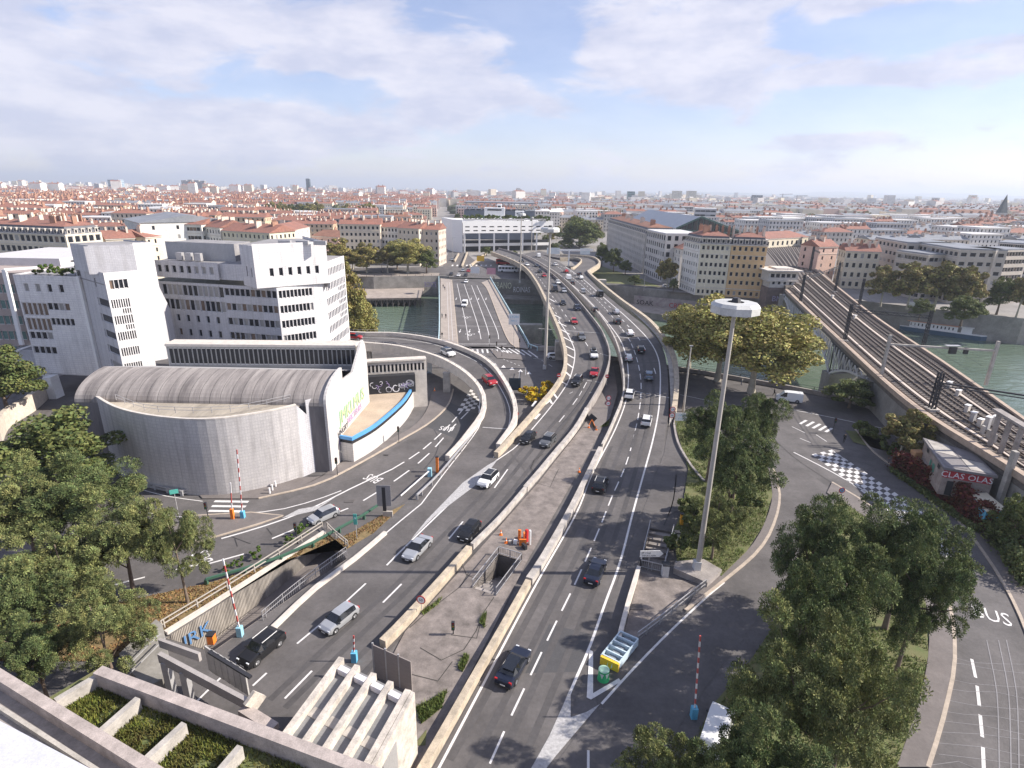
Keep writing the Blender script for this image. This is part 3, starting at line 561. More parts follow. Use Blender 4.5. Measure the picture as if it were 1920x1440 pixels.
parapet('median_barrier', [(985, 922), (940, 975), (885, 1030)], Z0, 'grey barrier section left of the road works hole', m=GREYC, w=.45, h=.85)
parapet('median_barrier', [(880, 1036), (835, 1088), (760, 1172), (718, 1215)], Z0, 'thick beige barrier carrying the round red 50 sign', m=BEIGE, w=.75, h=.95)
Bl = [(975, 477), (1007, 492), (1050, 520), (1085, 552), (1122, 592), (1150, 635), (1165, 682), (1169, 740), (1150, 795), (1128, 842)]
parapet('viaduct_parapet', Bl, zA, 'median parapet left of the outbound flyover lanes', m=GREYC, w=.32, h=.95, skirt=1.2)
parapet('median_barrier', [(1126, 846), (1072, 958), (1020, 1052), (992, 1095)], Z0, 'pale barrier with pink top rails left of the outbound lanes', m=GREYC, w=.8, h=.85)
parapet('median_barrier', [(990, 1100), (960, 1155), (900, 1262), (840, 1370), (780, 1475)], Z0, 'yellowish barrier running to the bottom edge left of the outbound lanes', w=.62, h=.95)
Br = [(1050, 480), (1093, 482), (1115, 486), (1124, 496), (1108, 508), (1104, 514), (1128, 536), (1163, 565), (1213, 602), (1243, 636), (1262, 672), (1268, 712), (1266, 755), (1262, 780)]
parapet('viaduct_parapet', Br, zA, 'thick beige outer parapet on the river side of the outbound flyover', w=1.0, h=1.05, skirt=1.3)
parapet('viaduct_parapet', [(1050, 486), (1080, 486), (1090, 491), (1078, 503), (1070, 505)], zA, 'short curved parapet inside the far exit loop', w=.6, h=1, skirt=1.2)
mb = MB(); pl_, pr_ = band(mb, line([(1163, 565), (1205, 603), (1235, 637), (1252, 680), (1257, 755), (1254, 800)], zA), line([(1165, 563), (1213, 602), (1243, 636), (1262, 672), (1268, 712), (1264, 780)], zA), .12); struct('service_walk', mb, CONC)
road('loop_road', line([(1000, 474), (1050, 484), (1080, 487), (1088, 492), (1080, 503), (1075, 508)], zA), line([(1010, 470), (1050, 478), (1095, 481), (1117, 486), (1124, 496), (1106, 508), (1103, 516)], zA), .002, ASPH, 1.2)
def skirtwall(name, pts, f, label, m=CONC):
    pth = [p for p in line(pts, f) if p.z > .05]; mb = MB()
    for a, b_ in zip(pth, pth[1:]): mb.face((a, b_, (b_.x, b_.y, -.1), (a.x, a.y, -.1)))
    return mb.build(name, m, label=label, cat='wall')
skirtwall('retaining_wall', [(1060, 668), (1058, 700), (1040, 733), (1015, 763), (970, 815)], zA, 'sloping side wall under the left edge of the flyover behind the yellow bush')
skirtwall('retaining_wall', [(1268, 700), (1268, 720), (1264, 790)], zA, 'side wall under the right edge of the flyover facing the quay')
Co = [(500, 612), (657, 628), (740, 630), (815, 641), (877, 661), (920, 686), (948, 722), (963, 752), (968, 780), (962, 803), (948, 824), (935, 842)]
Ci = [(500, 626), (657, 646), (740, 654), (802, 669), (852, 691), (888, 719), (906, 749), (904, 780), (880, 815), (838, 864)]
PALE = mat('pale_parapet', (.58, .53, .47), .8, .15, 1)
parapet('ramp_parapet', Co, zC, 'pale outer parapet along the curling ramp towards the river', m=PALE, w=.8, h=.95, o=-.1, skirt=1.15)
parapet('ramp_parapet', Ci, zC, 'pale inner parapet of the curling ramp nearest the white building', m=PALE, w=.8, h=.95, o=.1, skirt=1.15)
skirtwall('retaining_wall', [(968, 775), (965, 800), (948, 824), (935, 842)], zC, 'low wall under the outer edge of the curling ramp')
skirtwall('retaining_wall', [(906, 749), (904, 780), (880, 815), (838, 864)], zC, 'low wall under the inner edge of the curling ramp above the bus street')
def railing(name, pts, f, label, h=1.0, z=.0, post=2.0, bars=2, w=.05, m=METAL, o=0, balusters=0, cat='railing', tops=None):
    pth = offs(line(pts, f, post), o, z); r = root(name, label, cat)
    mb = MB()
    for k in range(bars):
        for a, b_ in zip(pth, pth[1:]): mb.bar(a + Vector((0, 0, h * (k + 1) / bars)), b_ + Vector((0, 0, h * (k + 1) / bars)), w)
    mb.build('rail', m, r)
    pm = MB(); pm.box((0, 0, h / 2), (w * 1.3, w * 1.3, h)); pd = pm.data('post', m)
    for p in pth[:300]: put('post', pd, r, mw=Matrix.Translation(p))
    if balusters:
        mb = MB(); L = arclen(pth); s = 0
        while s < L[-1]:
            q = at(pth, L, s); mb.box((q.x, q.y, q.z + h * .5), (.03, .03, h * .9)); s += balusters
        mb.build('balusters', m, r, kind='stuff')
    return r
LBLUE = mat('pale_blue_railing', (.50, .66, .70), .5, .1)
railing('bridge_railing', [(919, 523), (929, 541), (985, 638), (990, 650), (1008, 658)], Z0, 'pale blue railing on the right side of the low road bridge', 1.1, m=LBLUE, w=.22, bars=1, post=3)
railing('bridge_railing', [(823, 522), (823, 636), (808, 652), (800, 655)], Z0, 'pale blue railing on the left side of the low road bridge', 1.1, m=LBLUE, w=.22, bars=1, post=3)
parapet('bridge_parapet', [(1008, 657), (1045, 657)], Z0, 'short stone parapet beside the flyover pier at the river bank', m=CONC, w=.5, h=1.1)
railing('ramp_railing', Co[1:9], zC, 'thin railing on top of the outer ramp parapet', .5, .95, post=2.2, bars=1, m=METAL)
railing('ramp_railing', Ci[1:8], zC, 'thin railing on top of the inner ramp parapet', .5, .95, post=2.2, bars=1, m=METAL)
railing('guard_rail', [(904, 775), (885, 812), (840, 868), (812, 900), (775, 935)], Z0, 'metal guard rail between the bus street and the highway', .75, 0, post=3, bars=1, w=.22, o=.6)
railing('guard_rail', [(240, 893), (275, 912), (320, 925), (355, 930), (372, 922)], Z0, 'double grey guard rail curving below the drum building', .75, 0, post=2.5, bars=2, w=.25)
parapet('kerb_wall', [(238, 880), (275, 898), (320, 912), (360, 922)], Z0, 'low concrete kerb wall under the drum building', m=CONCD, w=.6, h=.5)
DGREEN = mat('dark_green_rail', (.05, .12, .08), .5, .1)
railing('guard_rail', [(720, 948), (680, 975), (625, 1005), (560, 1040), (470, 1072), (388, 1096)], Z0, 'dark green guard rail along the bus street above the sunken ramp', .7, 0, post=4, bars=1, w=.25, m=DGREEN)
railing('quay_railing', [(1262, 690), (1400, 712), (1560, 742), (1640, 765)], Z0, 'dark quay railing on the near river bank', 1.0, .2, post=4, bars=2, w=.07, m=DARK)
railing('far_quay_railing', [(640, 521), (700, 519), (760, 518), (824, 517)], Z0, 'dark railing along the far left quay promenade', 1.0, post=4, bars=2, w=.09, m=DARK)
parapet('kerb_wall', [(712, 998), (652, 1048), (577, 1103), (505, 1170), (455, 1215)], Z0, 'pale low wall between the highway and the sunken ramp', m=PALE, w=.5, h=.4, o=.9)
railing('mesh_fence', [(650, 1040), (590, 1083), (540, 1122), (493, 1163)], Z0, 'grey baluster fence above the sunken ramp', 1.1, 0, post=2.4, bars=2, balusters=.28)
RIB = mat('stained_ribbed_concrete', (.52, .47, .41), .9, 0, .5, col2=(.20, .18, .16), bump=.3, bscale=4, stretch=(1.4, 1.4, .25))
tA, tB, tC_, tD = TR
mb = MB(); zlo = lambda p: -1.2 - 3.2 * sm(0, 1, (tA - Vector((p[0], p[1], 0))).length / (tA - tB).length)
n = 130
for k in range(n):
    a = tA.lerp(tB, k / n); b_ = tA.lerp(tB, (k + .55) / n); c = tA.lerp(tB, (k + 1) / n); nrm = (tB - tA).cross(Vector((0, 0, 1))).normalized() * -.06
    zb = -5
    mb.face((b_ + Vector((0, 0, zb)), a + Vector((0, 0, zb)), a, b_)); mb.face((c + nrm + Vector((0, 0, zb)), b_ + nrm + Vector((0, 0, zb)), b_ + nrm, c + nrm))
    mb.face((b_ + nrm + Vector((0, 0, zb)), b_ + Vector((0, 0, zb)), b_, b_ + nrm)); mb.face((c + Vector((0, 0, zb)), c + nrm + Vector((0, 0, zb)), c + nrm, c))
mb.build('ribbed_wall', RIB, label='tall stained ribbed concrete wall of the sunken ramp', cat='wall')
mb = MB()
for a, b_ in ((tD, tA), (tC_, tD), (tB, tC_)): mb.face((b_ + Vector((0, 0, -5)), a + Vector((0, 0, -5)), a, b_))
mb.build('trench_wall', CONCD, label='plain dark end walls of the sunken ramp', cat='wall')
mb = MB(); mb.flat([tuple(p)[:2] for p in TR], lambda p: -1.5 - 3.0 * min(1, (tA - Vector((p[0], p[1], 0))).length / (tA - tB).length)); struct('sunken_ramp', mb, PAVE)
parapet('wall_coping', [(610, 1000), (460, 1097), (312, 1190)], Z0, 'concrete coping on top of the ribbed wall', m=PALE, w=.5, h=.35, o=-.1)
railing('wall_railing', [(608, 996), (460, 1092), (308, 1186)], Z0, 'long double railing on top of the ribbed wall', .95, .3, post=3.4, bars=2, w=.1, m=mat('beige_rail', (.42, .38, .33), .6, .1), o=-.3)
railing('wall_railing', [(614, 992), (632, 1010), (652, 1026)], Z0, 'short railing closing the upper end of the sunken ramp', .95, .0, post=2.4, bars=2, w=.1, m=MATS['beige_rail'])
me = textmesh('SURK', 2.0, .01, mat('blue_graffiti', (.10, .22, .42), .8, .2)); c = tA.lerp(tB, .9) + Vector((.12, -.25, -2.3)); put('graffiti', me, bpy.data.objects['ribbed_wall'], mw=frameM(c, (tA - tB), (0, 0, 1)))
def pit(pts, depth, name, label, steps=8, fence_sides=(0, 1, 2, 3), stair=0):
    r = root(name, label, 'stairwell'); c = sum(pts, Vector()) / 4
    mb = MB()
    for k in range(4):
        a, b_ = pts[k], pts[(k + 1) % 4]; mb.face((a + Vector((0, 0, -depth)), b_ + Vector((0, 0, -depth)), b_, a)); mb.face((b_ + Vector((0, 0, -depth)), a + Vector((0, 0, -depth)), a, b_))
    mb.build('lining_wall', CONCD, r)
    i = stair; p0, p1, p2, p3 = [pts[(i + k) % 4] for k in range(4)]
    sb = MB()
    for s in range(steps):
        t0, t1 = s / steps, (s + 1) / steps; z = -depth * .96 * (s + 1) / steps
        a, b_, c_, d = p0.lerp(p3, t0), p1.lerp(p2, t0), p1.lerp(p2, t1), p0.lerp(p3, t1); q = MB()
        q.prism([tuple(v)[:2] for v in (a, b_, c_, d)], -depth, z); q.build('step', CONCD, r)
    for k in fence_sides:
        a, b_ = pts[k], pts[(k + 1) % 4]; L = (b_ - a).length; n = max(2, int(L / 2)); fb = MB()
        for z in (.25, 1.15): fb.bar(a + Vector((0, 0, z)), b_ + Vector((0, 0, z)), .07)
        for j in range(n + 1): q = a.lerp(b_, j / n); fb.box((q.x, q.y, .6), (.09, .09, 1.2))
        m_ = int(L / .22)
        for j in range(m_): q = a.lerp(b_, j / m_); fb.box((q.x, q.y, .7), (.035, .035, .9))
        fb.build('baluster_fence', METAL, r)
    return r
pit(PIT1, 3.2, 'stairwell', 'open concrete stairwell with baluster fences in the median between the carriageways', 7, (0, 1, 3), 2)
pit(PIT2, 4.0, 'stairwell', 'dark descending stairs with white handrails beside the slip road', 12, (1, 2, 3), 0)
parapet('island_wall', [(1197, 1072), (1178, 1135), (1160, 1205)], Z0, 'narrow pale wall left of the triangular island', m=PALE, w=.45, h=.8)
railing('panel_fence', [(1322, 1102), (1280, 1135), (1240, 1168), (1195, 1202)], Z0, 'grey baluster fence along the slip road side of the triangular island', 1.1, 0, post=2.2, bars=2, w=.08, balusters=.2)
patch('island_paving', [(1200, 1072), (1250, 1085), (1318, 1095), (1190, 1200), (1168, 1195)], .1, MEDM)
mb = MB(); pl = [P(1265, 1062), P(1318, 1058), P(1352, 1078), P(1325, 1103), P(1262, 1075)]; mb.prism([tuple(p)[:2] for p in pl], -.1, .75); mb.build('mast_plinth', CONCD, label='raised dark concrete plinth carrying the tall light mast', cat='plinth')
parapet('kerb_wall', [(1262, 785), (1270, 830), (1295, 875), (1320, 905)], Z0, 'low dark kerb wall beside the shoulder under the pines', m=CONCD, w=.35, h=.4)
PORT = mat('portal_concrete', (.50, .45, .39), .88, .38, .9, bump=.3, bscale=5, grain=.2); STEEL = mat('weathered_steel_roof', (.20, .20, .20), .6, .25, .8)
r = root('tunnel_canopy', 'concrete tunnel canopy with long white roof beams and sunken grey bays', 'canopy')
zc = 6.5
def C(x, y, z=zc): return P(x, y, z)
q0, q1, q2, q3 = C(640, 1222), C(770, 1285), C(735, 1500), C(420, 1500)
ux = (C(760, 1290) - C(640, 1232)).normalized(); dx = Vector((-ux.y, ux.x, 0))
back = (C(560, 1340) - C(640, 1232)); back.z = 0; back = back.normalized(); O_ = C(640, 1232); Wc = (C(766, 1292) - O_).length; Lc = 16.0
mb = MB(); a, b_, c, d = O_, O_ + ux * Wc, O_ + ux * Wc + back * Lc, O_ + back * Lc
mb.prism([tuple(p)[:2] for p in (a, b_, c, d)], zc - .95, zc - .6, bottom=True); mb.build('roof_slab', STEEL, r)
for k in range(5):
    s = O_ + ux * (Wc * k / 4); bm_ = MB(); bm_.bar(s + Vector((0, 0, -.3)), s + back * Lc + Vector((0, 0, -.3)), .46 if k < 4 else .5, .6); bm_.build('roof_beam', PORT, r)
    if k < 4:
        cb = MB(); cb.bar(s + ux * .35 - back * -.8 + Vector((0, 0, -.3)), s + ux * (Wc / 4 - .3) + back * .8 + Vector((0, 0, -.3)), .45, .5); cb.build('cross_beam', mat('white_steel', (.68, .66, .68), .5, .08), r)
        for j in (4.5, 8.5): cb = MB(); cb.bar(s + ux * .3 + back * j + Vector((0, 0, -.62)), s + ux * (Wc / 4 - .3) + back * j + Vector((0, 0, -.54)), .8, .08); cb.build('hatch', CONC, r)
wl = MB(); e = O_ + ux * (Wc + .3)
wl.prism([tuple(p)[:2] for p in (e, e + ux * .3, e + ux * .3 + back * Lc, e + back * Lc)], -.1, zc); wl.build('side_wall', PORT, r)
for k in range(3): dk = MB(); s = e + ux * .33 + back * (3.2 + 2.6 * k); dk.bar(s + Vector((0, 0, -2.4)), s + back * 1.9 + Vector((0, 0, -2.4)), .1, 2.6); dk.build('louvre_panel', mat('grey_panel', (.30, .29, .28), .6, .1), r)
wl = MB(); wl.prism([tuple(p)[:2] for p in (O_, O_ - ux * .35, O_ - ux * .35 + back * Lc, O_ + back * Lc)], -.1, zc - .2); wl.build('side_wall', PORT, r)
for i, (a, b_, top) in enumerate([((700, 1290), (735, 1305), 4.2), ((737, 1306), (772, 1322), 4.2)]):
    a_, b2 = P(*a), P(*b_)
a_, b2 = P(703, 1268), P(775, 1302); r2 = root('screen_panel', 'tall grey slatted screen panels where the tunnel canopy meets the median', 'screen')
for k in range(3):
    s, t_ = a_.lerp(b2, k / 3), a_.lerp(b2, (k + .94) / 3); q = MB(); q.bar(s + Vector((0, 0, 1.8)), t_ + Vector((0, 0, 1.8)), .08, 3.6); q.build('panel', mat('grey_brown_panel', (.30, .26, .24), .7, .12, 2, stretch=(1, 1, 12)), r2)
    q = MB(); q.box((s.x, s.y, 1.9), (.14, .14, 3.8)); q.build('post', METAL, r2)
zt = 8.0; T_ = lambda x, y, z=zt: P(x, y, z); PINK = mat('pink_concrete', (.385, .33, .30), .9, .28, 1, bump=.3, bscale=6, grain=.22)
r = root('roof_terrace', 'terrace of grass planters between two long pinkish concrete parapets', 'terrace')
def beam(a, b_, w, h, nm, m=PINK, top=0): q = MB(); q.bar(Vector(a) + Vector((0, 0, top - h / 2)), Vector(b_) + Vector((0, 0, top - h / 2)), w, h); return q.build(nm, m, r)
beam(T_(183, 1255), T_(760, 1470), .75, 1.7, 'parapet'); beam(T_(-60, 1228), T_(380, 1500), .7, 1.5, 'parapet')
for a, b_ in [((188, 1262), (103, 1312)), ((258, 1308), (185, 1372)), ((345, 1355), (275, 1420)), ((450, 1398), (380, 1480))]: beam(T_(*a, zt - .35), T_(*b_, zt - .35), .45, 1.3, 'planter_rib', CONC)
q = MB(); q.flat([T_(*p, zt - 1.45) for p in [(183, 1255), (760, 1475), (640, 1600), (330, 1530), (90, 1310)]], zt - 1.4); g = q.build('planter_grass', GRASS, r, kind='stuff')
q = MB(); q.prism([tuple(T_(*p))[:2] for p in [(100, 1315), (185, 1257), (760, 1470), (700, 1700), (300, 1520)]], 0, zt - 1.5); q.build('planter_box', CONCD, r)
q = MB(); q.prism([tuple(T_(*p, zt - 1))[:2] for p in [(-60, 1245), (300, 1455), (250, 1600), (-200, 1480), (-200, 1260)]], 0, zt - 1); q.build('gutter_floor', CONCD, r)
beam(T_(-40, 1300, zt - .6), T_(240, 1480, zt - .6), .25, .5, 'gutter_edge', CONC)
rr = root('roof_edge', 'smooth white roof edge in the bottom left corner', 'roof'); q = MB(); z9 = 9.4
q.prism([tuple(P(*p, z9))[:2] for p in [(-60, 1320), (190, 1452), (120, 1560), (-160, 1500)]], 8, z9); q.build('roof_slab', mat('white_membrane', (.55, .55, .58), .5, .1), rr)
r = root('height_gantry', 'grey steel height gantry with panels standing over the sunken ramp mouth', 'gantry')
g0, g1 = P(300, 1232, 4.6), P(468, 1322, 4.6)
def gb(a, b_, w, h, nm, m=METAL): q = MB(); q.bar(a, b_, w, h); return q.build(nm, m, r)
gb(g0, g1, .35, .9, 'beam', mat('grey_brown_steel', (.36, .33, .31), .6, .12)); gb(P(300, 1205, 5), P(375, 1232, 5), .25, .8, 'beam', MATS['grey_brown_steel'])
for p in (P(310, 1240, 4.4), P(345, 1258, 4.4)): gb(p, Vector((p.x, p.y, 0)), .5, .6, 'column')
gb(g1 + Vector((0, 0, -.2)), P(487, 1300, 5.0), .3, 1.4, 'side_plate', PORT)
for k in range(6): s = P(395 + 12 * k, 1235 + 7.5 * k, 3.4); q = MB(); q.box((s.x, s.y, 3.2), (1.15, .12, 2.6), rz=-.55); q.build('panel', mat('pale_panel', (.45, .43, .41), .6, .2), r)
gb(P(392, 1222, 4.7), P(470, 1270, 4.7), .3, .2, 'rail', DARK)
gb(P(455, 1330, 4.2), P(515, 1368, 4.2), .8, .5, 'beam', PINK)
r = root('corner_wall', 'rough stone corner wall with handrails left of the steel gantry', 'wall')
q = MB(); q.prism([tuple(P(*p))[:2] for p in [(232, 1262), (300, 1195), (312, 1205), (330, 1300), (280, 1330)]], -.1, 2.2); q.build('stone_wall', QW, r)
for a, b_ in [((225, 1262), (300, 1188)), ((238, 1268), (310, 1196))]: gq = MB(); gq.bar(P(*a, 2.9), P(*b_, 2.9), .07); gq.build('handrail', METAL, r)
def pier(px, py, f, w, d, label, z0=-.05, zt_=None, name='pier', rz=0):
    p = P(px, py, max(z0, -.0) if z0 > -1 else WZ); top = (zt_ if zt_ is not None else f(p.y)) - 1.2
    q = MB(); q.prism([(p.x - w / 2, p.y - d / 2), (p.x + w / 2, p.y - d / 2), (p.x + w / 2, p.y + d / 2), (p.x - w / 2, p.y + d / 2)], z0, top); q.build(name, CONC, label=label, cat='pier')
pier(838, 735, zC, 1.5, 1.2, 'concrete pier under the curling ramp beside the bus street')
pier(690, 690, zC, 2.0, 1.2, 'dark concrete pier under the ramp right of the white office tower')
pier(560, 700, zC, 2.0, 1.2, 'ramp pier hidden behind the white office tower')
for px_, py_, w_, lb in [(1018, 592, 9, 'broad tapering pier in the river under the left edge of the flyover'), (1040, 672, 9, 'flyover pier at the near river bank'), (1095, 585, 9, 'river pier under the outbound flyover'), (985, 545, 8, 'flyover pier on the far river bank')]:
    p = P(px_, py_, WZ) if py_ < 620 else P(px_, py_, 0); z0 = -12
    q = MB(); h0 = 4.8; q.prism([(p.x, p.y - 1.5), (p.x + w_, p.y - 1.5), (p.x + w_, p.y + 1.5), (p.x, p.y + 1.5)], z0, h0); q.build('pier', CONC, label=lb, cat='pier')
for (px_, py_, w_) in [(1085, 640, 7), (1010, 500, 12), (1060, 510, 10), (960, 485, 14)]:
    p = P(px_, py_, 6); q = MB(); q.prism([(p.x, p.y - 1), (p.x + w_, p.y - 1), (p.x + w_, p.y + 1), (p.x, p.y + 1)], -12, 4.8); q.build('pier', CONC, label='plain concrete pier hidden under the far flyover deck', cat='pier', group='piers under the far flyover deck')
FRAME = mat('window_frame', (.62, .61, .60), .5, .05)
PANES = {}
def pane(kind):
    """unit window: frame border round a glass pane, 1 x 1 in x and z, facing -y"""
    if kind in PANES: return PANES[kind]
    g = {'dark': GLASS, 'slim': GLASS, 'light': GLASSL, 'teal': mat('teal_glass', (.10, .20, .19), .15, .3, .5, spec=.8), 'brown': mat('brown_glass', (.17, .12, .09), .2, .3, .5, spec=.7)}[kind]
    mb = MB(); b = .012 if kind == 'slim' else .055; mb.face([(b, 0, b), (1 - b, 0, b), (1 - b, 0, 1 - b), (b, 0, 1 - b)], 1)
    for x0, x1, z0, z1 in ((0, b, 0, 1), (1 - b, 1, 0, 1), (b, 1 - b, 0, b), (b, 1 - b, 1 - b, 1)):
        mb.face([(x0, -.03, z0), (x1, -.03, z0), (x1, -.03, z1), (x0, -.03, z1)], 0)
        if z1 - z0 < .5: mb.face([(x0, -.03, z1), (x1, -.03, z1), (x1, 0, z1), (x0, 0, z1)], 0); mb.face([(x0, 0, z0), (x1, 0, z0), (x1, -.03, z0), (x0, -.03, z0)], 0)
        else: mb.face([(x1, -.03, z0), (x1, 0, z0), (x1, 0, z1), (x1, -.03, z1)], 0); mb.face([(x0, 0, z0), (x0, -.03, z0), (x0, -.03, z1), (x0, 0, z1)], 0)
    PANES[kind] = mb.data('window', [FRAME, g]); return PANES[kind]
def facade(mb, O, u, W, z0, z1, rects, m=0, rec=.3, top_slope=0):
    """wall in the plane through O along u, outward normal to the right-hand side when walking along u reversed"""
    n = Vector((u.y, -u.x, 0)); pt = lambda a, z, d=0: (O.x + u.x * a - n.x * d, O.y + u.y * a - n.y * d, z)
    us = sorted({0, W} | {r[0] for r in rects} | {r[1] for r in rects}); zs = sorted({z0, z1} | {r[2] for r in rects} | {r[3] for r in rects})
    us = [a for i, a in enumerate(us) if i == 0 or a - us[i - 1] > 1e-4]; zs = [a for i, a in enumerate(zs) if i == 0 or a - zs[i - 1] > 1e-4]
    for i in range(len(us) - 1):
        cu = (us[i] + us[i + 1]) / 2; col = [r for r in rects if r[0] < cu < r[1]]; z = zs[0]; run = None
        for j in range(len(zs) - 1):
            cz = (zs[j] + zs[j + 1]) / 2; hole = any(r[2] < cz < r[3] for r in col)
            if not hole:
                if run is None: run = zs[j]
                if j == len(zs) - 2: mb.face([pt(us[i], run), pt(us[i + 1], run), pt(us[i + 1], zs[j + 1]), pt(us[i], zs[j + 1])], m); run = None
            elif run is not None:
                mb.face([pt(us[i], run), pt(us[i + 1], run), pt(us[i + 1], zs[j]), pt(us[i], zs[j])], m); run = None
    for a, b, c, d in [r[:4] for r in rects]:
        mb.face([pt(a, c), pt(a, c, rec), pt(a, d, rec), pt(a, d)][::-1], m); mb.face([pt(b, c), pt(b, c, rec), pt(b, d, rec), pt(b, d)], m)
        mb.face([pt(a, c), pt(b, c), pt(b, c, rec), pt(a, c, rec)], m); mb.face([pt(a, d), pt(b, d), pt(b, d, rec), pt(a, d, rec)][::-1], m)
def panes(parent, O, u, rects, rec=.22, kind='dark', joined=False, mix=0):
    n = Vector((u.y, -u.x, 0)); jm = MB()
    for i, r in enumerate(rects):
        a, b, c, d = r[:4]; k = r[4] if len(r) > 4 else (kind if random.random() >= mix else random.choice(['light', 'light', 'brown']))
        o = Vector((O.x + u.x * a - n.x * rec, O.y + u.y * a - n.y * rec, c))
        if joined: jm.face([o, o + u * (b - a), o + u * (b - a) + Vector((0, 0, d - c)), o + Vector((0, 0, d - c))])
        else:
            M = Matrix(((u.x * (b - a), -n.x, 0, o.x), (u.y * (b - a), -n.y, 0, o.y), (0, 0, d - c, o.z), (0, 0, 0, 1))); put('window', pane(k), parent, mw=M)
    if joined and jm.f: jm.build('windows', GLASS, parent, kind='stuff')
def ribbon(a, b, z, h, n, gap=.12, k=None):
    w = (b - a) / n; return [(a + i * w + gap / 2, a + (i + 1) * w - gap / 2, z, z + h) + ((k,) if k else ()) for i in range(n)]
def punched(W, z, h, n, w=1.0, m0=.8, m1=None, k=None):
    m1 = m0 if m1 is None else m1; s = (W - m0 - m1 - w) / max(1, n - 1); return [(m0 + i * s, m0 + i * s + w, z, z + h) + ((k,) if k else ()) for i in range(n)]
TW = tilewall('white_tile_cladding', (.74, .72, .70), .9, .45, .2); TD = tilewall('stained_tile_cladding', (.56, .55, .56), .45, .3, .22); RF = mat('grey_gravel_roof', (.27, .26, .26), .9, .2, .4)  # darker tile: streaks plus painted shade for faces turned from the sun
off = root('office_tower', 'white tiled stepped office tower with ribbon windows left of the river', 'office building')
def wallpart(name, p, q, z0, z1, rects, m=TW, mix=.12, parent=None, kind='dark', rec=.3):
    p, q = Vector((p[0], p[1], 0)), Vector((q[0], q[1], 0)); u = (q - p).normalized(); W = (q - p).length; mb = MB(); rr_ = rects(W) if callable(rects) else rects
    facade(mb, p, u, W, z0, z1, rr_, rec=rec); mb.build(name, m, parent or off); panes(parent or off, p, u, rr_, rec - .06, mix=mix, kind=kind)
def slab(name, poly, z0, z1, m=TW, mt=None, parent=None):
    cx = sum(p[0] for p in poly) / len(poly); cy = sum(p[1] for p in poly) / len(poly); q = []
    for p in poly: d = math.hypot(p[0] - cx, p[1] - cy); k = max(.5, 1 - .75 / d); q.append((cx + (p[0] - cx) * k, cy + (p[1] - cy) * k))
    mb = MB(); mb.prism(q, z0, z1, 0, 1 if mt else None, bottom=True); return mb.build(name, [m, mt] if mt else m, parent or off)
yK = 112; K = atY(530, 640, yK); zf = [atY(530, 637, yK).z - .75 + 3.02 * i for i in range(-4, 6)]   # sills
zr = atY(530, 548, yK).z
K2 = atY(614, 640, 118); K3 = atY(657, 640, 134); KL = atY(316, 640, 118);
ztop = atY(540, 457, 112).z; z2 = zf[7] + 2.2
def bands(W, a=.7, b=.5, n=9, k0=0, k1=8):
    return [r for i in range(k0, k1) for r in ribbon(a, W - b, zf[i], 1.55, n)]
wallpart('wall', K, K2, 0, z2, lambda W: bands(W, .25, 2.2, 9))
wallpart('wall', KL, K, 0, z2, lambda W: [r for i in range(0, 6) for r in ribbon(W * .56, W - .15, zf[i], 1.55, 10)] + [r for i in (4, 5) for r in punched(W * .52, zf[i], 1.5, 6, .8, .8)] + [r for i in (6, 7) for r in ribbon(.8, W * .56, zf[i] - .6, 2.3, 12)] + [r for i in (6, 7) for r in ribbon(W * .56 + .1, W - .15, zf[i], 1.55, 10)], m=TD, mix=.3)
wallpart('wall', K2, K3, 0, ztop - 4.5, lambda W: [r for i in range(0, 9) for r in ribbon(W * .12, W * .97, zf[i] + .1, 1.6, 13, .35, 'slim') if zf[i] + 1.8 < ztop - 4.6] + [r for i in (5, 6, 7) for r in ribbon(W * .62, W * .97, zf[i] - 1.1, 1.0, 5, .35, 'slim')])
slab('roof', [K2, K3, (K3.x - 12, K3.y + 2), (K2.x - 8, K2.y + 6)], ztop - 4.9, ztop - 4.55, RF)
Kt0 = atY(473, 470, 110); Kt1 = atY(612, 470, 118.2)
u = (Vector((Kt1.x, Kt1.y, 0)) - Vector((Kt0.x, Kt0.y, 0))).normalized(); n_ = Vector((u.y, -u.x, 0))
zb = atY(480, 541, 110).z
wallpart('wall', Kt0, Kt1, zb, ztop, lambda W: [(W * .19 + i * W * .125, W * .19 + i * W * .125 + .75, zb + 2.1, zb + 3.7) for i in range(6)])
Kt2 = Vector((Kt0.x - .5, Kt0.y + 14, 0)); KR = Vector((Kt1.x, Kt1.y, 0)) - n_ * 16
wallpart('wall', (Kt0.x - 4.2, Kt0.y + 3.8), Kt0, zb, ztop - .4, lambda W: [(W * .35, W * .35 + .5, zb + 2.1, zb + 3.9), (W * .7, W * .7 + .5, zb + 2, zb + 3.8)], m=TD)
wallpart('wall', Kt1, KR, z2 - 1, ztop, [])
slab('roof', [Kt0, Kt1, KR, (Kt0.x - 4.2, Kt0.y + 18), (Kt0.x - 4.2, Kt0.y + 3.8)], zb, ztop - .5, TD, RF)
u2 = (K - KL); u2.z = 0; u2.normalize(); nn = Vector((u2.y, -u2.x, 0)); R0 = Vector((KL.x, KL.y, 0)) + nn * .35; R1 = R0 + u2 * 15.2
z3 = atY(400, 492, 115).z; zb3 = z3 - 3.4
wallpart('wall', R0, R1, zb3, z3, lambda W: [(.9 + i * 1.75, .9 + i * 1.75 + .95, zb3 + 1.0, zb3 + 2.5, random.choice(['light', 'light', 'dark'])) for i in range(8)], m=TD)
slab('roof', [KL, K, (K.x, K.y + 14), (KL.x, KL.y + 14)], zb3, z3 - .2, TD, RF)
z4 = atY(400, 457, 118).z
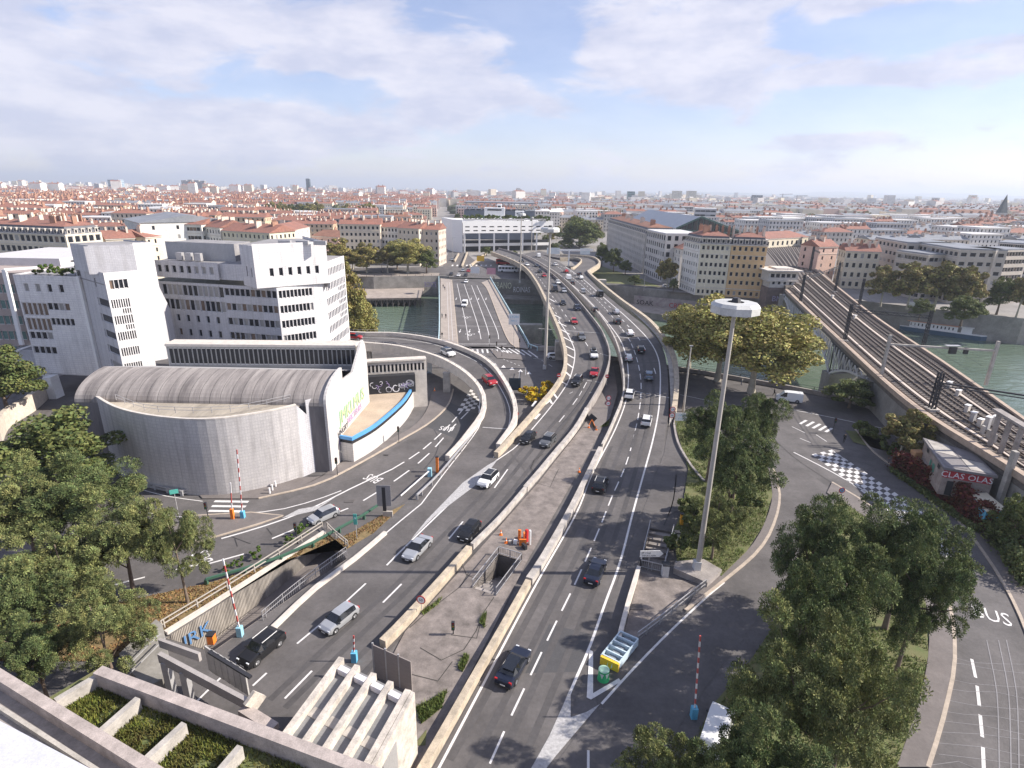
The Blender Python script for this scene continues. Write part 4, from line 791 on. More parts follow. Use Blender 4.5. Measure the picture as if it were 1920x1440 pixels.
wallpart('wall', R0 - nn * 4, R1 - nn * 4 + u2 * 1.2, z3 - 1, z4, [], m=tilewall('ribbed_grey_cladding', (.40, .40, .40), .25, 8, .1)); slab('roof', [R0 - nn * 4.1, R1 - nn * 4.1 + u2 * 1.2, R1 - nn * 12, R0 - nn * 12], z3 - 1, z4 - .15, RF)
for k in range(3):
    c = R0 - nn * 2 + u2 * (5 + 2.2 * k); mb = MB(); mb.box((c.x, c.y, z3 + .7), (1.2, 1, 1.5)); mb.build('plant_unit', METAL, off)
for k in range(3):
    c = Vector((Kt0.x + 4 + 3.5 * k, Kt0.y + 6, 0)); mb = MB(); mb.box((c.x, c.y, ztop - .1), (2.4, .9, .8)); mb.build('plant_unit', METAL, off)
S0 = atY(212, 600, 103); S1 = atY(310, 600, 109.5); S1 = Vector((S1.x, S1.y, 0)); S0 = Vector((S0.x, S0.y, 0)); us = (S1 - S0).normalized(); ns = Vector((us.y, -us.x, 0)); WS = (S1 - S0).length
zs1 = atY(212, 512, 103).z; zsl = atY(275, 456, 107).z; sh = zs1 - 3.6
def white_rects(W):
    a = .06 * W; b = .60 * W; L = [(a + .3 + i * (b - a) / 4, a + .95 + i * (b - a) / 4, sh + .5, sh + 2.2) for i in range(4)]
    for j in range(1, 6): L += ribbon(a - .1, b, sh - 3.05 * j + .1, 1.6, 8, .14, 'slim')
    for j in (1, 2): L += ribbon(a - .05 + (b - a) * .5, b - .02, sh - 3.05 * j - 1.05, .95, 4, .16, 'slim')
    return L
wallpart('wall', S0, S0 + us * WS * .64, 9.0, zs1, white_rects, mix=.05)
wallpart('wall', S0 + us * WS * .64, S1, 9.0, zsl, [])
wallpart('wall', S1, S1 - ns * 9 - us * 2, 9, zsl, [], m=TD)
b0 = S0 + us * WS * .64; b1 = b0 - us * 7 - ns * 2.5
wallpart('wall', b1, b0, zs1 - .4, zsl - .4, [], m=TD)
slab('roof', [b0, S1, S1 - ns * 9, b0 - ns * 10 - us * 8, b1], zs1 - .2, zsl - .3, TD, RF)
mb = MB(); zz0, zz1 = 10, zs1 - 3.5; v = [S1, S1 + us * 2.2 - ns * 3]; mb.face([(S1.x, S1.y, zz0), (v[1].x, v[1].y, zz0), (v[1].x, v[1].y, zz1 - 5), (S1.x, S1.y, zz1)]); mb.build('buttress', TD, off)  # sloped grey face standing in for a shadow edge on the slab
G0 = atY(163, 600, 110.5); G0 = Vector((G0.x, G0.y, 0)); LW = atY(46, 600, 112); LW = Vector((LW.x, LW.y, 0)); zw = atY(100, 517, 111).z; zwb = 4.6
GL = .9
wallpart('wall', G0 + Vector((.8, 0, 0)), S0, zwb, zs1, lambda W: [(W * .55, W * .55 + .8, sh + .5, sh + 2.2)] + [(W * .52, W * .98, sh - 3.05 * j + .1, sh - 3.05 * j + 1.6) for j in range(1, 6)], m=TD)
def west_rects(W):
    sh = zw - 3.9
    L = [(W * .13 + i * 2.5, W * .13 + i * 2.5 + 1.0, sh + .6, sh + 2.2, random.choice(['light', 'dark'])) for i in range(4)]
    L += ribbon(.25, W * .42, sh - 4.2, 2.6, 5, k='brown') + ribbon(W * .42, W * .78, sh - 2.95, 1.45, 4)
    L += ribbon(.3, W * .42, sh - 7.3, 2.6, 5, k='brown') + ribbon(W * .42, W * .80, sh - 6.0, 1.45, 5)
    for j in (3, 4): L += ribbon(.25, W * .40, sh - 3.05 * j + .1, 1.5, 4)
    return L
wallpart('wall', LW, G0, zwb, zw, west_rects, m=TW, mix=.25)
mb = MB(); mb.bar(G0 + Vector((.4, -.15, zwb)), G0 + Vector((.4, -.15, zw + .1)), .8, .5, up=(1, 0, 0)); mb.build('white_fin', WHITE, off)
slab('roof', [LW, G0, G0 + Vector((.8, 0, 0)), S0, S0 - ns * 12, LW + Vector((1, 16, 0))], zw - .4, zw - .2, RF)
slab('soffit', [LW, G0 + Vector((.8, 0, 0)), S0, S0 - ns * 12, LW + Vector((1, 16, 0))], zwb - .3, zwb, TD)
wallpart('wall', LW + Vector((1, 16, 0)), LW, zwb, zw, [], m=TD)
for p in ((107, 745), (100, 720)):
    c = P(*p); mb = MB(); mb.bar((c.x, c.y, 0), (c.x - .3, c.y, zwb), 1.6, 2.2, up=(0, 1, 0)); mb.build('column', WHITE, off)
mb = MB(); c = P(160, 700); mb.prism([(c.x - 8, c.y + 6), (c.x + 6, c.y + 2), (c.x + 6, c.y + 2.5), (c.x - 8, c.y + 6.5)], 0, zwb); mb.build('underpass_wall', CONCD, off)
pv = atY(205, 485, 113); r = root('roof_pavilion', 'black glass pavilion on the roof garden of the white office tower', 'pavilion', (pv.x, pv.y + 1, zw - .2)); w_, d_ = 11, 6
mb = MB(); mb.box((0, 0, 3.1), (w_ + .8, d_ + .8, .25)); mb.build('roof', DARK, r)
mb = MB(); mb.box((0, 0, 1.5), (w_ - .2, d_ - .2, 2.9)); mb.build('glass_wall', mat('pavilion_glass', (.12, .12, .12), .15, .3), r)
mb = MB()
for i in range(10):
    for s in (-1, 1): mb.box((-w_ / 2 + i * w_ / 9, s * d_ / 2, 1.5), (.12, .12, 3))
mb.build('mullions', FRAME, r, kind='stuff')
aud = root('drum_building', 'low windowless building with a curved tiled drum wall and a grey barrel vault', 'auditorium')
zd = 11.7; arc = [P(*p, zd) for p in [(165, 733), (176, 742), (215, 764), (270, 778), (340, 786), (400, 786), (450, 780), (510, 770), (556, 759)]]; arc = resample(arc, 1.2)
mb = MB()
for a, b_ in zip(arc, arc[1:]): mb.face([(a.x, a.y, -.1), (b_.x, b_.y, -.1), (b_.x, b_.y, zd), (a.x, a.y, zd)])
DRUM = tilewall('drum_tile_cladding', (.53, .505, .485), .5, .5, .32); mb.build('drum_wall', DRUM, aud, smooth=30)
yb = 80.0; e = arc[-1]; RW = P(618, 893); RWx = RW.x
mb = MB(); mb.flat([tuple(p)[:2] for p in arc] + [(e.x, yb), (arc[0].x, yb + 2)], zd - .7); mb.build('drum_roof', mat('stained_roof', (.40, .35, .28), .9, .3, .2, stretch=(1, .15, 1)), aud)
mb = MB(); mb.sweep(arc, [(-.02, -.05), (-.02, .12), (.35, .12), (.35, -.8)]); mb.build('coping', PALE, aud)
mb = MB(); mb.face([(e.x, e.y, -.1), (e.x + .9, yb - .9, -.1), (e.x + .9, yb - .9, zd - 2), (e.x, e.y, zd)]); mb.face([(e.x + .9, yb - .9, -.1), (e.x + 1.6, yb - .2, -.1), (e.x + 1.6, yb - .2, 12), (e.x + .9, yb - .9, 12)]); mb.build('side_wall', TD, aud)
x0, x1 = arc[0].x - .2, RWx - .3; bw = 9; rad_y, zt0, zt1 = 7.5, 10.9, 14.2
VA = mat('stained_vault', (.40, .36, .33), .85, 0, .6, col2=(.13, .115, .11), bump=.2, stretch=(1.2, .12, .12))
prof = [(yb - .6 + rad_y * (1 - math.cos(t * math.pi / 2 / 10)), zt0 + (zt1 - zt0) * math.sin(t * math.pi / 2 / 10)) for t in range(11)]
nr = 24
for k in range(nr):
    a, b_ = x0 + (x1 - x0) * k / nr, x0 + (x1 - x0) * (k + 1) / nr - .05; mb = MB()
    for (ya, za), (yb_, zb_) in zip(prof, prof[1:]): mb.face([(a, ya, za), (b_, ya, za), (b_, yb_, zb_), (a, yb_, zb_)])
    mb.build('vault_panel', VA, aud, smooth=50)
mb = MB(); mb.face([(x0, yb - .55, -.1), (x1, yb - .55, -.1), (x1, yb - .55, zt0), (x0, yb - .55, zt0)]); mb.build('vault_wall', mat('dark_stained_wall', (.24, .215, .21), .85, 0, .5, col2=(.13, .12, .12), stretch=(1, 1, .15)), aud)
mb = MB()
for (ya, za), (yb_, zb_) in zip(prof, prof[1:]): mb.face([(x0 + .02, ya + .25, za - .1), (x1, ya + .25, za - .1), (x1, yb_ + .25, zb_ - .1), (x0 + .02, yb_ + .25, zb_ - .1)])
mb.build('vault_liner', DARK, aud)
yc = 97.5; zcl = 11.6
mb = MB(); mb.face([(x0, prof[-1][0], zt1), (x1, prof[-1][0], zt1), (x1, yc + .5, 10.9), (x0, yc + .5, 10.9)]); mb.build('flat_roof', mat('pale_roof_sheet', (.38, .37, .36), .8, .15, .3, stretch=(1, .1, 1)), aud)
ct0, ct1 = atY(312, 655, yc), atY(668, 668, yc + 1.2); zct = 14.8
pA_, pB_ = Vector((ct0.x, yc, 0)), Vector((ct1.x, yc + 1.2, 0)); uu = (pB_ - pA_).normalized(); Wq = (pB_ - pA_).length
cl_r = ribbon(.3, Wq - .2, zct - 3.4, 3.1, 40, .09, 'dark'); mb = MB(); facade(mb, pA_, uu, Wq, 10.5, zct, cl_r, rec=.2); mb.build('clerestory_wall', mat('grey_metal_cladding', (.30, .30, .30), .5, .1), aud); panes(aud, pA_, uu, [r[:4] + ('dark',) for r in cl_r], .14)
mb = MB(); nq = Vector((uu.y, -uu.x, 0)); mb.prism([tuple(v)[:2] for v in (pA_ + nq * .35, pB_ + nq * .35, pB_ - nq * 3, pA_ - nq * 3)], zct, zct + .45); mb.build('clerestory_roof', PALE, aud)
mb = MB(); mb.flat([(x0, yc - 5), (x1 + 1, yc - 5), (x1 + 1, yc + 1), (x0, yc + 1)], 10.5); mb.build('gutter_roof', RF, aud)
mb = MB(); WX0, WX1 = RWx, atY(687, 700, 99).x; ys = [p[0] for p in prof]; outl = [(yb - .6, zt0 + .3)] + [(a, b_ + .5) for a, b_ in prof[1:]] + [(prof[-1][0] + .05, 12.6), (92, 12.3), (96.2, 15.2), (97.2, 16.2), (98.4, 16.3), (99.4, 15.2), (99.8, 13.5)]
xw = lambda y: WX0 + (WX1 - WX0) * (y - 79) / 20.5
for (ya, za), (yb_, zb_) in zip(outl, outl[1:]):
    mb.face([(xw(ya), ya, -.1), (xw(yb_), yb_, -.1), (xw(yb_), yb_, zb_), (xw(ya), ya, za)]); mb.face([(xw(yb_) - .4, yb_, -.1), (xw(ya) - .4, ya, -.1), (xw(ya) - .4, ya, za), (xw(yb_) - .4, yb_, zb_)]); mb.face([(xw(ya), ya, za), (xw(yb_), yb_, zb_), (xw(yb_) - .4, yb_, zb_), (xw(ya) - .4, ya, za)])
mb.face([(xw(yb - .6) - .4, yb - .6, -.1), (xw(yb - .6), yb - .6, -.1), (xw(yb - .6), yb - .6, zt0 + .3), (xw(yb - .6) - .4, yb - .6, zt0 + .3)])
RWALL = tilewall('cream_tile_cladding', (.60, .57, .53), .8, .4, .08); mb.build('gable_wall', RWALL, aud)
d_ = Vector((xw(99) - xw(80), 19, 0)).normalized()
def graf(s, y, z, size, col, sh=0, parent=None, dv=None):
    me = textmesh(s, size, .008, col); put('graffiti', me, parent or aud, mw=frameM((xw(y) + .04 + .01 * (len(CH.get((parent or aud).name, [])) % 7), y, z), dv or d_, (0, 0, 1)))
GG = mat('green_graffiti', (.30, .60, .38), .7, .2); GB = mat('violet_graffiti', (.30, .24, .42), .7, .2); GK = mat('black_graffiti', (.03, .03, .035), .7, .1); GW = mat('white_graffiti', (.75, .75, .78), .7, .1)
GY = mat('yellow_green_graffiti', (.52, .60, .28), .7, .2)
for o_, m_ in ((0, GB), (.1, GY), (.22, GG)): graf('JMKLMUS', 90.6 - o_, 5.9 + o_ * .8, 3.1, m_, dv=d_)
for o_, m_ in ((0, mat('pink_graffiti', (.58, .36, .42), .7, .2)), (.12, GB)): graf('VEICTEURS', 91.2 + o_, 4.55 + o_ * .6, 1.5, m_)
graf('HNGRY', 85.2, 4.2, 1.4, GK); graf('AGR', 84.0, 2.8, 1.2, GB)
for k, (a, b_) in enumerate([(393, 416), (421, 444)]):
    p = P(a, 901); q = P(b_, 900); mb = MB(); mb.bar(p + Vector((0, -.12, 1.25)), q + Vector((0, -.12, 1.25)), .12, 2.5); mb.build('door', mat('beige_door', (.42, .36, .27), .7, .08), aud)
railing('roof_railing', [(205, 752), (260, 772), (340, 778), (420, 776), (480, 768), (550, 752)], lambda y: zd, 'thin railing behind the coping of the drum building', .9, -.1, post=2.6, bars=2, w=.05, m=METAL, o=.9)
ann = root('annex', 'low annex with tan flat roof and bright blue fascia beside the drum building', 'building')
za = 4.3; ed = [P(*p, za) for p in [(637, 818), (660, 822), (700, 800), (735, 772), (760, 748), (775, 725), (776, 695)]]
bk = [P(*p, za) for p in [(690, 712), (636, 810)]]
TAN = mat('tan_roof', (.44, .35, .26), .95, .15, .3); mb = MB(); edr = [ed[0]] + resample(ed[1:6], 1.5) + [ed[6]]; mb.flat(edr + bk, za - .35); mb.build('flat_roof', TAN, ann)
mb = MB(); mb.sweep(edr, [(-.05, -.4), (-.05, .15), (.35, .15), (.35, -.4)]); mb.build('fascia', mat('bright_blue_fascia', (.10, .32, .62), .5, .1), ann)
mb = MB()
for a, b_ in zip(edr, edr[1:]): mb.face([(a.x, a.y + .1, -.1), (b_.x, b_.y + .1, -.1), (b_.x, b_.y + .1, za - 1), (a.x, a.y + .1, za - 1)])
mb.build('front_wall', RWALL, ann)
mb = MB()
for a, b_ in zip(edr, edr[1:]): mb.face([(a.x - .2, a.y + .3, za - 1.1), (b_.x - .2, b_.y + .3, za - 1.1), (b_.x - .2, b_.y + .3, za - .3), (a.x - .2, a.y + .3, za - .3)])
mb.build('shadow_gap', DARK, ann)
mb = MB(); p, q = P(698, 842), P(711, 833); mb.bar(p + Vector((.12, -.12, 1.1)), q + Vector((.12, -.12, 1.1)), .1, 2.2); mb.build('door', DARK, ann)
g0 = atY(686, 700, 105.5); g1 = atY(800, 700, 108.5); g0 = Vector((g0.x, g0.y, 0)); g1 = Vector((g1.x, g1.y, 0)); ug = (g1 - g0).normalized(); Wg = (g1 - g0).length; zg = atY(740, 677, 107).z
rg = ribbon(.3, Wg - .3, zg - 2.2, 1.6, 15, .3, 'dark'); mb = MB(); facade(mb, g0, ug, Wg, -.1, zg, rg, rec=.3); mb.build('rear_wall', PALE, ann); panes(ann, g0, ug, rg, .25)
mb = MB(); ng = Vector((ug.y, -ug.x, 0)); mb.prism([tuple(v)[:2] for v in (g0 + ng * .3, g1 + ng * .3, g1 - ng * 1.6, g0 - ng * 1.6)], zg, zg + .3); mb.build('rear_roof', PALE, ann)
h0, h1 = g0 + ng * 1.8 + ug * .3, g0 + ng * 1.8 + ug * 9.3; mb = MB(); mb.prism([tuple(v)[:2] for v in (h0, h1, h1 - ng * 1.5, h0 - ng * 1.5)], za - .4, zg - 2.4); mb.build('mural_wall', GK, ann)
sw = MB(); rgm = random.Random(8)
for k in range(26):
    c = h0 + ug * rgm.uniform(.6, 8.4) + ng * (.04 + .004 * k) + Vector((0, 0, za + rgm.uniform(.2, 2.0))); r1 = rgm.uniform(.25, .75); a0 = rgm.uniform(0, 6.3); t_ = rgm.uniform(.10, .22); m_ = rgm.randrange(3); L_ = rgm.uniform(2.5, 5)
    for j in range(12):
        q = [c + (ug * math.cos(a) + Vector((0, 0, math.sin(a)))) * (r1 * (1 - .04 * jj) + o) for jj, a, o in ((j, a0 + L_ * j / 12, 0), (j + 1, a0 + L_ * (j + 1) / 12, 0), (j + 1, a0 + L_ * (j + 1) / 12, t_), (j, a0 + L_ * j / 12, t_))]; sw.face(q, m_)
sw.build('mural', [GW, mat('grey_graffiti', (.35, .35, .38), .8, .1), GB], ann)
for x in (0, 1):
    c = P(780 + 22 * x, 738 - 38 * x); mb = MB()
    for k in range(5): mb.tube([(c.x + .45 * k * .5, c.y, 0), (c.x + .45 * k * .5 + .2, c.y, 4.6), (c.x + .45 * k * .5 + .6, c.y + .5, 5.2)], .06, 6)
    mb.build('pipe_cluster', mat('blue_steel', (.22, .36, .50), .5, .1), ann)
w2 = root('teal_block', 'older beige office block with teal ribbon windows at the left edge', 'office building')
p0 = atY(-90, 600, 128); p1 = atY(80, 600, 128); p0.z = p1.z = 0; mb = MB(); uw = (p1 - p0).normalized(); Ww = (p1 - p0).length; ztk = atY(20, 512, 128).z
rw_ = [r for j in range(5) for r in ribbon(.5, Ww - .3, ztk - 4.6 - 3.6 * j, 2.1, 14, .15, 'teal')]
facade(mb, p0, uw, Ww, 0, ztk, rw_, rec=.3); mb.prism([(p0.x, p0.y + .5), (p1.x, p1.y + .5), (p1.x + 2, p1.y + 18), (p0.x, p0.y + 18)], 0, ztk); mb.build('wall', mat('pinkish_cladding', (.36, .30, .27), .8, .1), w2); panes(w2, p0, uw, rw_, .24)
p2_ = atY(12, 505, 127); p3_ = atY(45, 645, 127)
mb = MB(); mb.bar(p2_ + Vector((0, -.6, 0)), p3_ + Vector((0, -.6, 0)), .9, .5, up=(0, 1, 0)); mb.bar(p2_ + Vector((0, -.6, 0)), p2_ + Vector((4.5, 3, .1)), .7, .5); mb.build('white_strut', WHITE, w2)
mb = MB(); c0 = atY(-60, 482, 140); c1 = atY(110, 482, 140); mb.prism([(c0.x, 140), (c1.x, 140), (c1.x, 165), (c0.x, 165)], 0, c0.z); mb.build('rear_wing', mat('pale_render', (.55, .53, .53), .8, .08), w2)
lp = root('entrance_pavilion', 'small grey pavilion with dark roof and white canopy left of the tower', 'building'); c = atY(55, 655, 124); mb = MB(); mb.prism([(c.x - 4, c.y), (c.x + 6, c.y - 1), (c.x + 7, c.y + 8), (c.x - 3, c.y + 8)], 0, c.z, 0, 1); mb.build('wall', [TD, STEEL], lp)
mb = MB(); mb.bar(P(0, 668, 6), P(70, 645, 6), .8, .3); mb.build('canopy', WHITE, lp)
mb = MB(); mb.sweep(line([(100, 735), (60, 772), (15, 800), (0, 830)]), [(-.4, 0), (-.4, 3.2), (.4, 3.2), (.4, 0)]); mb.build('curved_wall', CONCL, label='curved beige retaining wall beside the underpass street', cat='wall')
ROOFT = mat('terracotta_tiles', (.31, .135, .095), .85, 0, .12, col2=(.22, .115, .09), grain=.3); ROOFB = mat('brown_tiles', (.24, .12, .08), .85, .25, .25); ROOFG = mat('grey_zinc_roof', (.22, .23, .25), .6, .2, .1)
ROOFW = mat('white_flat_roof', (.60, .59, .58), .8, .2, .05); SLATE = mat('slate_mansard', (.09, .09, .10), .6, .2, .3)
CHM = mat('brick_chimney', (.34, .19, .13), .9, .25, .5); CHW = mat('rendered_chimney', (.58, .50, .42), .9, .2, .5)
WALLS = {n: mat('render_' + n, c, .85, .13, .15) for n, c in dict(cream=(.62, .54, .43), white=(.70, .67, .62), ochre=(.56, .43, .29), pink=(.60, .42, .35), grey=(.52, .50, .48), beige=(.56, .48, .39), lemon=(.66, .59, .45), stone=(.48, .45, .41)).items()}
def roofmesh(W, D, z, kind, rh=3.2, ov=.5):
    mb = MB(); a, b, c, d = -ov, W + ov, -ov, D + ov
    if kind == 'gable':
        m = D / 2; mb.face([(a, c, z), (b, c, z), (b, m, z + rh), (a, m, z + rh)]); mb.face([(b, d, z), (a, d, z), (a, m, z + rh), (b, m, z + rh)]); mb.face([(a, c, z), (a, m, z + rh), (a, d, z)]); mb.face([(b, c, z), (b, d, z), (b, m, z + rh)])
        mb.face([(a, c, z), (a, d, z), (b, d, z), (b, c, z)])
    elif kind == 'hip':
        m = D / 2; i = min(W, D) / 2 * .95
        mb.face([(a, c, z), (b, c, z), (b - i, m, z + rh), (a + i, m, z + rh)]); mb.face([(b, d, z), (a, d, z), (a + i, m, z + rh), (b - i, m, z + rh)]); mb.face([(a, d, z), (a, c, z), (a + i, m, z + rh)]); mb.face([(b, c, z), (b, d, z), (b - i, m, z + rh)])
    elif kind == 'flat':
        mb.prism([(a + ov, c + ov), (b - ov, c + ov), (b - ov, d - ov), (a + ov, d - ov)], z, z + .5)
    return mb
def building(name, label, cat, p1, p2, z1, D, floors, cols, wall, roof=('gable', None), winw=1.1, joined=True, group=None, scols=None, ground=0, zb=0, chim=4, mix=.1, sill=1, h=1.75, back=False, mansard=False, bands_=False, shops=False, kind='dark', rh=3.2, at_=None):
    """facade from p1 to p2 (left to right as seen from the river), the house stands behind it"""
    p1, p2 = Vector((p1[0], p1[1], 0)), Vector((p2[0], p2[1], 0)); u = (p2 - p1).normalized(); W = (p2 - p1).length
    r = root(name, label, cat, p1 + Vector((0, 0, 0)), math.atan2(u.y, u.x), group)
    O = Vector((0, 0, 0)); ux, uy = Vector((1, 0, 0)), Vector((0, 1, 0)); fh = (z1 - zb - (1.0 if shops else 0)) / floors
    def rows(WW, n, wd):
        R = []
        for f in range(floors):
            zz = zb + (1.0 if shops and f else 0) + f * fh + fh * .24; hh = min(h, fh * .6)
            if bands_: R += ribbon(.6, WW - .6, zz, hh, max(2, n), .25)
            else: R += punched(WW, zz, hh, max(1, n), winw, max(.8, WW / n / 2 - winw / 2))
        return R
    w = MB(); fr = rows(W, cols, winw); facade(w, O, ux, W, zb, z1, fr, rec=.25)
    sc_ = scols or max(2, int(D / (W / cols))); sr_ = rows(D, sc_, winw)
    facade(w, Vector((W, 0, 0)), uy, D, zb, z1, sr_, rec=.25); facade(w, Vector((0, D, 0)), -uy, D, zb, z1, sr_, rec=.25)
    facade(w, Vector((W, D, 0)), -ux, W, zb, z1, [], rec=.25)
    w.build('wall', wall, r)
    if joined:
        jm = MB()
        for (Oo, uu_, rr_) in ((O, ux, fr), (Vector((W, 0, 0)), uy, sr_), (Vector((0, D, 0)), -uy, sr_)):
            n = Vector((uu_.y, -uu_.x, 0))
            for a, b, c, d in [q[:4] for q in rr_]:
                o = Oo + uu_ * a - n * .2 + Vector((0, 0, c)); jm.face([o, o + uu_ * (b - a), o + uu_ * (b - a) + Vector((0, 0, d - c)), o + Vector((0, 0, d - c))], 1 if random.random() < mix else 0)
        jm.build('windows', [GLASS, GLASSL], r, kind='stuff')
    else:
        panes(r, O, ux, fr, .2, mix=mix, kind=kind); panes(r, Vector((W, 0, 0)), uy, sr_, .2, mix=mix, kind=kind)
    if not bands_:
        c = MB(); c.box((W / 2, -.12, z1 - .25), (W + .5, .5, .4)); c.box((W / 2, -.06, zb + fh * 1.0), (W, .2, .25)); c.box((W / 2, -.06, zb + fh * (floors - 1)), (W, .2, .2)); c.build('cornice', PALE, r, kind='stuff')
    zr = z1
    if mansard:
        m = MB(); mh = 3.0; i_ = 1.3
        for a, b, c, d in (((0, 0), (W, 0), (W - i_, i_), (i_, i_)), ((W, 0), (W, D), (W - i_, D - i_), (W - i_, i_)), ((W, D), (0, D), (i_, D - i_), (W - i_, D - i_)), ((0, D), (0, 0), (i_, i_), (i_, D - i_))):
            m.face([(a[0], a[1], z1), (b[0], b[1], z1), (c[0], c[1], z1 + mh), (d[0], d[1], z1 + mh)])
        m.build('mansard', SLATE, r)
        db = MB(); db.box((0, 0, .95), (1.5, 1.5, 1.9)); db.box((0, -.1, 2.0), (1.8, 1.8, .25)); db.face([(-.45, -.77, .4), (.45, -.77, .4), (.45, -.77, 1.6), (-.45, -.77, 1.6)], 1); dd = db.data('dormer', [PALE, GLASS])
        for a, b, c, d in fr[:cols]: put('dormer', dd, r, mw=Matrix.Translation(((a + b) / 2, .85, z1)))
        for a, b, c, d in sr_[:sc_]: put('dormer', dd, r, mw=Matrix.Translation((W - .85, (a + b) / 2, z1)) @ Matrix.Rotation(math.pi / 2, 4, 'Z'))
        q = roofmesh(W - 2 * i_, D - 2 * i_, 0, 'hip', 1.8, .1); q.build('roof', roof[1] or ROOFT, r, mw=Matrix.Translation((i_, i_, z1 + mh))); zr = z1 + mh - .8
    elif roof[0] != 'none': roofmesh(W, D, z1, roof[0], rh).build('roof', roof[1] or ROOFT, r)
    for k in range(chim):
        cb = MB(); x = W * (k + .3 + .4 * random.random()) / chim; y = D * random.uniform(.3, .7); L = random.uniform(1.5, 3.5); cb.box((x, y, zr + rh * .6), (.75, L, rh * 1.3 + 1.0));
        for j in range(int(L / .7)): cb.box((x, y - L / 2 + .4 + j * .7, zr + rh * 1.25 + .8), (.35, .3, .5), m=1)
        cb.build('chimney', [random.choice([CHM, CHW, CHW]), CHM], r)
    return r
V2 = lambda p: (p.x, p.y)
def eave(a, b, z): return V2(P(*a, z)), V2(P(*b, z))
def bld(name, label, a, b, z, D, *args, **k): p, q = eave(a, b, z); return building(name, label, 'building', p, q, z, D, *args, **k)
near_city = []
bld('riverside_block', 'long cream riverside block with red roof and nine window bays above the left quay trees', (636, 420), (712, 421), 22.0, 15, 6, 9, WALLS['cream'], winw=1.3, joined=False, chim=6)
bld('riverside_block', 'narrow white riverside house right of the long cream block', (713, 425), (746, 426), 20.5, 14, 6, 5, WALLS['white'], joined=False, chim=4)
bld('riverside_block', 'cream riverside house with red roof, third along the left quay row', (746, 427), (785, 429), 20.5, 14, 5, 5, WALLS['cream'], joined=False, chim=5, mansard=False)
bld('riverside_block', 'corner house at the street end of the left quay row', (786, 430), (822, 431), 20.0, 16, 5, 4, WALLS['beige'], joined=False, chim=4, scols=5)
bld('grand_hotel', 'grand cream building with arcaded bays and slate corner dome at the left edge', (-60, 432), (122, 440), 22, 16, 5, 17, WALLS['cream'], ('hip', ROOFT), winw=2.2, h=2.6, joined=False, mansard=True, chim=8)
bld('grand_block', 'ornate cream block with white dormers right of the slate corner dome', (128, 438), (186, 432), 22, 14, 5, 10, WALLS['cream'], winw=1.3, joined=False, mansard=True, chim=5)
bld('modern_slab', 'white modern apartment block with dark glass gallery and red roof behind the office tower', (330, 420), (377, 421), 24, 18, 6, 6, WALLS['white'], joined=False, winw=1.8, chim=1)
bld('riverside_block', 'cream house with small square windows right of the white modern block', (380, 424), (412, 427), 23, 14, 6, 6, WALLS['white'], joined=False, chim=3)
bld('riverside_block', 'wide cream house with dark cornice behind the tower roof', (416, 432), (505, 437), 22, 16, 6, 11, WALLS['lemon'], joined=False, chim=4)
bld('riverside_block', 'small red-roofed house above the roof garden', (198, 448), (252, 446), 19, 14, 5, 5, WALLS['cream'], chim=3)
bld('riverside_block', 'white gabled house with red roof left of the slab tower', (272, 445), (330, 440), 19, 15, 5, 5, WALLS['cream'], chim=4)
bld('factory_shed', 'grey-roofed long shed between red roofs on the left', (232, 410), (262, 418), 25, 40, 6, 5, WALLS['white'], ('gable', ROOFG), chim=0)
bld('riverside_block', 'low red-roofed building with blank gable left of the quay trees', (585, 442), (634, 445), 13, 22, 3, 4, WALLS['pink'], ('gable', ROOFB), chim=2)
bld('riverside_block', 'pale low block with white terrace left of the long cream block', (510, 440), (580, 425), 18, 18, 4, 7, WALLS['white'], ('gable', ROOFT), chim=3)
bld('pink_block', 'pink apartment block with dark shuttered windows beyond the flyover end', (1019, 398), (1076, 396), 19, 14, 5, 10, WALLS['pink'], ('hip', ROOFW), joined=False, mansard=False, chim=2)
def sideb(name, label, a, b, z, D, *args, **k): p, q = eave(a, b, z); return building(name, label, 'building', p, q, z, D, *args, **k)
i1 = P(1136, 470), P(1206, 512)
building('long_facade', 'long pale street facade with a rank of dormers receding from the right bank', 'building', V2(Vector((98, 430, 0))), V2(Vector((69, 425, 0))), 1, 1, 1, 1, WALLS['stone'], ('none', None), chim=0) if 0 else None
def streetface(name, label, far_, near_, z, D, floors, cols, wall, **k):
    """facade that faces the street on its left: runs from its far end to its near end"""
    p, q = Vector((far_[0], far_[1], 0)), Vector((near_[0], near_[1], 0)); return building(name, label, 'building', p, q, z, D, floors, cols, wall, **k)
streetface('long_facade', 'long pale street facade with a rank of dormers receding from the right bank', P(1136, 472), P(1204, 512), 21, 16, 6, 26, WALLS['stone'], roof=('gable', ROOFB), mansard=True, joined=True, chim=5)
streetface('arcade_block', 'grey stone block with tall ground-floor arcade beside the long dormered facade', P(1206, 514), P(1240, 530), 23, 18, 6, 9, WALLS['grey'], roof=('flat', ROOFW), winw=1.8, h=2.2, joined=True, chim=0)
streetface('corner_house', 'white house with terracotta hip roof beside the arcade block', P(1243, 524), P(1270, 535), 17, 14, 5, 5, WALLS['white'], roof=('hip', ROOFT), joined=False, chim=4)
cb0, cb1, cb2 = P(1273, 541), P(1301, 553), P(1424, 560)
streetface('corner_block', 'white side wing of the mansard corner block', cb0, cb1, 22, 12, 6, 7, WALLS['white'], roof=('hip', ROOFT), mansard=True, joined=False, chim=2)
cm = cb1.lerp(cb2, .47)
building('corner_block', 'white half of the mansard-roofed corner block on the right bank', 'building', V2(cb1 + Vector((.3, 0, 0))), V2(cm), 22, 15, 6, 6, WALLS['lemon'], ('hip', ROOFT), mansard=True, joined=False, chim=5, shops=True)
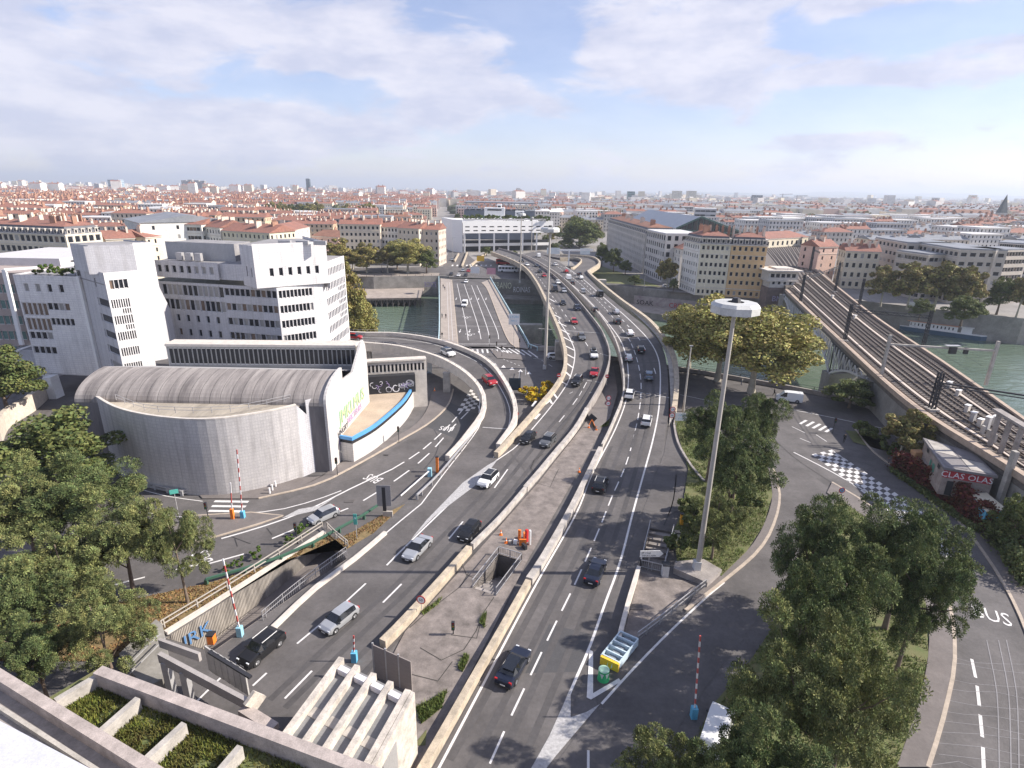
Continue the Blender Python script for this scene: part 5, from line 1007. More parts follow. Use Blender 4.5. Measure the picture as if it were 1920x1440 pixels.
building('corner_block', 'ochre half of the mansard-roofed corner block with shop windows below', 'building', V2(cm + Vector((.1, 0, 0))), V2(cb2), 22, 15, 6, 6, mat('warm_ochre_render', (.62, .42, .22), .85, .1), ('hip', ROOFT), mansard=True, joined=False, chim=6, shops=True)
bld('station_annex', 'yellow station building with red hip roof beside the tracks', (1437, 448), (1516, 444), 13, 20, 2, 9, WALLS['lemon'], ('hip', ROOFT), winw=2.2, h=3.0, joined=False, chim=0, rh=4)
bld('trackside_house', 'pink gabled house with rusty chimneys beyond the railway bridge', (1537, 463), (1572, 462), 18, 11, 5, 2, WALLS['pink'], ('gable', ROOFT), joined=False, chim=3)
p, q = P(1573, 540), P(1636, 543)
building('trackside_house', 'cream house with five rows of grey shuttered windows beside the railway bridge', 'building', V2(p), V2(q), 17.5, 11, 4, 5, WALLS['lemon'], ('gable', ROOFT), winw=1.4, h=2.3, joined=False, chim=5)
BEI = mat('beige_modern_render', (.47, .42, .36), .85, .08)
def modern(a, b, z, D, fl, co, lb, m=BEI, **k):
    return bld('apartment_block', lb, a, b, z, D, fl, co, m, ('flat', ROOFG), winw=2.4, h=1.7, joined=False, chim=0, **k)
modern((1642, 446), (1702, 456), 22, 20, 6, 8, 'beige modern apartment block, farthest left of the stepped complex')
modern((1682, 470), (1742, 478), 19, 22, 5, 8, 'beige modern apartment block with terraces in the middle of the stepped complex')
modern((1716, 455), (1800, 468), 22, 18, 6, 10, 'long beige modern block at the back of the stepped complex')
modern((1743, 480), (1812, 488), 17, 20, 5, 8, 'front beige modern block above the brown-roofed shed')
modern((1815, 465), (1868, 470), 22, 20, 7, 6, 'beige modern end block with stacked balconies')
bld('office_block', 'pale office block with closely spaced vertical slats at the right edge', (1872, 455), (1990, 462), 19, 26, 7, 26, mat('office_cladding', (.42, .42, .42), .7, .08), ('flat', ROOFG), winw=1.2, h=2.2, joined=False, chim=0)
bld('office_block', 'far pale office slab with slats behind the beige complex', (1858, 440), (1985, 450), 16, 22, 9, 20, MATS['office_cladding'], ('flat', ROOFW), winw=1.2, h=2.2, chim=0)
bld('trackside_shed', 'long brown-roofed shed in front of the beige complex', (1662, 492), (1752, 482), 8, 22, 2, 8, WALLS['beige'], ('gable', ROOFB), chim=0, rh=4)
ex = root('interchange_building', 'long white interchange building with two rows of slots bridging the highway', 'building')
e0, e1 = P(868, 472), P(1036, 470); e0 = Vector((e0.x, 405, 0)); e1 = Vector((P(1036, 470).x, 415, 0)); uE = (e1 - e0).normalized(); nE = Vector((uE.y, -uE.x, 0))
tz = lambda x, y, yy: atY(x, y, yy).z
e0 = atY(868, 450, 405); e1 = atY(1036, 450, 428); e0.z = e1.z = 0; uE = (e1 - e0).normalized(); nE = Vector((uE.y, -uE.x, 0)); WE = (e1 - e0).length
zt_, zb_ = tz(950, 415, 410), tz(950, 438, 410)
rE = [(1.6 + i * (WE - 3) / 11, 1.6 + i * (WE - 3) / 11 + 3.4, z, z + .8) for i in range(11) for z in (zb_ + 1.3, zb_ + 3.9)]
mb = MB(); facade(mb, e0, uE, WE, zb_, zt_, rE, rec=.6); mb.prism([tuple(v)[:2] for v in (e0 - nE * .7, e1 - nE * .7, e1 - nE * 60, e0 - nE * 60)], zb_, zt_ - 1, bottom=True); mb.build('deck_block', WHITE, ex); panes(ex, e0, uE, rE, .5)
for k in range(7):
    c = e0.lerp(e1, .02 + .96 * k / 6) - nE * 1; mb = MB(); mb.box((c.x, c.y, zb_ / 2), (1.1, 1.2, zb_)); mb.build('column', WHITE, ex)
mb = MB(); c = e0.lerp(e1, .5) - nE * 6; mb.bar(e0 - nE * 6 + Vector((0, 0, 4.6)), e1 - nE * 6 + Vector((0, 0, 4.6)), .5, 2.0); mb.build('white_band', WHITE, ex)
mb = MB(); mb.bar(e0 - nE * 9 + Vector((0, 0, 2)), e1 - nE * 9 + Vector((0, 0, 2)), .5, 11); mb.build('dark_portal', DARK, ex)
mb = MB(); q0_ = e0 - uE * 5.5; mb.prism([tuple(v)[:2] for v in (q0_ - nE * 8, e0 - uE * .3, e0 - nE * 30, q0_ - nE * 40)], 0, zt_ + .6); mb.build('side_tower', WHITE, ex)
mb = MB(); mb.bar(e0 + Vector((0, 0, zt_ + .9)), e1 + Vector((0, 0, zt_ + .9)), .15, 1.1); mb.build('parapet_rail', METAL, ex)
def at_y(px, py, y): return atY(px, py, y)
for (x0_, x1_, yt, yb_, yy, lb) in [(908, 946, 389, 404, 440, 'white cubic pavilion on the interchange roof garden'), (966, 983, 396, 403, 440, 'small white hut on the interchange roof garden'), (932, 940, 383, 390, 446, 'little white lift tower on the interchange roof')]:
    a_ = at_y(x0_, yb_, yy); b2_ = at_y(x1_, yb_, yy); r = root('roof_pavilion', lb, 'pavilion'); mb = MB(); rr_ = ribbon(.6, (b2_ - a_).length - .6, at_y(x0_, yt, yy).z - 2.2, 1.2, 4, .5); facade(mb, Vector((a_.x, a_.y, 0)), Vector((1, 0, 0)), b2_.x - a_.x, zt_ - 1, at_y(x0_, yt, yy).z, [], rec=.3); mb.prism([(a_.x, a_.y + .1), (b2_.x, a_.y + .1), (b2_.x, a_.y + 10), (a_.x, a_.y + 10)], zt_ - 1, at_y(x0_, yt, yy).z); mb.build('wall', WHITE, r)
    mb = MB(); mb.box(((a_.x + b2_.x) / 2, a_.y - .1, at_y(x0_, yt, yy).z - 1.6), ((b2_.x - a_.x) * .7, .2, 1)); mb.build('window', GLASS, r)
tr_ = root('truss_hall', 'grey station hall with white zigzag trusses behind the interchange', 'building'); a_ = at_y(870, 396, 520); b2_ = at_y(1003, 393, 520); zt2 = at_y(930, 381, 520).z; zt1 = zt2 - 6
mb = MB(); mb.prism([(a_.x, 520), (b2_.x, 520), (b2_.x, 560), (a_.x, 560)], 0, zt1, 0, 0); mb.build('hall_wall', mat('slate_blue_wall', (.16, .18, .21), .7, .15, .1), tr_)
mb = MB(); mb.prism([(a_.x, 519), (b2_.x, 519), (b2_.x, 562), (a_.x, 562)], zt2, zt2 + .8, bottom=True); mb.build('roof', ROOFG, tr_)
for k in range(12):
    s = a_.x + (b2_.x - a_.x) * k / 12; w_ = (b2_.x - a_.x) / 12; mb = MB(); mb.bar((s, 518.5, zt1), (s + w_ / 2, 518.5, zt2), .6); mb.bar((s + w_ / 2, 518.5, zt2), (s + w_, 518.5, zt1), .6); mb.build('truss', METAL, tr_)
st = root('station_hall', 'great station train shed with grey glazed roof and green gabled end', 'station'); ga, gb_ = P(1268, 428, 16), P(1392, 436, 16); dS = (P(1192, 396, 22) - P(1302, 415, 22)); dS.z = 0; LS = dS.length; dS.normalize()
gm = atY(1302, 407, (ga.y + gb_.y) / 2); rz_ = gm.z
A0, A1 = Vector((ga.x, ga.y, 16)), Vector((gb_.x, gb_.y, 16)); Mx = A0.lerp(A1, .38); Mx.z = rz_; LS = 170
mb = MB(); mb.face([A0, Mx, Mx + dS * LS, A0 + dS * LS]); mb.face([Mx, A1, A1 + dS * LS, Mx + dS * LS]); mb.build('glazed_roof', mat('glazed_shed_roof', (.46, .48, .50), .85, .15, .2, stretch=(.2, 4, 1), spec=.1), st)
mb = MB(); mb.face([A0 - Vector((0, 0, 16)), A1 - Vector((0, 0, 16)), A1, Mx, A0]); mb.build('gable_glass', GLASS, st)
mb = MB(); f_ = -dS * .6
mb.bar(A0 + f_, Mx + f_, .8, 1.2); mb.bar(Mx + f_, A1 + f_, .8, 1.2); mb.bar(A0 + f_ - Vector((0, 0, 1)), A1 + f_ - Vector((0, 0, 1)), .8, 1)
for k in range(1, 12): t_ = k / 12; b__ = A0.lerp(A1, t_); tp = (A0.lerp(Mx, t_ / .38) if t_ < .38 else Mx.lerp(A1, (t_ - .38) / .62)); mb.bar(b__ + f_, tp + f_, .35)
mb.build('gable_frame', mat('green_steel', (.06, .12, .10), .6, .1), st, kind='stuff')
mb = MB(); mb.face([A0 - Vector((0, 0, 16)), A0, A0 + dS * LS, A0 + dS * LS - Vector((0, 0, 16))]); mb.build('side_wall', WALLS['stone'], st)
bld('office_slab', 'pale office slab with a framed glass end behind the station roof', (1303, 391), (1344, 392), 26, 30, 6, 4, WALLS['grey'], ('flat', ROOFW), bands_=True, chim=0)
bld('office_slab', 'long pale ribbed office block behind the station roof', (1258, 387), (1300, 388), 24, 20, 7, 14, WALLS['grey'], ('flat', ROOFW), winw=1.3, chim=0)
bld('office_slab', 'dark glazed office block right of the framed glass end', (1392, 408), (1425, 409), 20, 20, 5, 8, mat('dark_cladding', (.16, .18, .21), .6, .1), ('flat', ROOFW), bands_=True, chim=0)
bld('office_slab', 'low white commercial block behind the yellow station building', (1425, 400), (1500, 408), 18, 26, 4, 12, WALLS['white'], ('flat', ROOFW), bands_=True, chim=0)
sg = root('signal_tower', 'white signal tower with flat overhanging roof on graffiti-covered brick base at the bridge head', 'tower'); c = P(1455, 598, -7.2); bx, by = c.x, c.y + 5
zr_ = atY(1455, 503, by).z; w_ = 12
mb = MB(); mb.box((bx, by, -.8), (w_ - 1, 10, 13.2)); mb.build('brick_base', mat('dark_brick', (.20, .15, .13), .9, .25, .6), sg); zb2 = 5.8
mb = MB(); rr_ = punched(w_ - 2, zb2 + 1.2, 1.8, 4, 1.1, 1.0); O2 = Vector((bx - w_ / 2 + 1, by - 5, 0)); facade(mb, O2, Vector((1, 0, 0)), w_ - 2, zb2, zr_ - 4.6, rr_); mb.prism([(O2.x, O2.y + .3), (O2.x + w_ - 2, O2.y + .3), (O2.x + w_ - 2, O2.y + 9), (O2.x, O2.y + 9)], zb2, zr_ - 4.6); mb.build('lower_storey', PALE, sg); panes(sg, O2, Vector((1, 0, 0)), rr_)
mb = MB(); mb.box((bx, by, zr_ - 4.5), (w_ + 1, 11, .35)); mb.build('gallery', PALE, sg)
mb = MB(); rr_ = ribbon(.6, w_ - .6, zr_ - 3.2, 1.7, 5, .5); O3 = Vector((bx - w_ / 2, by - 5.2, 0)); facade(mb, O3, Vector((1, 0, 0)), w_, zr_ - 4.3, zr_ - .6, rr_); mb.prism([(O3.x, O3.y + .3), (O3.x + w_, O3.y + .3), (O3.x + w_, O3.y + 10), (O3.x, O3.y + 10)], zr_ - 4.3, zr_ - .6); mb.build('upper_storey', PALE, sg); panes(sg, O3, Vector((1, 0, 0)), rr_)
mb = MB(); mb.box((bx, by, zr_ - .35), (w_ + 2.6, 13, .5)); mb.box((bx + 1, by, zr_ + .2), (w_ * .6, 8, .6)); mb.build('roof', PALE, sg)
put('graffiti', textmesh('BNOS', 3.2, .02, mat('lilac_graffiti', (.45, .40, .55), .8, .2)), sg, mw=frameM((bx + 1, by - 5.05, .2), (1, 0, 0), (0, 0, 1))); put('graffiti', textmesh('TERC', 3.4, .02, GW), sg, mw=frameM((bx + 1, by - 5.05, -4), (1, 0, 0), (0, 0, 1)))
sp = root('church', 'stone church with a tall dark pointed spire on the right skyline', 'church'); c = atY(1872, 420, 900); zt5 = atY(1885, 364, 900).z; zs5 = atY(1875, 399, 900).z
mb = MB(); mb.box((c.x, 900, zs5 / 2), (10, 10, zs5)); mb.build('tower', WALLS['stone'], sp)
mb = MB(); b_ = [(c.x - 5, 895, zs5), (c.x + 5, 895, zs5), (c.x + 5, 905, zs5), (c.x - 5, 905, zs5)]
for k in range(4): mb.face([b_[k], b_[(k + 1) % 4], (c.x + 1, 900, zt5)])
mb.build('spire', mat('dark_slate', (.05, .06, .06), .6, .1), sp); mb = MB(); mb.prism([(c.x - 60, 905), (c.x - 8, 905), (c.x - 8, 925), (c.x - 60, 925)], 0, 17); mb.build('nave', WALLS['stone'], sp); roofmesh(52, 20, 17, 'gable', 8).build('roof', ROOFB, sp, mw=Matrix.Translation((c.x - 60, 905, 0)))
def tower(px, pt, pb, wpx, y, lb, m, fl=14, co=6, grp=None):
    a = atY(px - wpx / 2, pb, y); b_ = atY(px + wpx / 2, pb, y); z = atY(px, pt, y).z; r = building('tower_block', lb, 'tower block', (a.x, y), (b_.x, y), z, (b_.x - a.x) * .8, fl, co, m, ('flat', ROOFW), bands_=True, chim=0, group=grp); return r
tower(578, 335, 352, 7, 2600, 'lone dark glass skyscraper on the left skyline', mat('blue_glass_cladding', (.12, .17, .20), .4, .1), 20, 4)
for px_, a_, b2, w_, lb in [(346, 338, 352, 9, 'left'), (358, 337, 352, 8, 'second from left'), (370, 338, 352, 9, 'third from left'), (381, 339, 352, 8, 'right')]: tower(px_, a_, b2, w_, 2900, lb + ' of the four grey tower blocks on the left skyline', WALLS['grey'], 16, 5)
tower(213, 337, 347, 20, 2600, 'wide blue glass hospital block on the left skyline', mat('pale_blue_cladding', (.38, .48, .55), .5, .1), 8, 8); tower(1183, 359, 375, 13, 1900, 'green glass cube block on the centre skyline', mat('green_glass_cladding', (.16, .26, .25), .4, .1), 8, 6)
for px_, lb in [(1270, 'left'), (1297, 'right')]: tower(px_, 358, 371, 16, 2800, lb + ' of the twin yellowish tower blocks on the centre skyline', WALLS['lemon'], 10, 6)
tower(1420, 366, 382, 16, 2100, 'dark office block below the hazy ridge', MATS['dark_cladding'], 8, 6)
sd_ang = math.atan2(-.105, 1.0)     # streets run slightly to the left of straight ahead
vdir = Vector((math.sin(sd_ang), math.cos(sd_ang), 0)); udir = Vector((vdir.y, -vdir.x, 0))
HV = []
spec = [('cream', ROOFT, 'hip'), ('lemon', ROOFT, 'gable'), ('ochre', ROOFT, 'gable'), ('white', ROOFT, 'gable'), ('beige', ROOFB, 'hip'), ('pink', ROOFT, 'gable'), ('grey', ROOFG, 'flat'), ('white', ROOFW, 'flat'), ('stone', ROOFT, 'hip'), ('cream', ROOFG, 'gable')]
rn = {ROOFT.name: 'terracotta', ROOFB.name: 'brown', ROOFG.name: 'grey', ROOFW.name: 'white'}
for i, (wn, rf, kd) in enumerate(spec):
    W = [24, 18, 28, 20, 26, 16, 30, 24, 22, 34][i]; D = [14, 13, 15, 13, 14, 13, 18, 20, 14, 15][i]; fl = [6, 5, 6, 5, 5, 4, 6, 6, 5, 4][i]
    r = building('town_house', 'x', 'house', (-4000 - 60 * i, 300), (-4000 - 60 * i + W, 300), 3.35 * fl, D, fl, W // 3, WALLS[wn], (kd, rf), chim=(0 if kd == 'flat' else [7, 6, 8, 6, 6, 5, 0, 0, 6, 7][i]), rh=2.6)
    HV.append((r, W, D, wn, rn[rf.name], kd))
excl = [(-250, -28, 240, 350)]
def blocked(x, y):
    if y < 330 + (-x - 110) * .0 and -120 < x < 0: return True
    if -120 < x < 45 and y < 395: return True
    if 0 <= x < 75 and y < 480: return True
    if -62 < x - (-.105) * (y - 400) + 0 < -38 and False: return True
    s = x - (-48 - .113 * (y - 416))
    if abs(s) < 13: return True                      # long straight street
    if -45 < x < 60 and 380 < y < 580: return True   # interchange
    if 55 < x < 135 and y < 470 : return True
    if 130 <= x < 330 and y < 400: return True
    if x > 330 and y < 300 - (x - 330) * .3: return True
    if 60 < x < 190 and y < 620: return True
    if x <= -110 and y < 375 + (-x - 110) * -.02 and x > -330: return True
    if -330 + 0 < x + .35 * (y - 700) < -40 and 600 < y < 830: return True
    if 150 < x < 700 and 800 < y < 1050 : return random.random() < .75
    return False
def place(wr, x, y): return x < -.0 or True
used = 0; slots = []
rows = 0
v = 300
while v < 1500:
    u_ = -1500
    while u_ < 1700:
        i = random.randrange(10);
        if u_ > 60 : i = random.choice([6, 7, 9, 6, 7, 3, 9, 8])
        r, W, D, wn, rc, kd = HV[i]; p = udir * (u_ + W / 2) + vdir * v; x, y = p.x, p.y + 0
        street = (int(u_ / 90) != int((u_ + W) / 90))
        if abs(x) < y * .98 + 30 and y > 290 and not blocked(x, y) and not blocked(x + 14, y + 8) and not blocked(x - 14, y + 8) and not (u_ > 60 and random.random() < .22): slots.append((y, x, i, u_, v))
        u_ += W + (14 if street else .4)
    v += random.choice([19, 30])
slots.sort()
first = {}
for n_, (y, x, i, u_, v) in enumerate(slots):
    r, W, D, wn, rc, kd = HV[i]
    if n_ >= 298: break
    o = r if i not in first else dup(r); first[i] = 1
    o.location = (x - udir.x * W / 2, y - udir.y * W / 2, 0); o.rotation_euler = (0, 0, math.atan2(udir.y, udir.x) + (math.pi if random.random() < 0 else 0)); o.scale = (1, 1, random.uniform(.86, 1.12))
    pxx = 960 + 1070 * x / (y * .947 + 13); side = next(s for lim, s in [(190, 'behind the slate dome block'), (330, 'above the roof garden'), (480, 'behind the white modern block'), (640, 'left of the park trees'), (830, 'behind the left quay row'), (1000, 'behind the interchange'), (1130, 'behind the pink block'), (1300, 'behind the station roof'), (1450, 'behind the mansard block'), (1660, 'beyond the railway yard'), (9999, 'beyond the beige complex')] if pxx < lim)
    dist = 'in a front row' if y < 440 else ('in a second row' if y < 500 else ('in a middle row' if y < 560 else ('in a farther row' if y < 620 else 'in a rear row')))
    o['label'] = '%s house with %s %s roof %s %s' % (wn, rc, kd, dist, side); o['group'] = '%s houses with %s %s roofs %s %s' % (wn, rc, kd, dist, side)
cm_ = [WALLS['cream'], WALLS['white'], WALLS['lemon'], WALLS['grey'], ROOFT, ROOFB, ROOFG, ROOFW, GLASS, CHM, WALLS['pink']]
mb = MB()
def simple_house(x, y, W, D, H, ang, wi, ri, kd='gable', win=False, chim=2):
    c, s = math.cos(ang), math.sin(ang); T = lambda a, b, z: (x + a * c - b * s, y + a * s + b * c, z)
    v = [T(a, b, z) for z in (0, H) for a, b in ((-W / 2, -D / 2), (W / 2, -D / 2), (W / 2, D / 2), (-W / 2, D / 2))]
    mb.mesh(v, [(0, 1, 5, 4), (1, 2, 6, 5), (3, 0, 4, 7)], wi)
    if kd == 'flat': mb.mesh(v[4:], [(0, 1, 2, 3)], ri)
    else:
        h = 2.6; g = [T(-W / 2, 0, H + h), T(W / 2, 0, H + h)]; mb.mesh(v[4:] + g, [(0, 1, 5, 4), (2, 3, 4, 5)], ri); mb.mesh(v[4:] + g, [(1, 2, 5), (3, 0, 4)], wi)
    if win:
        fl = int(H / 3.2)
        for f in range(fl):
            z = 1.2 + f * 3.2
            for k in range(int(W / 3.4)):
                a = -W / 2 + 1.6 + k * 3.4; mb.face([T(a, -D / 2 - .05, z), T(a + 1.4, -D / 2 - .05, z), T(a + 1.4, -D / 2 - .05, z + 1.8), T(a, -D / 2 - .05, z + 1.8)], 8)
    for k in range(chim):
        a = -W / 2 + W * (k + .5) / chim;
        q = [T(a + dx, dy, z) for z in (H, H + 5) for dx, dy in ((-.5, -1.6), (.5, -1.6), (.5, 1.6), (-.5, 1.6))]; mb.mesh(q, [(0, 1, 5, 4), (1, 2, 6, 5), (2, 3, 7, 6), (3, 0, 4, 7), (4, 5, 6, 7)], 9)
for (y, x, i, u_, v) in slots[298:]:
    r, W, D, wn, rc, kd = HV[i]; wi = random.choice([0, 0, 1, 2, 3, 10]);
    ri = {'terracotta': 4, 'brown': 5, 'grey': 6, 'white': 7}[rc]
    simple_house(x, y, W, D, random.uniform(13, 22), math.atan2(udir.y, udir.x), wi, ri, 'flat' if kd == 'flat' else 'gable', y < 1000, 0 if kd == 'flat' else (3 if y < 900 else 2))
rnd = random.Random(3)
y = 1500
while y < 13500:
    n = int(170 if y < 5000 else 130)
    for k in range(n):
        x = rnd.uniform(-1, 1) * y * 1.02; yy = y + rnd.uniform(-.03, .03) * y
        s_ = x - (-48 - .113 * (yy - 416))
        if abs(s_) < 14 + yy * .003: continue
        rt = x / yy
        if rt > .15 and rnd.random() < .4: continue
        k_ = 1 + (yy / 4500); W = rnd.uniform(18, 46) * k_ ** .4; D = rnd.uniform(12, 26); H = rnd.choice([8, 10, 12, 14, 16, 18, 20]) * rnd.uniform(.8, 1.15)
        if rnd.random() < .06: H *= rnd.uniform(1.6, 2.4); W *= .6
        red = rnd.random() < (.75 if (rt < -.1 and yy < 2600) else .25 if rt < .1 else .12)
        simple_house(x, yy, W, D, H, math.atan2(udir.y, udir.x) + rnd.choice([0, 0, .4, -.3]), rnd.choice([0, 1, 1, 2, 3, 3]), 4 if red else rnd.choice([6, 7, 7, 5]), 'gable' if red else 'flat', False, 2 if red and yy < 2500 else 0)
    y *= 1.022
city = mb.build('distant_city', cm_, kind='stuff')
for px_, pt, yy in [(1468, 363, 2300), (1495, 366, 2200), (1705, 372, 2300), (1658, 371, 2500)]:
    a = atY(px_, pt, yy); r = root('tower_crane', 'thin tower crane on the hazy right skyline', 'crane', group='tower cranes on the hazy right skyline'); m1 = MB(); m1.bar((a.x, yy, 0), (a.x, yy, a.z), 2.5); m1.build('mast', METAL, r); m1 = MB(); m1.bar((a.x - 12, yy, a.z - 3), (a.x + 35, yy - 5, a.z - 1), 2); m1.build('jib', METAL, r)
BARK = mat('pine_bark', (.16, .12, .09), .95, .3, 2); BARKP = mat('pale_bark', (.42, .38, .30), .9, .3, 1)
L_PINE = leafmat('pine_needles', (.17, .215, .075), (.024, .042, .016), .5, .8)  # both pine leaves: dark second tone paints shade between clumps
L_PINEY = leafmat('pale_pine_needles', (.25, .28, .10), (.04, .056, .02), .5, .9)
L_PLANE = leafmat('autumn_plane_leaves', (.38, .32, .10), (.11, .12, .035), .35, .3)
L_GOLD = leafmat('golden_plane_leaves', (.46, .42, .13), (.15, .165, .05), .35, .35)
L_GREEN = leafmat('green_leaves', (.17, .20, .06), (.05, .075, .025), .35, .3)
L_OLIVE = leafmat('olive_leaves', (.33, .28, .10), (.11, .12, .04), .35, .3)
L_YEL = leafmat('yellow_bush_leaves', (.70, .50, .02), (.25, .22, .02), .35, 1.2)
L_RED = leafmat('red_ivy_leaves', (.20, .035, .025), (.05, .055, .02), .4, .8)
L_LIME = leafmat('lime_leaves', (.14, .22, .04), (.05, .10, .02), .35, .6)
def crown_mesh(name, m, R, H, zc, lobes, n, leaf, seed, tuft=False, flat_=1.0, hollow=.72):
    rg = random.Random(seed); mb = MB(); V = []; F = []
    cl = []
    for i in range(lobes):
        th = rg.uniform(0, 2 * math.pi); ph = math.acos(rg.uniform(-.75, 1)); rr = rg.uniform(.3, 1.06) if tuft else rg.uniform(.35, .92)
        c = Vector((math.sin(ph) * math.cos(th) * R * rr, math.sin(ph) * math.sin(th) * R * rr, math.cos(ph) * H * .5 * rr))
        cl.append((c, (rg.uniform(.11, .24) if tuft else rg.uniform(.15, .28)) * R))
    per = n // lobes
    for c, r in cl:
        for k in range(per):
            d = Vector((rg.gauss(0, 1), rg.gauss(0, 1), rg.gauss(0, 1) * flat_ + .25)).normalized(); q = c + Vector((d.x, d.y, d.z * .8)) * r * (rg.uniform(hollow, 1.08)) + Vector((0, 0, zc))
            s = leaf * rg.uniform(.6, 1.4)
            if tuft:
                up = (d + Vector((0, 0, .7)) + Vector((rg.gauss(0, .35), rg.gauss(0, .35), rg.gauss(0, .3)))).normalized(); a = up.orthogonal().normalized(); b_ = up.cross(a); i0 = len(V)
                V.append(tuple(q));
                t0 = rg.uniform(0, 6.28)
                for j in range(5):
                    t1 = t0 + j * 1.2566; t2 = t1 + .42; e1 = (a * math.cos(t1) + b_ * math.sin(t1)) * .75 + up * .55; e2 = (a * math.cos(t2) + b_ * math.sin(t2)) * .75 + up * .55
                    V.append(tuple(q + e1 * s)); V.append(tuple(q + e2 * s)); F.append((i0, i0 + 1 + 2 * j, i0 + 2 + 2 * j))
            else:
                nrm = (d + Vector((rg.gauss(0, .6), rg.gauss(0, .6), rg.gauss(0, .6)))).normalized(); a = nrm.orthogonal().normalized(); a = Matrix.Rotation(rg.uniform(0, 6.28), 3, nrm) @ a; b_ = nrm.cross(a) * .75; i0 = len(V)
                V += [tuple(q - a * s), tuple(q - b_ * s), tuple(q + a * s), tuple(q + b_ * s)]; F.append((i0, i0 + 1, i0 + 2, i0 + 3))
    mb.v, mb.f, mb.m = V, F, [0] * len(F)
    return mb.data('crown', m), cl
def trunk_mesh(H, zc, r, cl, seed, m=BARK, lean=0, limbs=9):
    rg = random.Random(seed); mb = MB(); top = zc + H * .28
    pts = [Vector((lean * t * t + rg.uniform(-.1, .1) * t, rg.uniform(-.1, .1) * t, top * t)) for t in [i / 6 for i in range(7)]]
    mb.tube(pts, [r * (1 - .75 * i / 6) * (1.25 if i == 0 else 1) for i in range(7)], 8)
    bm_ = MB()
    for c, rr in cl[:limbs]:
        t_ = rg.uniform(.4, .85); p = pts[0].lerp(pts[-1], t_); p = pts[int(t_ * 6)]; e = c + Vector((0, 0, zc)); mid = p.lerp(e, .5) + Vector((0, 0, -.3)); bm_.tube([p, mid, e], [r * .35, r * .22, r * .07], 5)
    return mb.data('trunk', m, 60), bm_.data('limb', m, 60)
TP = {}; TI = {}
def tree_kind(key, leafm, R, H, zc, lobes, n, leaf, seed, tuft=False, bark=None, r=.3, lean=0, **k):
    cm, cl = crown_mesh(key, leafm, R, H, zc, lobes, n, leaf, seed, tuft, **k); tm, lm = trunk_mesh(H, zc, r, cl, seed, bark or BARK, lean); TP[key] = (cm, tm, lm); TI[key] = (sorted(v.co.z for v in cm.vertices)[int(len(cm.vertices) * .998)], sorted(math.hypot(v.co.x, v.co.y) for v in cm.vertices)[int(len(cm.vertices) * .985)])
def tree(key, x, y, z, s, label, group=None, name='tree', cat='tree', rz=None, sz=1):
    r = root(name, label, cat, (x, y, z), random.uniform(0, 6.28) if rz is None else rz, group); r.scale = (s, s, s * sz); cm, tm, lm = TP[key]
    t_ = put('trunk', tm, r); put('limbs', lm, r); put('crown', cm, r); return r
tree_kind('pine', L_PINE, 4.6, 9.2, 7.0, 60, 8600, .26, 11, True, r=.26); tree_kind('pine2', L_PINE, 4.8, 9, 6.6, 54, 8000, .27, 12, True, r=.24, lean=.8); tree_kind('pinepale', L_PINEY, 4.8, 9, 6.4, 50, 8200, .25, 13, True, r=.22, lean=-.5)
tree_kind('plane', L_PLANE, 5.6, 14, 8.0, 70, 15000, .22, 21, bark=BARKP, r=.38); tree_kind('gold', L_GOLD, 6, 13, 8.3, 90, 27000, .17, 22, bark=BARKP, r=.35); tree_kind('green', L_GREEN, 5, 12, 7.0, 60, 14000, .18, 23, r=.3); tree_kind('olive', L_OLIVE, 5.4, 13, 7.8, 50, 7000, .34, 24, bark=BARKP, r=.32)
tree_kind('small', L_OLIVE, 1.6, 3.2, 3.2, 9, 420, .28, 25, r=.08); tree_kind('shrub', L_GREEN, 1.6, 2.0, 1.0, 10, 900, .2, 26, r=.05); tree_kind('lime', L_LIME, 1.6, 2.6, 1.5, 12, 900, .18, 27, r=.05)
def T_at(key, px, py, s, label, z=0, **k): p = P(px, py, z); return tree(key, p.x, p.y, z, s, label, **k)
def top_at(key, px, ptop, pbase, label, z=0, wpx=None, **k):
    """tree standing at the pixel column px with base row pbase, scaled so that its top reaches row ptop"""
    if pbase > 800 and wpx: px -= (px - 905) / (3862 - pbase) * (pbase - ptop) * .6
    p = P(px, pbase, z); th = TI[key][0]
    H_ = atY(px, ptop, p.y).z - z; s = H_ / th; r = tree(key, p.x, p.y, z, s, label, **k)
    if wpx:
        R_ = TI[key][1]; wpx *= (.78 if px > 1250 else .84) if pbase > 800 else 1; m_per = (atY(px + 10, pbase, p.y).x - atY(px, pbase, p.y).x) / 10; w = wpx * m_per / 2 / R_; r.scale = (w, w, s)
    return r
top_at('gold', 1291, 572, 690, 'golden plane tree on the near quay, leftmost of the three by the river', wpx=120)
top_at('gold', 1345, 560, 714, 'golden plane tree in the middle of the near quay row', wpx=175)
top_at('gold', 1408, 575, 737, 'largest golden plane tree on the near quay, right of the tall light mast', wpx=205)
top_at('pine', 1340, 733, 905, 'slim pine left of the big pine group behind the light mast', wpx=150)
top_at('pine2', 1420, 740, 900, 'bluish pine at the back right of the group behind the light mast', wpx=140)
top_at('pine', 1385, 792, 1000, 'big dark pine right behind the tall light mast', wpx=200)
top_at('pinepale', 1345, 930, 1050, 'low bushy pine beside the stairwell', wpx=150)
top_at('pine', 1540, 925, 1200, 'dense rounded pine at the left of the traffic island grove', wpx=235)
top_at('pine2', 1700, 945, 1180, 'wide dark pine at the top of the traffic island grove', wpx=260)
top_at('pine', 1728, 1000, 1280, 'broad pine leaning over the bus road lettering', wpx=215)
top_at('pine2', 1560, 1060, 1330, 'middle pine of the traffic island grove with bare lower branches', wpx=250)
top_at('pinepale', 1500, 1175, 1480, 'pale tufted pine above the slip road, lower left of the grove', wpx=300)
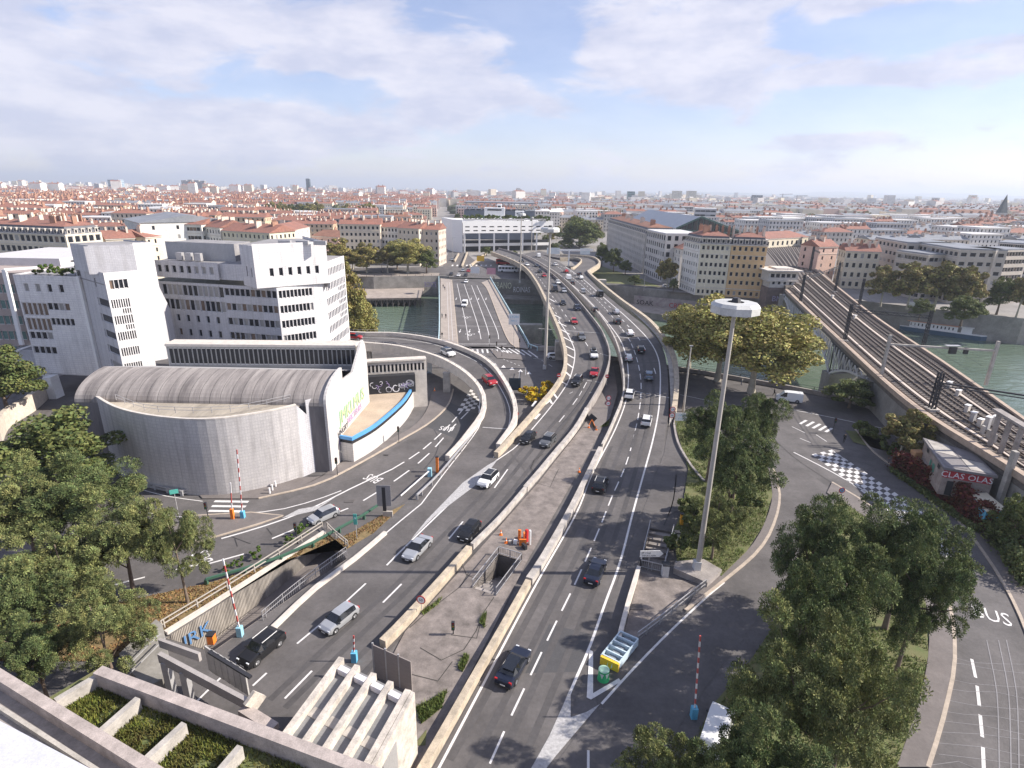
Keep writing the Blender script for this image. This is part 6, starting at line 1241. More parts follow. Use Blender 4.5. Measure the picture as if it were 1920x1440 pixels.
top_at('pinepale', 1600, 1200, 1500, 'large pale pine filling the lower right of the grove', wpx=270)
top_at('pinepale', 1260, 1395, 1620, 'pine crown rising from the bottom edge near the slip road', wpx=230)
top_at('pine', 1430, 1330, 1640, 'dark pine crown at the bottom edge under the pale pines', wpx=300)
for (px, pt, pb, w_, kk, lb) in [(100, 775, 945, 250, 'green', 'bright green leafy tree at the top of the left grove'), (150, 850, 1050, 260, 'pine', 'bluish pine in the middle of the left grove, next to the curving street'), (40, 880, 1080, 240, 'pinepale', 'pale pine at the left edge of the grove'), (330, 955, 1130, 150, 'pinepale', 'single small pine with dark trunk at the right end of the left grove'), (225, 930, 1120, 230, 'pinepale', 'pine in front of the traffic island in the left grove'), (120, 1000, 1190, 240, 'pinepale', 'thin pine above the leaf-covered bank'), (20, 1060, 1250, 230, 'pine2', 'dark pine over the left edge of the planted terrace'), (190, 1110, 1290, 200, 'pinepale', 'lowest pine of the left grove above the stone corner wall'), (20, 650, 790, 130, 'green', 'dark leafy tree beside the teal office block'), (60, 1150, 1330, 180, 'pine', 'small pine overhanging the terrace parapet')]:
    top_at(kk, px, pt, pb, lb, wpx=w_)
top_at('plane', 655, 600, 640, 'tall yellow plane tree on the near bank beside the white office tower', wpx=90).scale = (1.0, 1.0, 1.5)
q = atY(670, 560, 158); tree('gold', q.x - 1, 158, -8, 1.15, 'big yellow plane tree overhanging the green water right of the office tower', sz=1.35)
q = atY(625, 560, 166); tree('plane', q.x, 166, -2, 1.1, 'plane tree peeping above the low roof edge of the office tower', sz=1.25)
for i, (px, pt, w_, kk) in enumerate([(640, 447, 60, 'plane'), (688, 455, 50, 'plane'), (727, 462, 46, 'olive'), (765, 448, 70, 'gold'), (800, 468, 40, 'green'), (662, 470, 44, 'olive'), (745, 470, 40, 'green')]):
    top_at(kk, px, pt, 512 if i < 5 else 505, '%s plane tree on the far left quay, %s' % ({'plane': 'yellowish', 'olive': 'olive', 'gold': 'golden', 'green': 'dark green'}[kk], ['leftmost of the row', 'second of the row from the left', 'behind the small wharf', 'tallest of the row, near the bridge', 'last before the bridge head', 'behind the leftmost pair', 'between the wharf and the tallest tree'][i]), wpx=w_ * 1.15)
top_at('green', 1086, 408, 478, 'huge rounded green tree beyond the flyover exit loop', z=-6, wpx=92)
for k in range(16):
    p = atY(872 + k * 10.3, 407, 424 + (k % 3) * 3); tree('lime' if k % 3 == 0 else 'shrub', p.x, p.y, zt_ - .6, 1.5 + .5 * (k % 3), 'dark shrub of the interchange roof garden, %s part of the row' % ('left' if k < 5 else 'middle' if k < 11 else 'right'), name='roof_plant', cat='plant', group='shrubs on the interchange roof')
for (px, pt, pb, w_, kk, lb) in [(1150, 465, 510, 34, 'green', 'dark conifer beside the exit loop'), (1172, 488, 515, 28, 'green', 'low dark tree in front of the arcade block'), (1128, 455, 500, 30, 'green', 'slim dark tree left of the long dormered facade'), (1250, 485, 540, 42, 'olive', 'olive plane tree before the white corner house'), (1345, 478, 548, 62, 'olive', 'wide brownish plane tree before the white half of the mansard block'), (1385, 476, 552, 52, 'olive', 'brownish plane tree before the ochre half of the mansard block'), (1308, 505, 548, 34, 'green', 'dark low tree beside the white side wing'), (1262, 522, 548, 20, 'green', 'small dark tree at the quay wall'), (1190, 515, 535, 26, 'green', 'dark shrub tree by the lower street'),
        (1650, 498, 575, 60, 'olive', 'olive plane tree left of the riverside grove by the railway bridge'), (1700, 492, 580, 75, 'olive', 'large brownish plane tree at the centre of the right riverside grove'), (1750, 490, 582, 85, 'olive', 'largest brownish plane tree in the right riverside grove'), (1805, 500, 588, 70, 'olive', 'brownish plane tree right of the largest one'), (1868, 520, 590, 60, 'green', 'green plane tree near the right edge of the far bank'), (1905, 515, 595, 60, 'olive', 'olive plane tree at the right edge of the far bank'), (1800, 555, 612, 70, 'green', 'dark low tree hanging over the far quay wall'), (1722, 560, 600, 40, 'green', 'low green tree above the moored barge'), (965, 470, 485, 14, 'green', 'tiny dark tree beside the flyover root'), (912, 462, 480, 22, 'green', 'dark bush tree left of the flyover root'), (1040, 455, 475, 26, 'green', 'dark tree behind the highway sign')]:
    top_at(kk, px, pt, pb, lb, wpx=w_)
for k in range(9):
    px = 1215 + k * 28; T_at('small', px, 560 + k * 2.0, .9 + .2 * (k % 3) * .3, 'young tree on the far lower terrace, %s' % ['first from the flyover', 'second from the flyover', 'third from the flyover', 'fourth from the flyover', 'in the middle', 'fourth from the signal tower', 'third from the signal tower', 'second from the signal tower', 'nearest the signal tower'][k], z=-7)
rg = random.Random(5)
for k in range(46):
    px = rg.uniform(505, 705); y = rg.uniform(640, 760); p = atY(px, 395, y); s = rg.uniform(1.3, 1.8); tree('olive' if k % 3 else 'green', p.x, y, 0, s, 'round olive-green tree in the park beyond the left rooftops', group='park trees beyond the left rooftops')
for k in range(26):
    px = rg.choice([rg.uniform(835, 905), rg.uniform(1000, 1130), rg.uniform(1000, 1130)]); y = rg.uniform(440, 600) if px > 950 else rg.uniform(560, 800); p = atY(px, 430, y); tree('green' if k % 2 else 'olive', p.x, y, 0, rg.uniform(.6, 1.0), 'street tree around the interchange building', group='street trees around the interchange')
for k in range(60):
    px = rg.choice([rg.uniform(1060, 1350), rg.uniform(1480, 1920), rg.uniform(1480, 1920)]); y = rg.uniform(560, 1150); p = atY(px, 400, y); s = rg.uniform(.9, 1.5); tree('green' if k % 2 else 'olive', p.x, y, 0, s, 'tree crown among the rooftops on the right side of the city', group='trees among the right-hand rooftops')
mb = MB(); rg = random.Random(9)
for k in range(3600):
    y = rg.uniform(800, 7000) ** 1.0; rt = rg.choice([rg.uniform(.2, 1.0), rg.uniform(.2, 1.0), rg.uniform(-1, 1)]); x = rt * y;
    if noise.noise(Vector((x * .0012, y * .0025, 3))) < -.05: continue
    R_ = rg.uniform(9, 22); h = rg.uniform(9, 16); n = 6; a0 = rg.uniform(0, 6)
    base = [(x + math.cos(a0 + i * 6.283 / n) * R_ * rg.uniform(.7, 1.2), y + math.sin(a0 + i * 6.283 / n) * R_ * .6, 0) for i in range(n)]; mid = [(b_[0] + rg.uniform(-2, 2), b_[1], h * rg.uniform(.5, .8)) for b_ in base]; tp = (x, y, h)
    mb.mesh(base + mid + [tp], [(i, (i + 1) % n, n + (i + 1) % n, n + i) for i in range(n)] + [(n + i, n + (i + 1) % n, 2 * n) for i in range(n)])
mb.build('distant_woods', mat('distant_foliage', (.10, .105, .05), .95, 0, .02, col2=(.045, .06, .03)), kind='stuff')
for k, (px, py, s) in enumerate([(1005, 748, 1.5), (985, 740, 1.1), (1022, 732, 1.15), (995, 757, .9)]):
    r = T_at('shrub', px, py, s, 'bright yellow bush between the ramp and the flyover, %s' % ['largest clump', 'left clump', 'right clump', 'lowest clump'][k], name='bush', cat='bush', group='yellow bushes between ramp and flyover')
    for c in CH[r.name]:
        if c.name.startswith('crown'):
            if 'yel' not in TP: me = c.data.copy(); me.materials[0] = L_YEL; TP['yel'] = me
            c.data = TP['yel']
top_at('green', 1592, 712, 765, 'rounded yellow-green bush tree on the bank under the railway bridge', wpx=95)
T_olive = None; top_at('olive', 1700, 768, 862, 'reddish and green bush tree beside the graffiti shed', wpx=120)
top_at('green', 1905, 930, 1030, 'yellowish bush tree at the right edge beside the bus road', wpx=90)
for k, (px, py, s) in enumerate([(1610, 818, 1.5), (1640, 825, 1.3), (1300, 985, 1.6), (1275, 1035, 1.2), (1330, 1010, 1.4), (1670, 850, 1.2), (1280, 960, 1.1), (1400, 960, 1.5)]):
    T_at('shrub', px, py, s, 'green shrub %s' % ['on the kerb island by the traffic light', 'right part of the kerb island', 'at the foot of the light mast', 'beside the stairwell railing', 'on the grass slope behind the mast', 'at the start of the ivy hedge', 'under the slim pine', 'at the edge of the grass slope'][k], name='shrub', cat='shrub')
for k, (px, py, s) in enumerate([(567, 1005, .6), (545, 1022, .5), (482, 1046, .5), (450, 1060, .4), (430, 1070, .4)]):
    T_at('lime', px, py, s, 'young weedy sapling along the dark green guard rail, %s from the right' % ['first', 'second', 'third', 'fourth', 'fifth'][k], name='sapling', cat='plant')
r = None
for k in range(12):
    p = atY(70 + k * 17, 500, 113 - (.3 * k if k > 6 else 0)); kk = 'lime' if k % 3 else 'shrub'; tree(kk, p.x, p.y, zw - .2, .65 + .2 * (k % 2), 'roof garden plant on the office tower terrace, number %s along the edge' % ['one', 'two', 'three', 'four', 'five', 'six', 'seven', 'eight', 'nine', 'ten', 'eleven', 'twelve'][k], name='roof_plant', cat='plant', group='roof garden plants')
def hedge(name, pts, h, w_, m, label, n, leaf=.16, seed=3):
    rg = random.Random(seed); pth = line(pts, Z0, 1.0); L = arclen(pth); mb = MB()
    for k in range(n):
        q = at(pth, L, rg.uniform(0, L[-1])); q = q + Vector((rg.gauss(0, w_ * .4), rg.gauss(0, w_ * .4), abs(rg.uniform(0, h)) * (.8 + .3 * noise.noise(q * .4)))); s = leaf * rg.uniform(.6, 1.5); a = Vector((rg.gauss(0, 1), rg.gauss(0, 1), rg.gauss(0, 1))).normalized(); b_ = a.orthogonal().normalized() * .8
        mb.face((q - a * s, q - b_ * s, q + a * s, q + b_ * s))
    return mb.build(name, m, label=label, cat='hedge')
hedge('ivy_hedge', [(1676, 880), (1728, 912), (1788, 954), (1846, 1000)], 4.4, 1.0, L_RED, 'dark red ivy hedge along the pavement of the bus road', 22000)
hedge('ivy_hedge', [(1846, 1000), (1886, 1045), (1926, 1105)], 3.6, 1.3, L_GREEN, 'green lower end of the ivy hedge at the right edge', 4500)
hedge('ivy_hedge', [(1672, 884), (1745, 935), (1830, 998)], .9, .6, L_GREEN, 'green undergrowth below the red ivy hedge', 5000)
def blades(name, pts, n, m, h=.35, z=.12, seed=1, w_=.05):
    rg = random.Random(seed); poly = [P(*p) for p in pts]; xs = [p.x for p in poly]; ys = [p.y for p in poly]; mb = MB()
    def inside(x, y):
        c = False
        for i in range(len(poly)):
            a, b_ = poly[i], poly[i - 1]
            if (a.y > y) != (b_.y > y) and x < (b_.x - a.x) * (y - a.y) / (b_.y - a.y) + a.x: c = not c
        return c
    k = 0
    while k < n:
        x, y = rg.uniform(min(xs), max(xs)), rg.uniform(min(ys), max(ys)); k += 1
        if not inside(x, y) or noise.noise(Vector((x * .35, y * .35, seed))) < -.25: continue
        a = rg.uniform(0, 6.28); hh = h * rg.uniform(.5, 1.5); dx_, dy_ = math.cos(a) * w_, math.sin(a) * w_; lx, ly = rg.gauss(0, hh * .4), rg.gauss(0, hh * .4)
        mb.face(((x - dx_, y - dy_, z), (x + dx_, y + dy_, z), (x + lx, y + ly, z + hh)))
    mb.build(name, m, kind='stuff')
GB_ = leafmat('grass_blades', (.17, .22, .06), (.09, .13, .035), .4, .4); GBD = leafmat('dry_blades', (.36, .24, .09), (.16, .11, .05), .4, .6)
blades('grass_blades', [(1262, 785), (1290, 775), (1380, 850), (1440, 880), (1448, 930), (1432, 985), (1400, 1035), (1352, 1082), (1318, 1058), (1270, 1060), (1262, 1000), (1280, 955), (1290, 880)], 42000, GB_, .3, seed=2)
blades('grass_blades', [(1460, 1160), (1480, 1080), (1520, 1010), (1575, 935), (1620, 970), (1690, 1050), (1735, 1130), (1740, 1230), (1715, 1340), (1680, 1440), (1260, 1440), (1400, 1250)], 50000, GB_, .3, seed=3)
for i, pl in enumerate([[(780, 1330), (838, 1298), (828, 1330), (790, 1360)], [(858, 1255), (872, 1225), (880, 1235), (868, 1262)], [(790, 1150), (830, 1120), (822, 1135), (795, 1155)], [(900, 1165), (912, 1150), (908, 1180)], [(1110, 792), (1145, 785), (1140, 800), (1112, 803)]]):
    blades('weeds', pl, 2600 if i == 0 else 900, GB_, .3, .13, seed=5 + i)
blades('dry_weeds', [(392, 1093), (560, 1043), (660, 998), (718, 965), (760, 945), (700, 1000), (650, 1030), (615, 1000), (300, 1195), (200, 1240), (0, 1240), (0, 1180), (200, 1135)], 60000, GBD, .12, .03, seed=12, w_=.09)
mb = MB(); rg = random.Random(4)
for k in range(16000):
    a, b_ = rg.random(), rg.random(); q0_, q1_, q2_, q3_ = T_(190, 1262, 6.6), T_(105, 1315, 6.6), T_(330, 1530, 6.6), T_(640, 1430, 6.6); q = q0_.lerp(q3_, a).lerp(q1_.lerp(q2_, a), b_)
    if noise.noise(q * .5) < -.1 and rg.random() < .7: continue
    t_ = rg.uniform(0, 6.28); h = rg.uniform(.12, .4); mb.face((q + Vector((math.cos(t_) * .06, math.sin(t_) * .06, 0)), q - Vector((math.cos(t_) * .06, math.sin(t_) * .06, 0)), q + Vector((rg.gauss(0, .1), rg.gauss(0, .1), h))))
mb.build('planter_weeds', leafmat('planter_moss', (.17, .21, .04), (.10, .09, .03), .4, .5), kind='stuff')
ZR = 7.0
BAL = mat('track_ballast', (.15, .128, .112), .95, .3, 1.2, bump=.5, bscale=4); RAILM = mat('rusty_rail', (.085, .06, .045), .7, .2, 2); SLP = mat('sleeper', (.12, .10, .088), .9, .2, 1)
def ray_line(pts, z): return [P(*p, z) for p in pts]
nearE = resample(ray_line([(1474, 546), (1580, 647), (1705, 760), (1877, 872), (2040, 978)], ZR), 4)
farE = resample(ray_line([(1528, 505), (1630, 588), (1765, 680), (1917, 788), (2040, 880)], ZR), 4)
vr = root('railway_viaduct', 'long railway viaduct with curved white lattice arches crossing the river on the right', 'bridge')
mb = MB(); L_, R_ = band(mb, nearE, farE, 0)
mb = MB()
for k in range(NB): mb.face((R_[k], L_[k], L_[k + 1], R_[k + 1])); lo = Vector((0, 0, -1.3)); mb.face((L_[k + 1], L_[k], L_[k] + lo, L_[k + 1] + lo)); mb.face((R_[k], R_[k + 1], R_[k + 1] + lo, R_[k] + lo)); mb.face((L_[k] + lo, R_[k] + lo, R_[k + 1] + lo, L_[k + 1] + lo))
mb.build('deck', BAL, vr)
mb = MB(); mb.sweep(nearE, [(.5, -.9), (.5, .75), (-.45, .75), (-.45, -.2)]); mb.build('near_parapet', mat('rusty_beige_parapet', (.40, .31, .24), .85, .2, 1), vr)
mb = MB(); mb.sweep(farE, [(.2, -.9), (.2, .6), (-.5, .6), (-.5, -.9)]); mb.build('far_parapet', MATS['rusty_beige_parapet'], vr)
LAT = mat('white_lattice_steel', (.58, .57, .56), .6, .15, 1); Ln = arclen(nearE)
def s_at(px, py):
    q = P(px, py, ZR); return min(range(len(nearE)), key=lambda i: (nearE[i] - q).length)
yy_ = lambda y: min(range(len(nearE)), key=lambda i: abs(nearE[i].y - y))
sp_ = [Ln[yy_(222)], Ln[yy_(196)], Ln[yy_(168)], Ln[yy_(140)], Ln[yy_(113)]]
for h_, (a, b_) in enumerate(zip(sp_, sp_[1:])):
    n = 12; dep = (lambda t_: 1.0 + 6.5 * (t_ if h_ % 2 == 0 else 1 - t_) ** 2); prev = None; mb = MB(); mr_ = MB()
    for k in range(n + 1):
        t_ = k / n; q = at(nearE, Ln, a + (b_ - a) * t_); d = dep(t_); lowp = Vector((q.x - .6, q.y, ZR - 1.3 - d)); hip = Vector((q.x - .6, q.y, ZR - 1.2))
        if prev: mb.bar(prev[0], lowp, .45, .5); mr_.bar(prev[1] if k % 2 else prev[0], lowp if k % 2 else hip, .2)
        mr_.bar(lowp, hip, .22); prev = (lowp, hip)
    mb.build('arch_chord', LAT, vr); mr_.build('arch_lattice', LAT, vr)
    m3 = MB(); prev = None
    for k in range(n + 1):
        t_ = k / n; q = at(nearE, Ln, a + (b_ - a) * t_); d = dep(t_) - .6; l2 = Vector((q.x + 2.5, q.y + .8, ZR - 1.3 - d))
        if prev: m3.face((prev, l2, l2 + Vector((0, 0, d)), prev + Vector((0, 0, d))))
        prev = l2
    m3.build('inner_web', mat('dark_steelwork', (.06, .065, .07), .7, .1), vr)
for i_, s in enumerate(sp_):
    if i_ == 2: continue
    q = at(nearE, Ln, s); mb = MB(); mb.prism([(q.x - 1.5, q.y - 2.2), (q.x + 16, q.y + 2.5), (q.x + 16, q.y + 6.5), (q.x - 1.5, q.y + 1.8)], -12, -1.4 if i_ in (1, 3) else ZR - 1.4); mb.build('masonry_pier', QW, vr)
q = at(nearE, Ln, sp_[4]); rest = [p for p, l in zip(nearE, Ln) if l >= sp_[4] - 1]; restf = [p for p in farE if p.y <= q.y + 12]
mb = MB(); poly = [tuple(p)[:2] for p in rest] + [tuple(p)[:2] for p in restf[::-1]]; mb.prism(poly, -12, ZR - 1.35); mb.build('embankment_wall', QW, vr)
trk = root('railway_tracks', 'bundle of rusty railway tracks on the viaduct running to the station', 'railway')
n_tr = 6
def lerp_path(t_): a, b_ = arclen(nearE), arclen(farE); return [at(nearE, a, a[-1] * k / 70).lerp(at(farE, b_, b_[-1] * k / 70), t_) for k in range(71)]
for i in range(n_tr):
    t_ = .12 + i * .78 / (n_tr - 1); c = lerp_path(t_); sm_ = MB()
    for sgn in (-.75, .75):
        rm = MB(); pr = [p + Vector((0, 0, .06)) for p in offs(c, sgn)]; rm.sweep(pr, [(.07, 0), (.07, .2), (-.07, .2), (-.07, 0)]); rm.build('rail', RAILM, trk)
    L = arclen(c); s = 0
    while s < L[-1]:
        q = at(c, L, s); q2 = at(c, L, min(L[-1], s + .3)); d = (q2 - q);
        if d.length > .01: d.normalize(); nn_ = Vector((-d.y, d.x, 0)); sm_.bar(q + nn_ * 1.2 + Vector((0, 0, .04)), q - nn_ * 1.2 + Vector((0, 0, .04)), .3, .1)
        s += 1.1
    sm_.build('sleepers', SLP, trk, kind='stuff')
for t_ in (.205, .67):
    c = lerp_path(t_); w1 = MB(); w1.sweep([p + Vector((0, 0, .05)) for p in c], [(.28, 0), (.28, .12), (-.28, .12), (-.28, 0)]); w1.build('cable_duct', mat('pale_cable_duct', (.55, .47, .40), .85, .1), trk)
ya = [P(*p, 5.0) for p in [(1472, 546), (1428, 500), (1425, 470), (1440, 448), (1500, 445), (1530, 465), (1528, 505), (1560, 535)]]
mb = MB(); mb.flat([tuple(p)[:2] for p in ya], ZR - .1); mb.prism([tuple(p)[:2] for p in ya], -.1, ZR - .15); mb.build('station_yard', BAL, vr)
for i in range(9):
    a = P(1484 + i * 6, 535 - i * 2.5, ZR); m_ = P(1462 + i * 6.5, 498 - i * 1.5, ZR); b_ = P(1432 + i * 7.5, 462 - i * 1.8, ZR); c = resample([a, m_, b_], 6); rm = MB()
    for sgn in (-.75, .75): rm.sweep([p + Vector((0, 0, -.05)) for p in offs(c, sgn)], [(.12, 0), (.12, .2), (-.12, .2), (-.12, 0)])
    rm.build('yard_track', RAILM, trk)
def mast(px, pbase, ptop, label, z=ZR, w_=.45, m=DARK, name='catenary_mast', grp=None):
    p = P(px, pbase, z); t_ = atY(px, ptop, p.y).z; r = root(name, label, 'mast', (p.x, p.y, z), 0, grp); mb = MB(); h = t_ - z
    for sx_ in (-1, 1):
        for sy_ in (-1, 1): mb.bar((sx_ * w_ / 2, sy_ * w_ / 2, 0), (sx_ * w_ / 2 * .8, sy_ * w_ / 2 * .8, h), w_ * .28)
    for k in range(int(h / .9)): mb.bar((-w_ / 2, -w_ / 2, k * .9), (w_ / 2, -w_ / 2, k * .9 + .9), w_ * .2); mb.bar((w_ / 2, w_ / 2, k * .9), (-w_ / 2, w_ / 2, k * .9 + .9), w_ * .2)
    mb.build('lattice_column', m, r); bb = MB(); bb.box((0, 0, .2), (w_ * 2.4, w_ * 2.4, .5)); bb.build('footing', CONC, r); return r, Vector((p.x, p.y, t_))
tops = {}
for px, pb, pt, lb in [(1500, 568, 515, 'farthest dark catenary mast on the near side of the viaduct'), (1583, 640, 570, 'dark catenary mast on the near parapet, second from the river bank'), (1746, 770, 698, 'thick dark catenary mast on the near parapet above the bush tree'), (1518, 510, 462, 'tall dark double mast at the viaduct head'), (1533, 505, 468, 'dark mast beside the tall double mast at the viaduct head'), (1565, 548, 492, 'leaning dark mast by the pink gabled house'), (1610, 575, 522, 'dark mast on the far side by the cream house'), (1730, 652, 582, 'dark catenary mast on the far parapet over the barge')]:
    tops[px] = mast(px, pb, pt, lb, w_=.7 if px in (1746, 1518) else .55)[1]
for a, b_ in ((1583, 1730), (1500, 1565), (1518, 1533)):
    A_, B_ = tops[a] - Vector((0, 0, 1.2)), tops[b_] - Vector((0, 0, 1.2)); r = root('portal_beam', 'dark catenary portal beam %s' % {1583: 'spanning the viaduct above the barge', 1500: 'near the signal tower', 1518: 'between the two dark masts at the viaduct head'}[a], 'beam'); mb = MB(); mb.bar(A_, B_, .18); mb.bar(A_ - Vector((0, 0, .7)), B_ - Vector((0, 0, .7)), .18)
    n = 14
    for k in range(n): u0_, u1_ = A_.lerp(B_, k / n), A_.lerp(B_, (k + 1) / n); mb.bar(u0_ - Vector((0, 0, .7 * (k % 2))), u1_ - Vector((0, 0, .7 * ((k + 1) % 2))), .12)
    mb.build('lattice_beam', DARK, r)
A_ = tops[1746] - Vector((0, 0, 1.8)); B_ = P(1925, 742, A_.z); r = root('portal_beam', 'sagging dark catenary beam from the thick mast to the right edge', 'beam'); mb = MB(); mb.bar(A_, B_, .25); mb.bar(A_ - Vector((0, 0, .5)), B_ - Vector((0, 0, .5)), .16); mb.build('lattice_beam', DARK, r)
sgm = root('signal_gantry', 'pale concrete gantry with dark signal boxes spanning the tracks', 'gantry'); G1 = P(1651, 708, ZR); G2 = P(1848, 722, ZR); z1_ = atY(1667, 628, G1.y).z; z2_ = z1_
mb = MB(); mb.bar(G1, (G1.x, G1.y, z1_), .5, .5, up=(0, 1, 0)); mb.build('column', CONC, sgm); mb = MB(); mb.bar(G2, (G2.x, G2.y, z2_), .5, .5, up=(0, 1, 0)); mb.build('column', CONC, sgm)
mb = MB(); mb.bar((G1.x, G1.y, z1_ - 1.9), (G2.x, G2.y, z2_ - 1.9), .4, .35); mb.build('beam', CONC, sgm)
Gm = Vector((G1.x, G1.y, z1_ - 1.9)).lerp(Vector((G2.x, G2.y, z2_ - 1.9)), .60)
for dx_, w__ in ((0, 1.3), (2.6, .7)): mb = MB(); mb.box((Gm.x + dx_, Gm.y - .3, Gm.z - .4), (w__, .5, 1.3)); mb.build('signal_box', DARK, sgm)
mb = MB(); mb.box((Gm.x, Gm.y, Gm.z + .5), (2.8, .9, .12)); mb.build('walkway', METAL, sgm)
for i in range(4):
    c = lerp_path(.12 + i * .24); pts = [p + Vector((0, 0, 5.6)) for p in c[18:60]]; mb = MB()
    for a, b_ in zip(pts, pts[1:]): mb.bar(a, b_, .035)
    mb.build('contact_wire', DARK, label='thin overhead contact wire above the viaduct tracks, %s' % ['nearest the near parapet', 'second from the near parapet', 'third from the near parapet', 'nearest the barge'][i], cat='wire')
fr = root('concrete_frames', 'row of weathered concrete frames carrying a slab beside the tracks at the right edge', 'structure')
cap0, cap1 = P(1868, 768, 12.5), P(1935, 808, 12.5); mb = MB(); mb.bar(cap0, cap1, 1.1, .35); mb.build('cap_slab', CONCD, fr)
for k in range(3):
    q = cap0.lerp(cap1, .12 + .32 * k); mb = MB(); mb.bar((q.x, q.y, ZR - .3), (q.x, q.y, 12.3), .45, .5, up=(0, 1, 0)); mb.build('column', CONCD, fr)
f0, f1 = P(1897, 800, 11.5), P(1880, 945, 1.0); q = P(1885, 905, 5.5)
mb = MB(); mb.bar((q.x, q.y, -.1), (q.x, q.y, 10.2), .6, .7, up=(0, 1, 0)); mb.build('tall_column', CONC, fr)
for k in range(3): q = P(1840 + 11 * k, 815 + 8 * k, ZR); mb = MB(); mb.bar((q.x, q.y, ZR - .3), (q.x, q.y, ZR + 1.5), .35, .5, up=(0, 1, 0)); mb.build('stub_column', CONC, fr)
sh_ = root('graffiti_shed', 'flat-roofed concrete shed covered in graffiti beside the railway embankment', 'shed'); zs_ = 6.2; zg_ = 2.0
s = [P(1735, 823, zs_), P(1772, 875, zs_), P(1866, 890, zs_), P(1826, 850, zs_)]
mb = MB(); mb.prism([tuple(p)[:2] for p in s], zg_ - .1, zs_ - .35); mb.build('wall', mat('tagged_concrete', (.42, .36, .31), .9, 0, .9, col2=(.22, .17, .16)), sh_)
cc_ = sum(s, Vector()) / 4; mb = MB(); mb.prism([tuple(cc_ + (p - cc_) * 1.08)[:2] for p in s], zs_ - .35, zs_); mb.build('roof_slab', mat('bitumen_roof', (.20, .185, .185), .85, .2, .5), sh_)
for i in range(2):
    for j in range(2):
        m_ = MB(); pts = [s[0].lerp(s[1], (i + a) / 2).lerp(s[3].lerp(s[2], (i + a) / 2), (j + b_) / 2) for a, b_ in ((.06, .06), (.94, .06), (.94, .94), (.06, .94))]; m_.prism([tuple(p)[:2] for p in pts], zs_ + .002, zs_ + .05); m_.build('roof_panel', MATS['bitumen_roof'] if (i + j) % 2 else CONC, sh_)
uS = (s[2] - s[1]); uS.z = 0; LSh = uS.length; uS.normalize(); nS = Vector((uS.y, -uS.x, 0))
GR = mat('red_graffiti', (.40, .04, .05), .8, .2); mb = MB(); o_ = s[1] + nS * .03; mb.face([Vector((o_.x, o_.y, 4.6)), Vector((o_.x, o_.y, 4.6)) + uS * LSh * .97, Vector((o_.x, o_.y, 5.7)) + uS * LSh * .97, Vector((o_.x, o_.y, 5.7))]); mb.build('painted_band', GR, sh_)
o2 = s[1] + nS * .06 + uS * LSh * .48
put('graffiti', textmesh('CLAS OLAS', 1.2, .01, GW), sh_, mw=frameM((o2.x, o2.y, 4.75), uS, (0, 0, 1))); put('graffiti', textmesh('INOISE', 1.2, .01, GW), sh_, mw=frameM((o2.x + .5, o2.y - .02, 3.5), uS, (0, 0, 1))); put('graffiti', textmesh('SXAGR', 1.2, .01, mat('brown_graffiti', (.20, .09, .09), .8)), sh_, mw=frameM((o2.x, o2.y - .02, 2.3), uS, (0, 0, 1)))
mb = MB(); o3 = s[1] + nS * .1 + uS * LSh * .12; mb.face([Vector((o3.x, o3.y, 2.0)), Vector((o3.x, o3.y, 2.0)) + uS * .8, Vector((o3.x, o3.y, 4.2)) + uS * .8, Vector((o3.x, o3.y, 4.2))]); mb.build('doorway', DARK, sh_)
uL = (s[1] - s[0]); uL.z = 0; LL = uL.length; uL.normalize(); nL = Vector((uL.y, -uL.x, 0)); o4 = s[0] + nL * .05 + uL * LL * .55
put('graffiti', textmesh('JUB', 1.7, .01, mat('teal_graffiti', (.06, .34, .24), .8, .2)), sh_, mw=frameM((o4.x, o4.y, 3.6), uL, (0, 0, 1)))
for k in (.2, .75): mb = MB(); q = s[0] + nL * .06 + uL * LL * k; mb.face([Vector((q.x, q.y, 5.0)), Vector((q.x, q.y, 5.0)) + uL * 1.0, Vector((q.x, q.y, 5.6)) + uL * 1.0, Vector((q.x, q.y, 5.6))]); mb.build('window', DARK, sh_)
mb = MB(); mb.prism([tuple(P(*p, zg_))[:2] for p in [(1722, 880), (1790, 930), (1796, 924), (1730, 874)]], zg_ - .1, zg_ + 1.6); w4 = mb.build('graffiti_wall', MATS['tagged_concrete'], label='low tagged concrete wall behind the red ivy hedge', cat='wall')
ct = root('site_container', 'blue container with cream roof beside the graffiti shed', 'container'); zc_ = 3.5; c4 = [P(1823, 926, zc_), P(1850, 958, zc_), P(1888, 955, zc_), P(1850, 924, zc_)]
mb = MB(); mb.prism([tuple(P(*p))[:2] for p in [(1690, 866), (1740, 897), (1800, 935), (1860, 980), (1905, 1030), (1960, 1100), (2100, 1150), (2160, 1060), (1960, 985), (1885, 930), (1790, 860), (1730, 820)]], -.1, 2.0); struct('raised_ground', mb, [DRYG])
mb = MB(); mb.prism([tuple(p)[:2] for p in c4], 1.9, zc_ - .1); mb.build('body', BLUEP, ct); mb = MB(); cc_ = sum(c4, Vector()) / 4; mb.prism([tuple(cc_ + (p - cc_) * 1.04)[:2] for p in c4], zc_ - .1, zc_); mb.build('roof', mat('cream_paint', (.72, .66, .50), .7, .1), ct)
wd = MB(); q = P(1716, 868, 2.0); wd.box((q.x, q.y, 3.0), (1.6, 1.2, 2.2)); wd.build('utility_cabinet', mat('orange_brown_render', (.50, .28, .14), .8, .2), label='small orange-brown utility hut between the bush tree and the graffiti shed', cat='cabinet')
bz = WZ; b0_, b1_ = P(1688, 612, bz + 1.5), P(1852, 634, bz + 1.5); ub = (b1_ - b0_); ub.z = 0; LB = ub.length; ub.normalize()
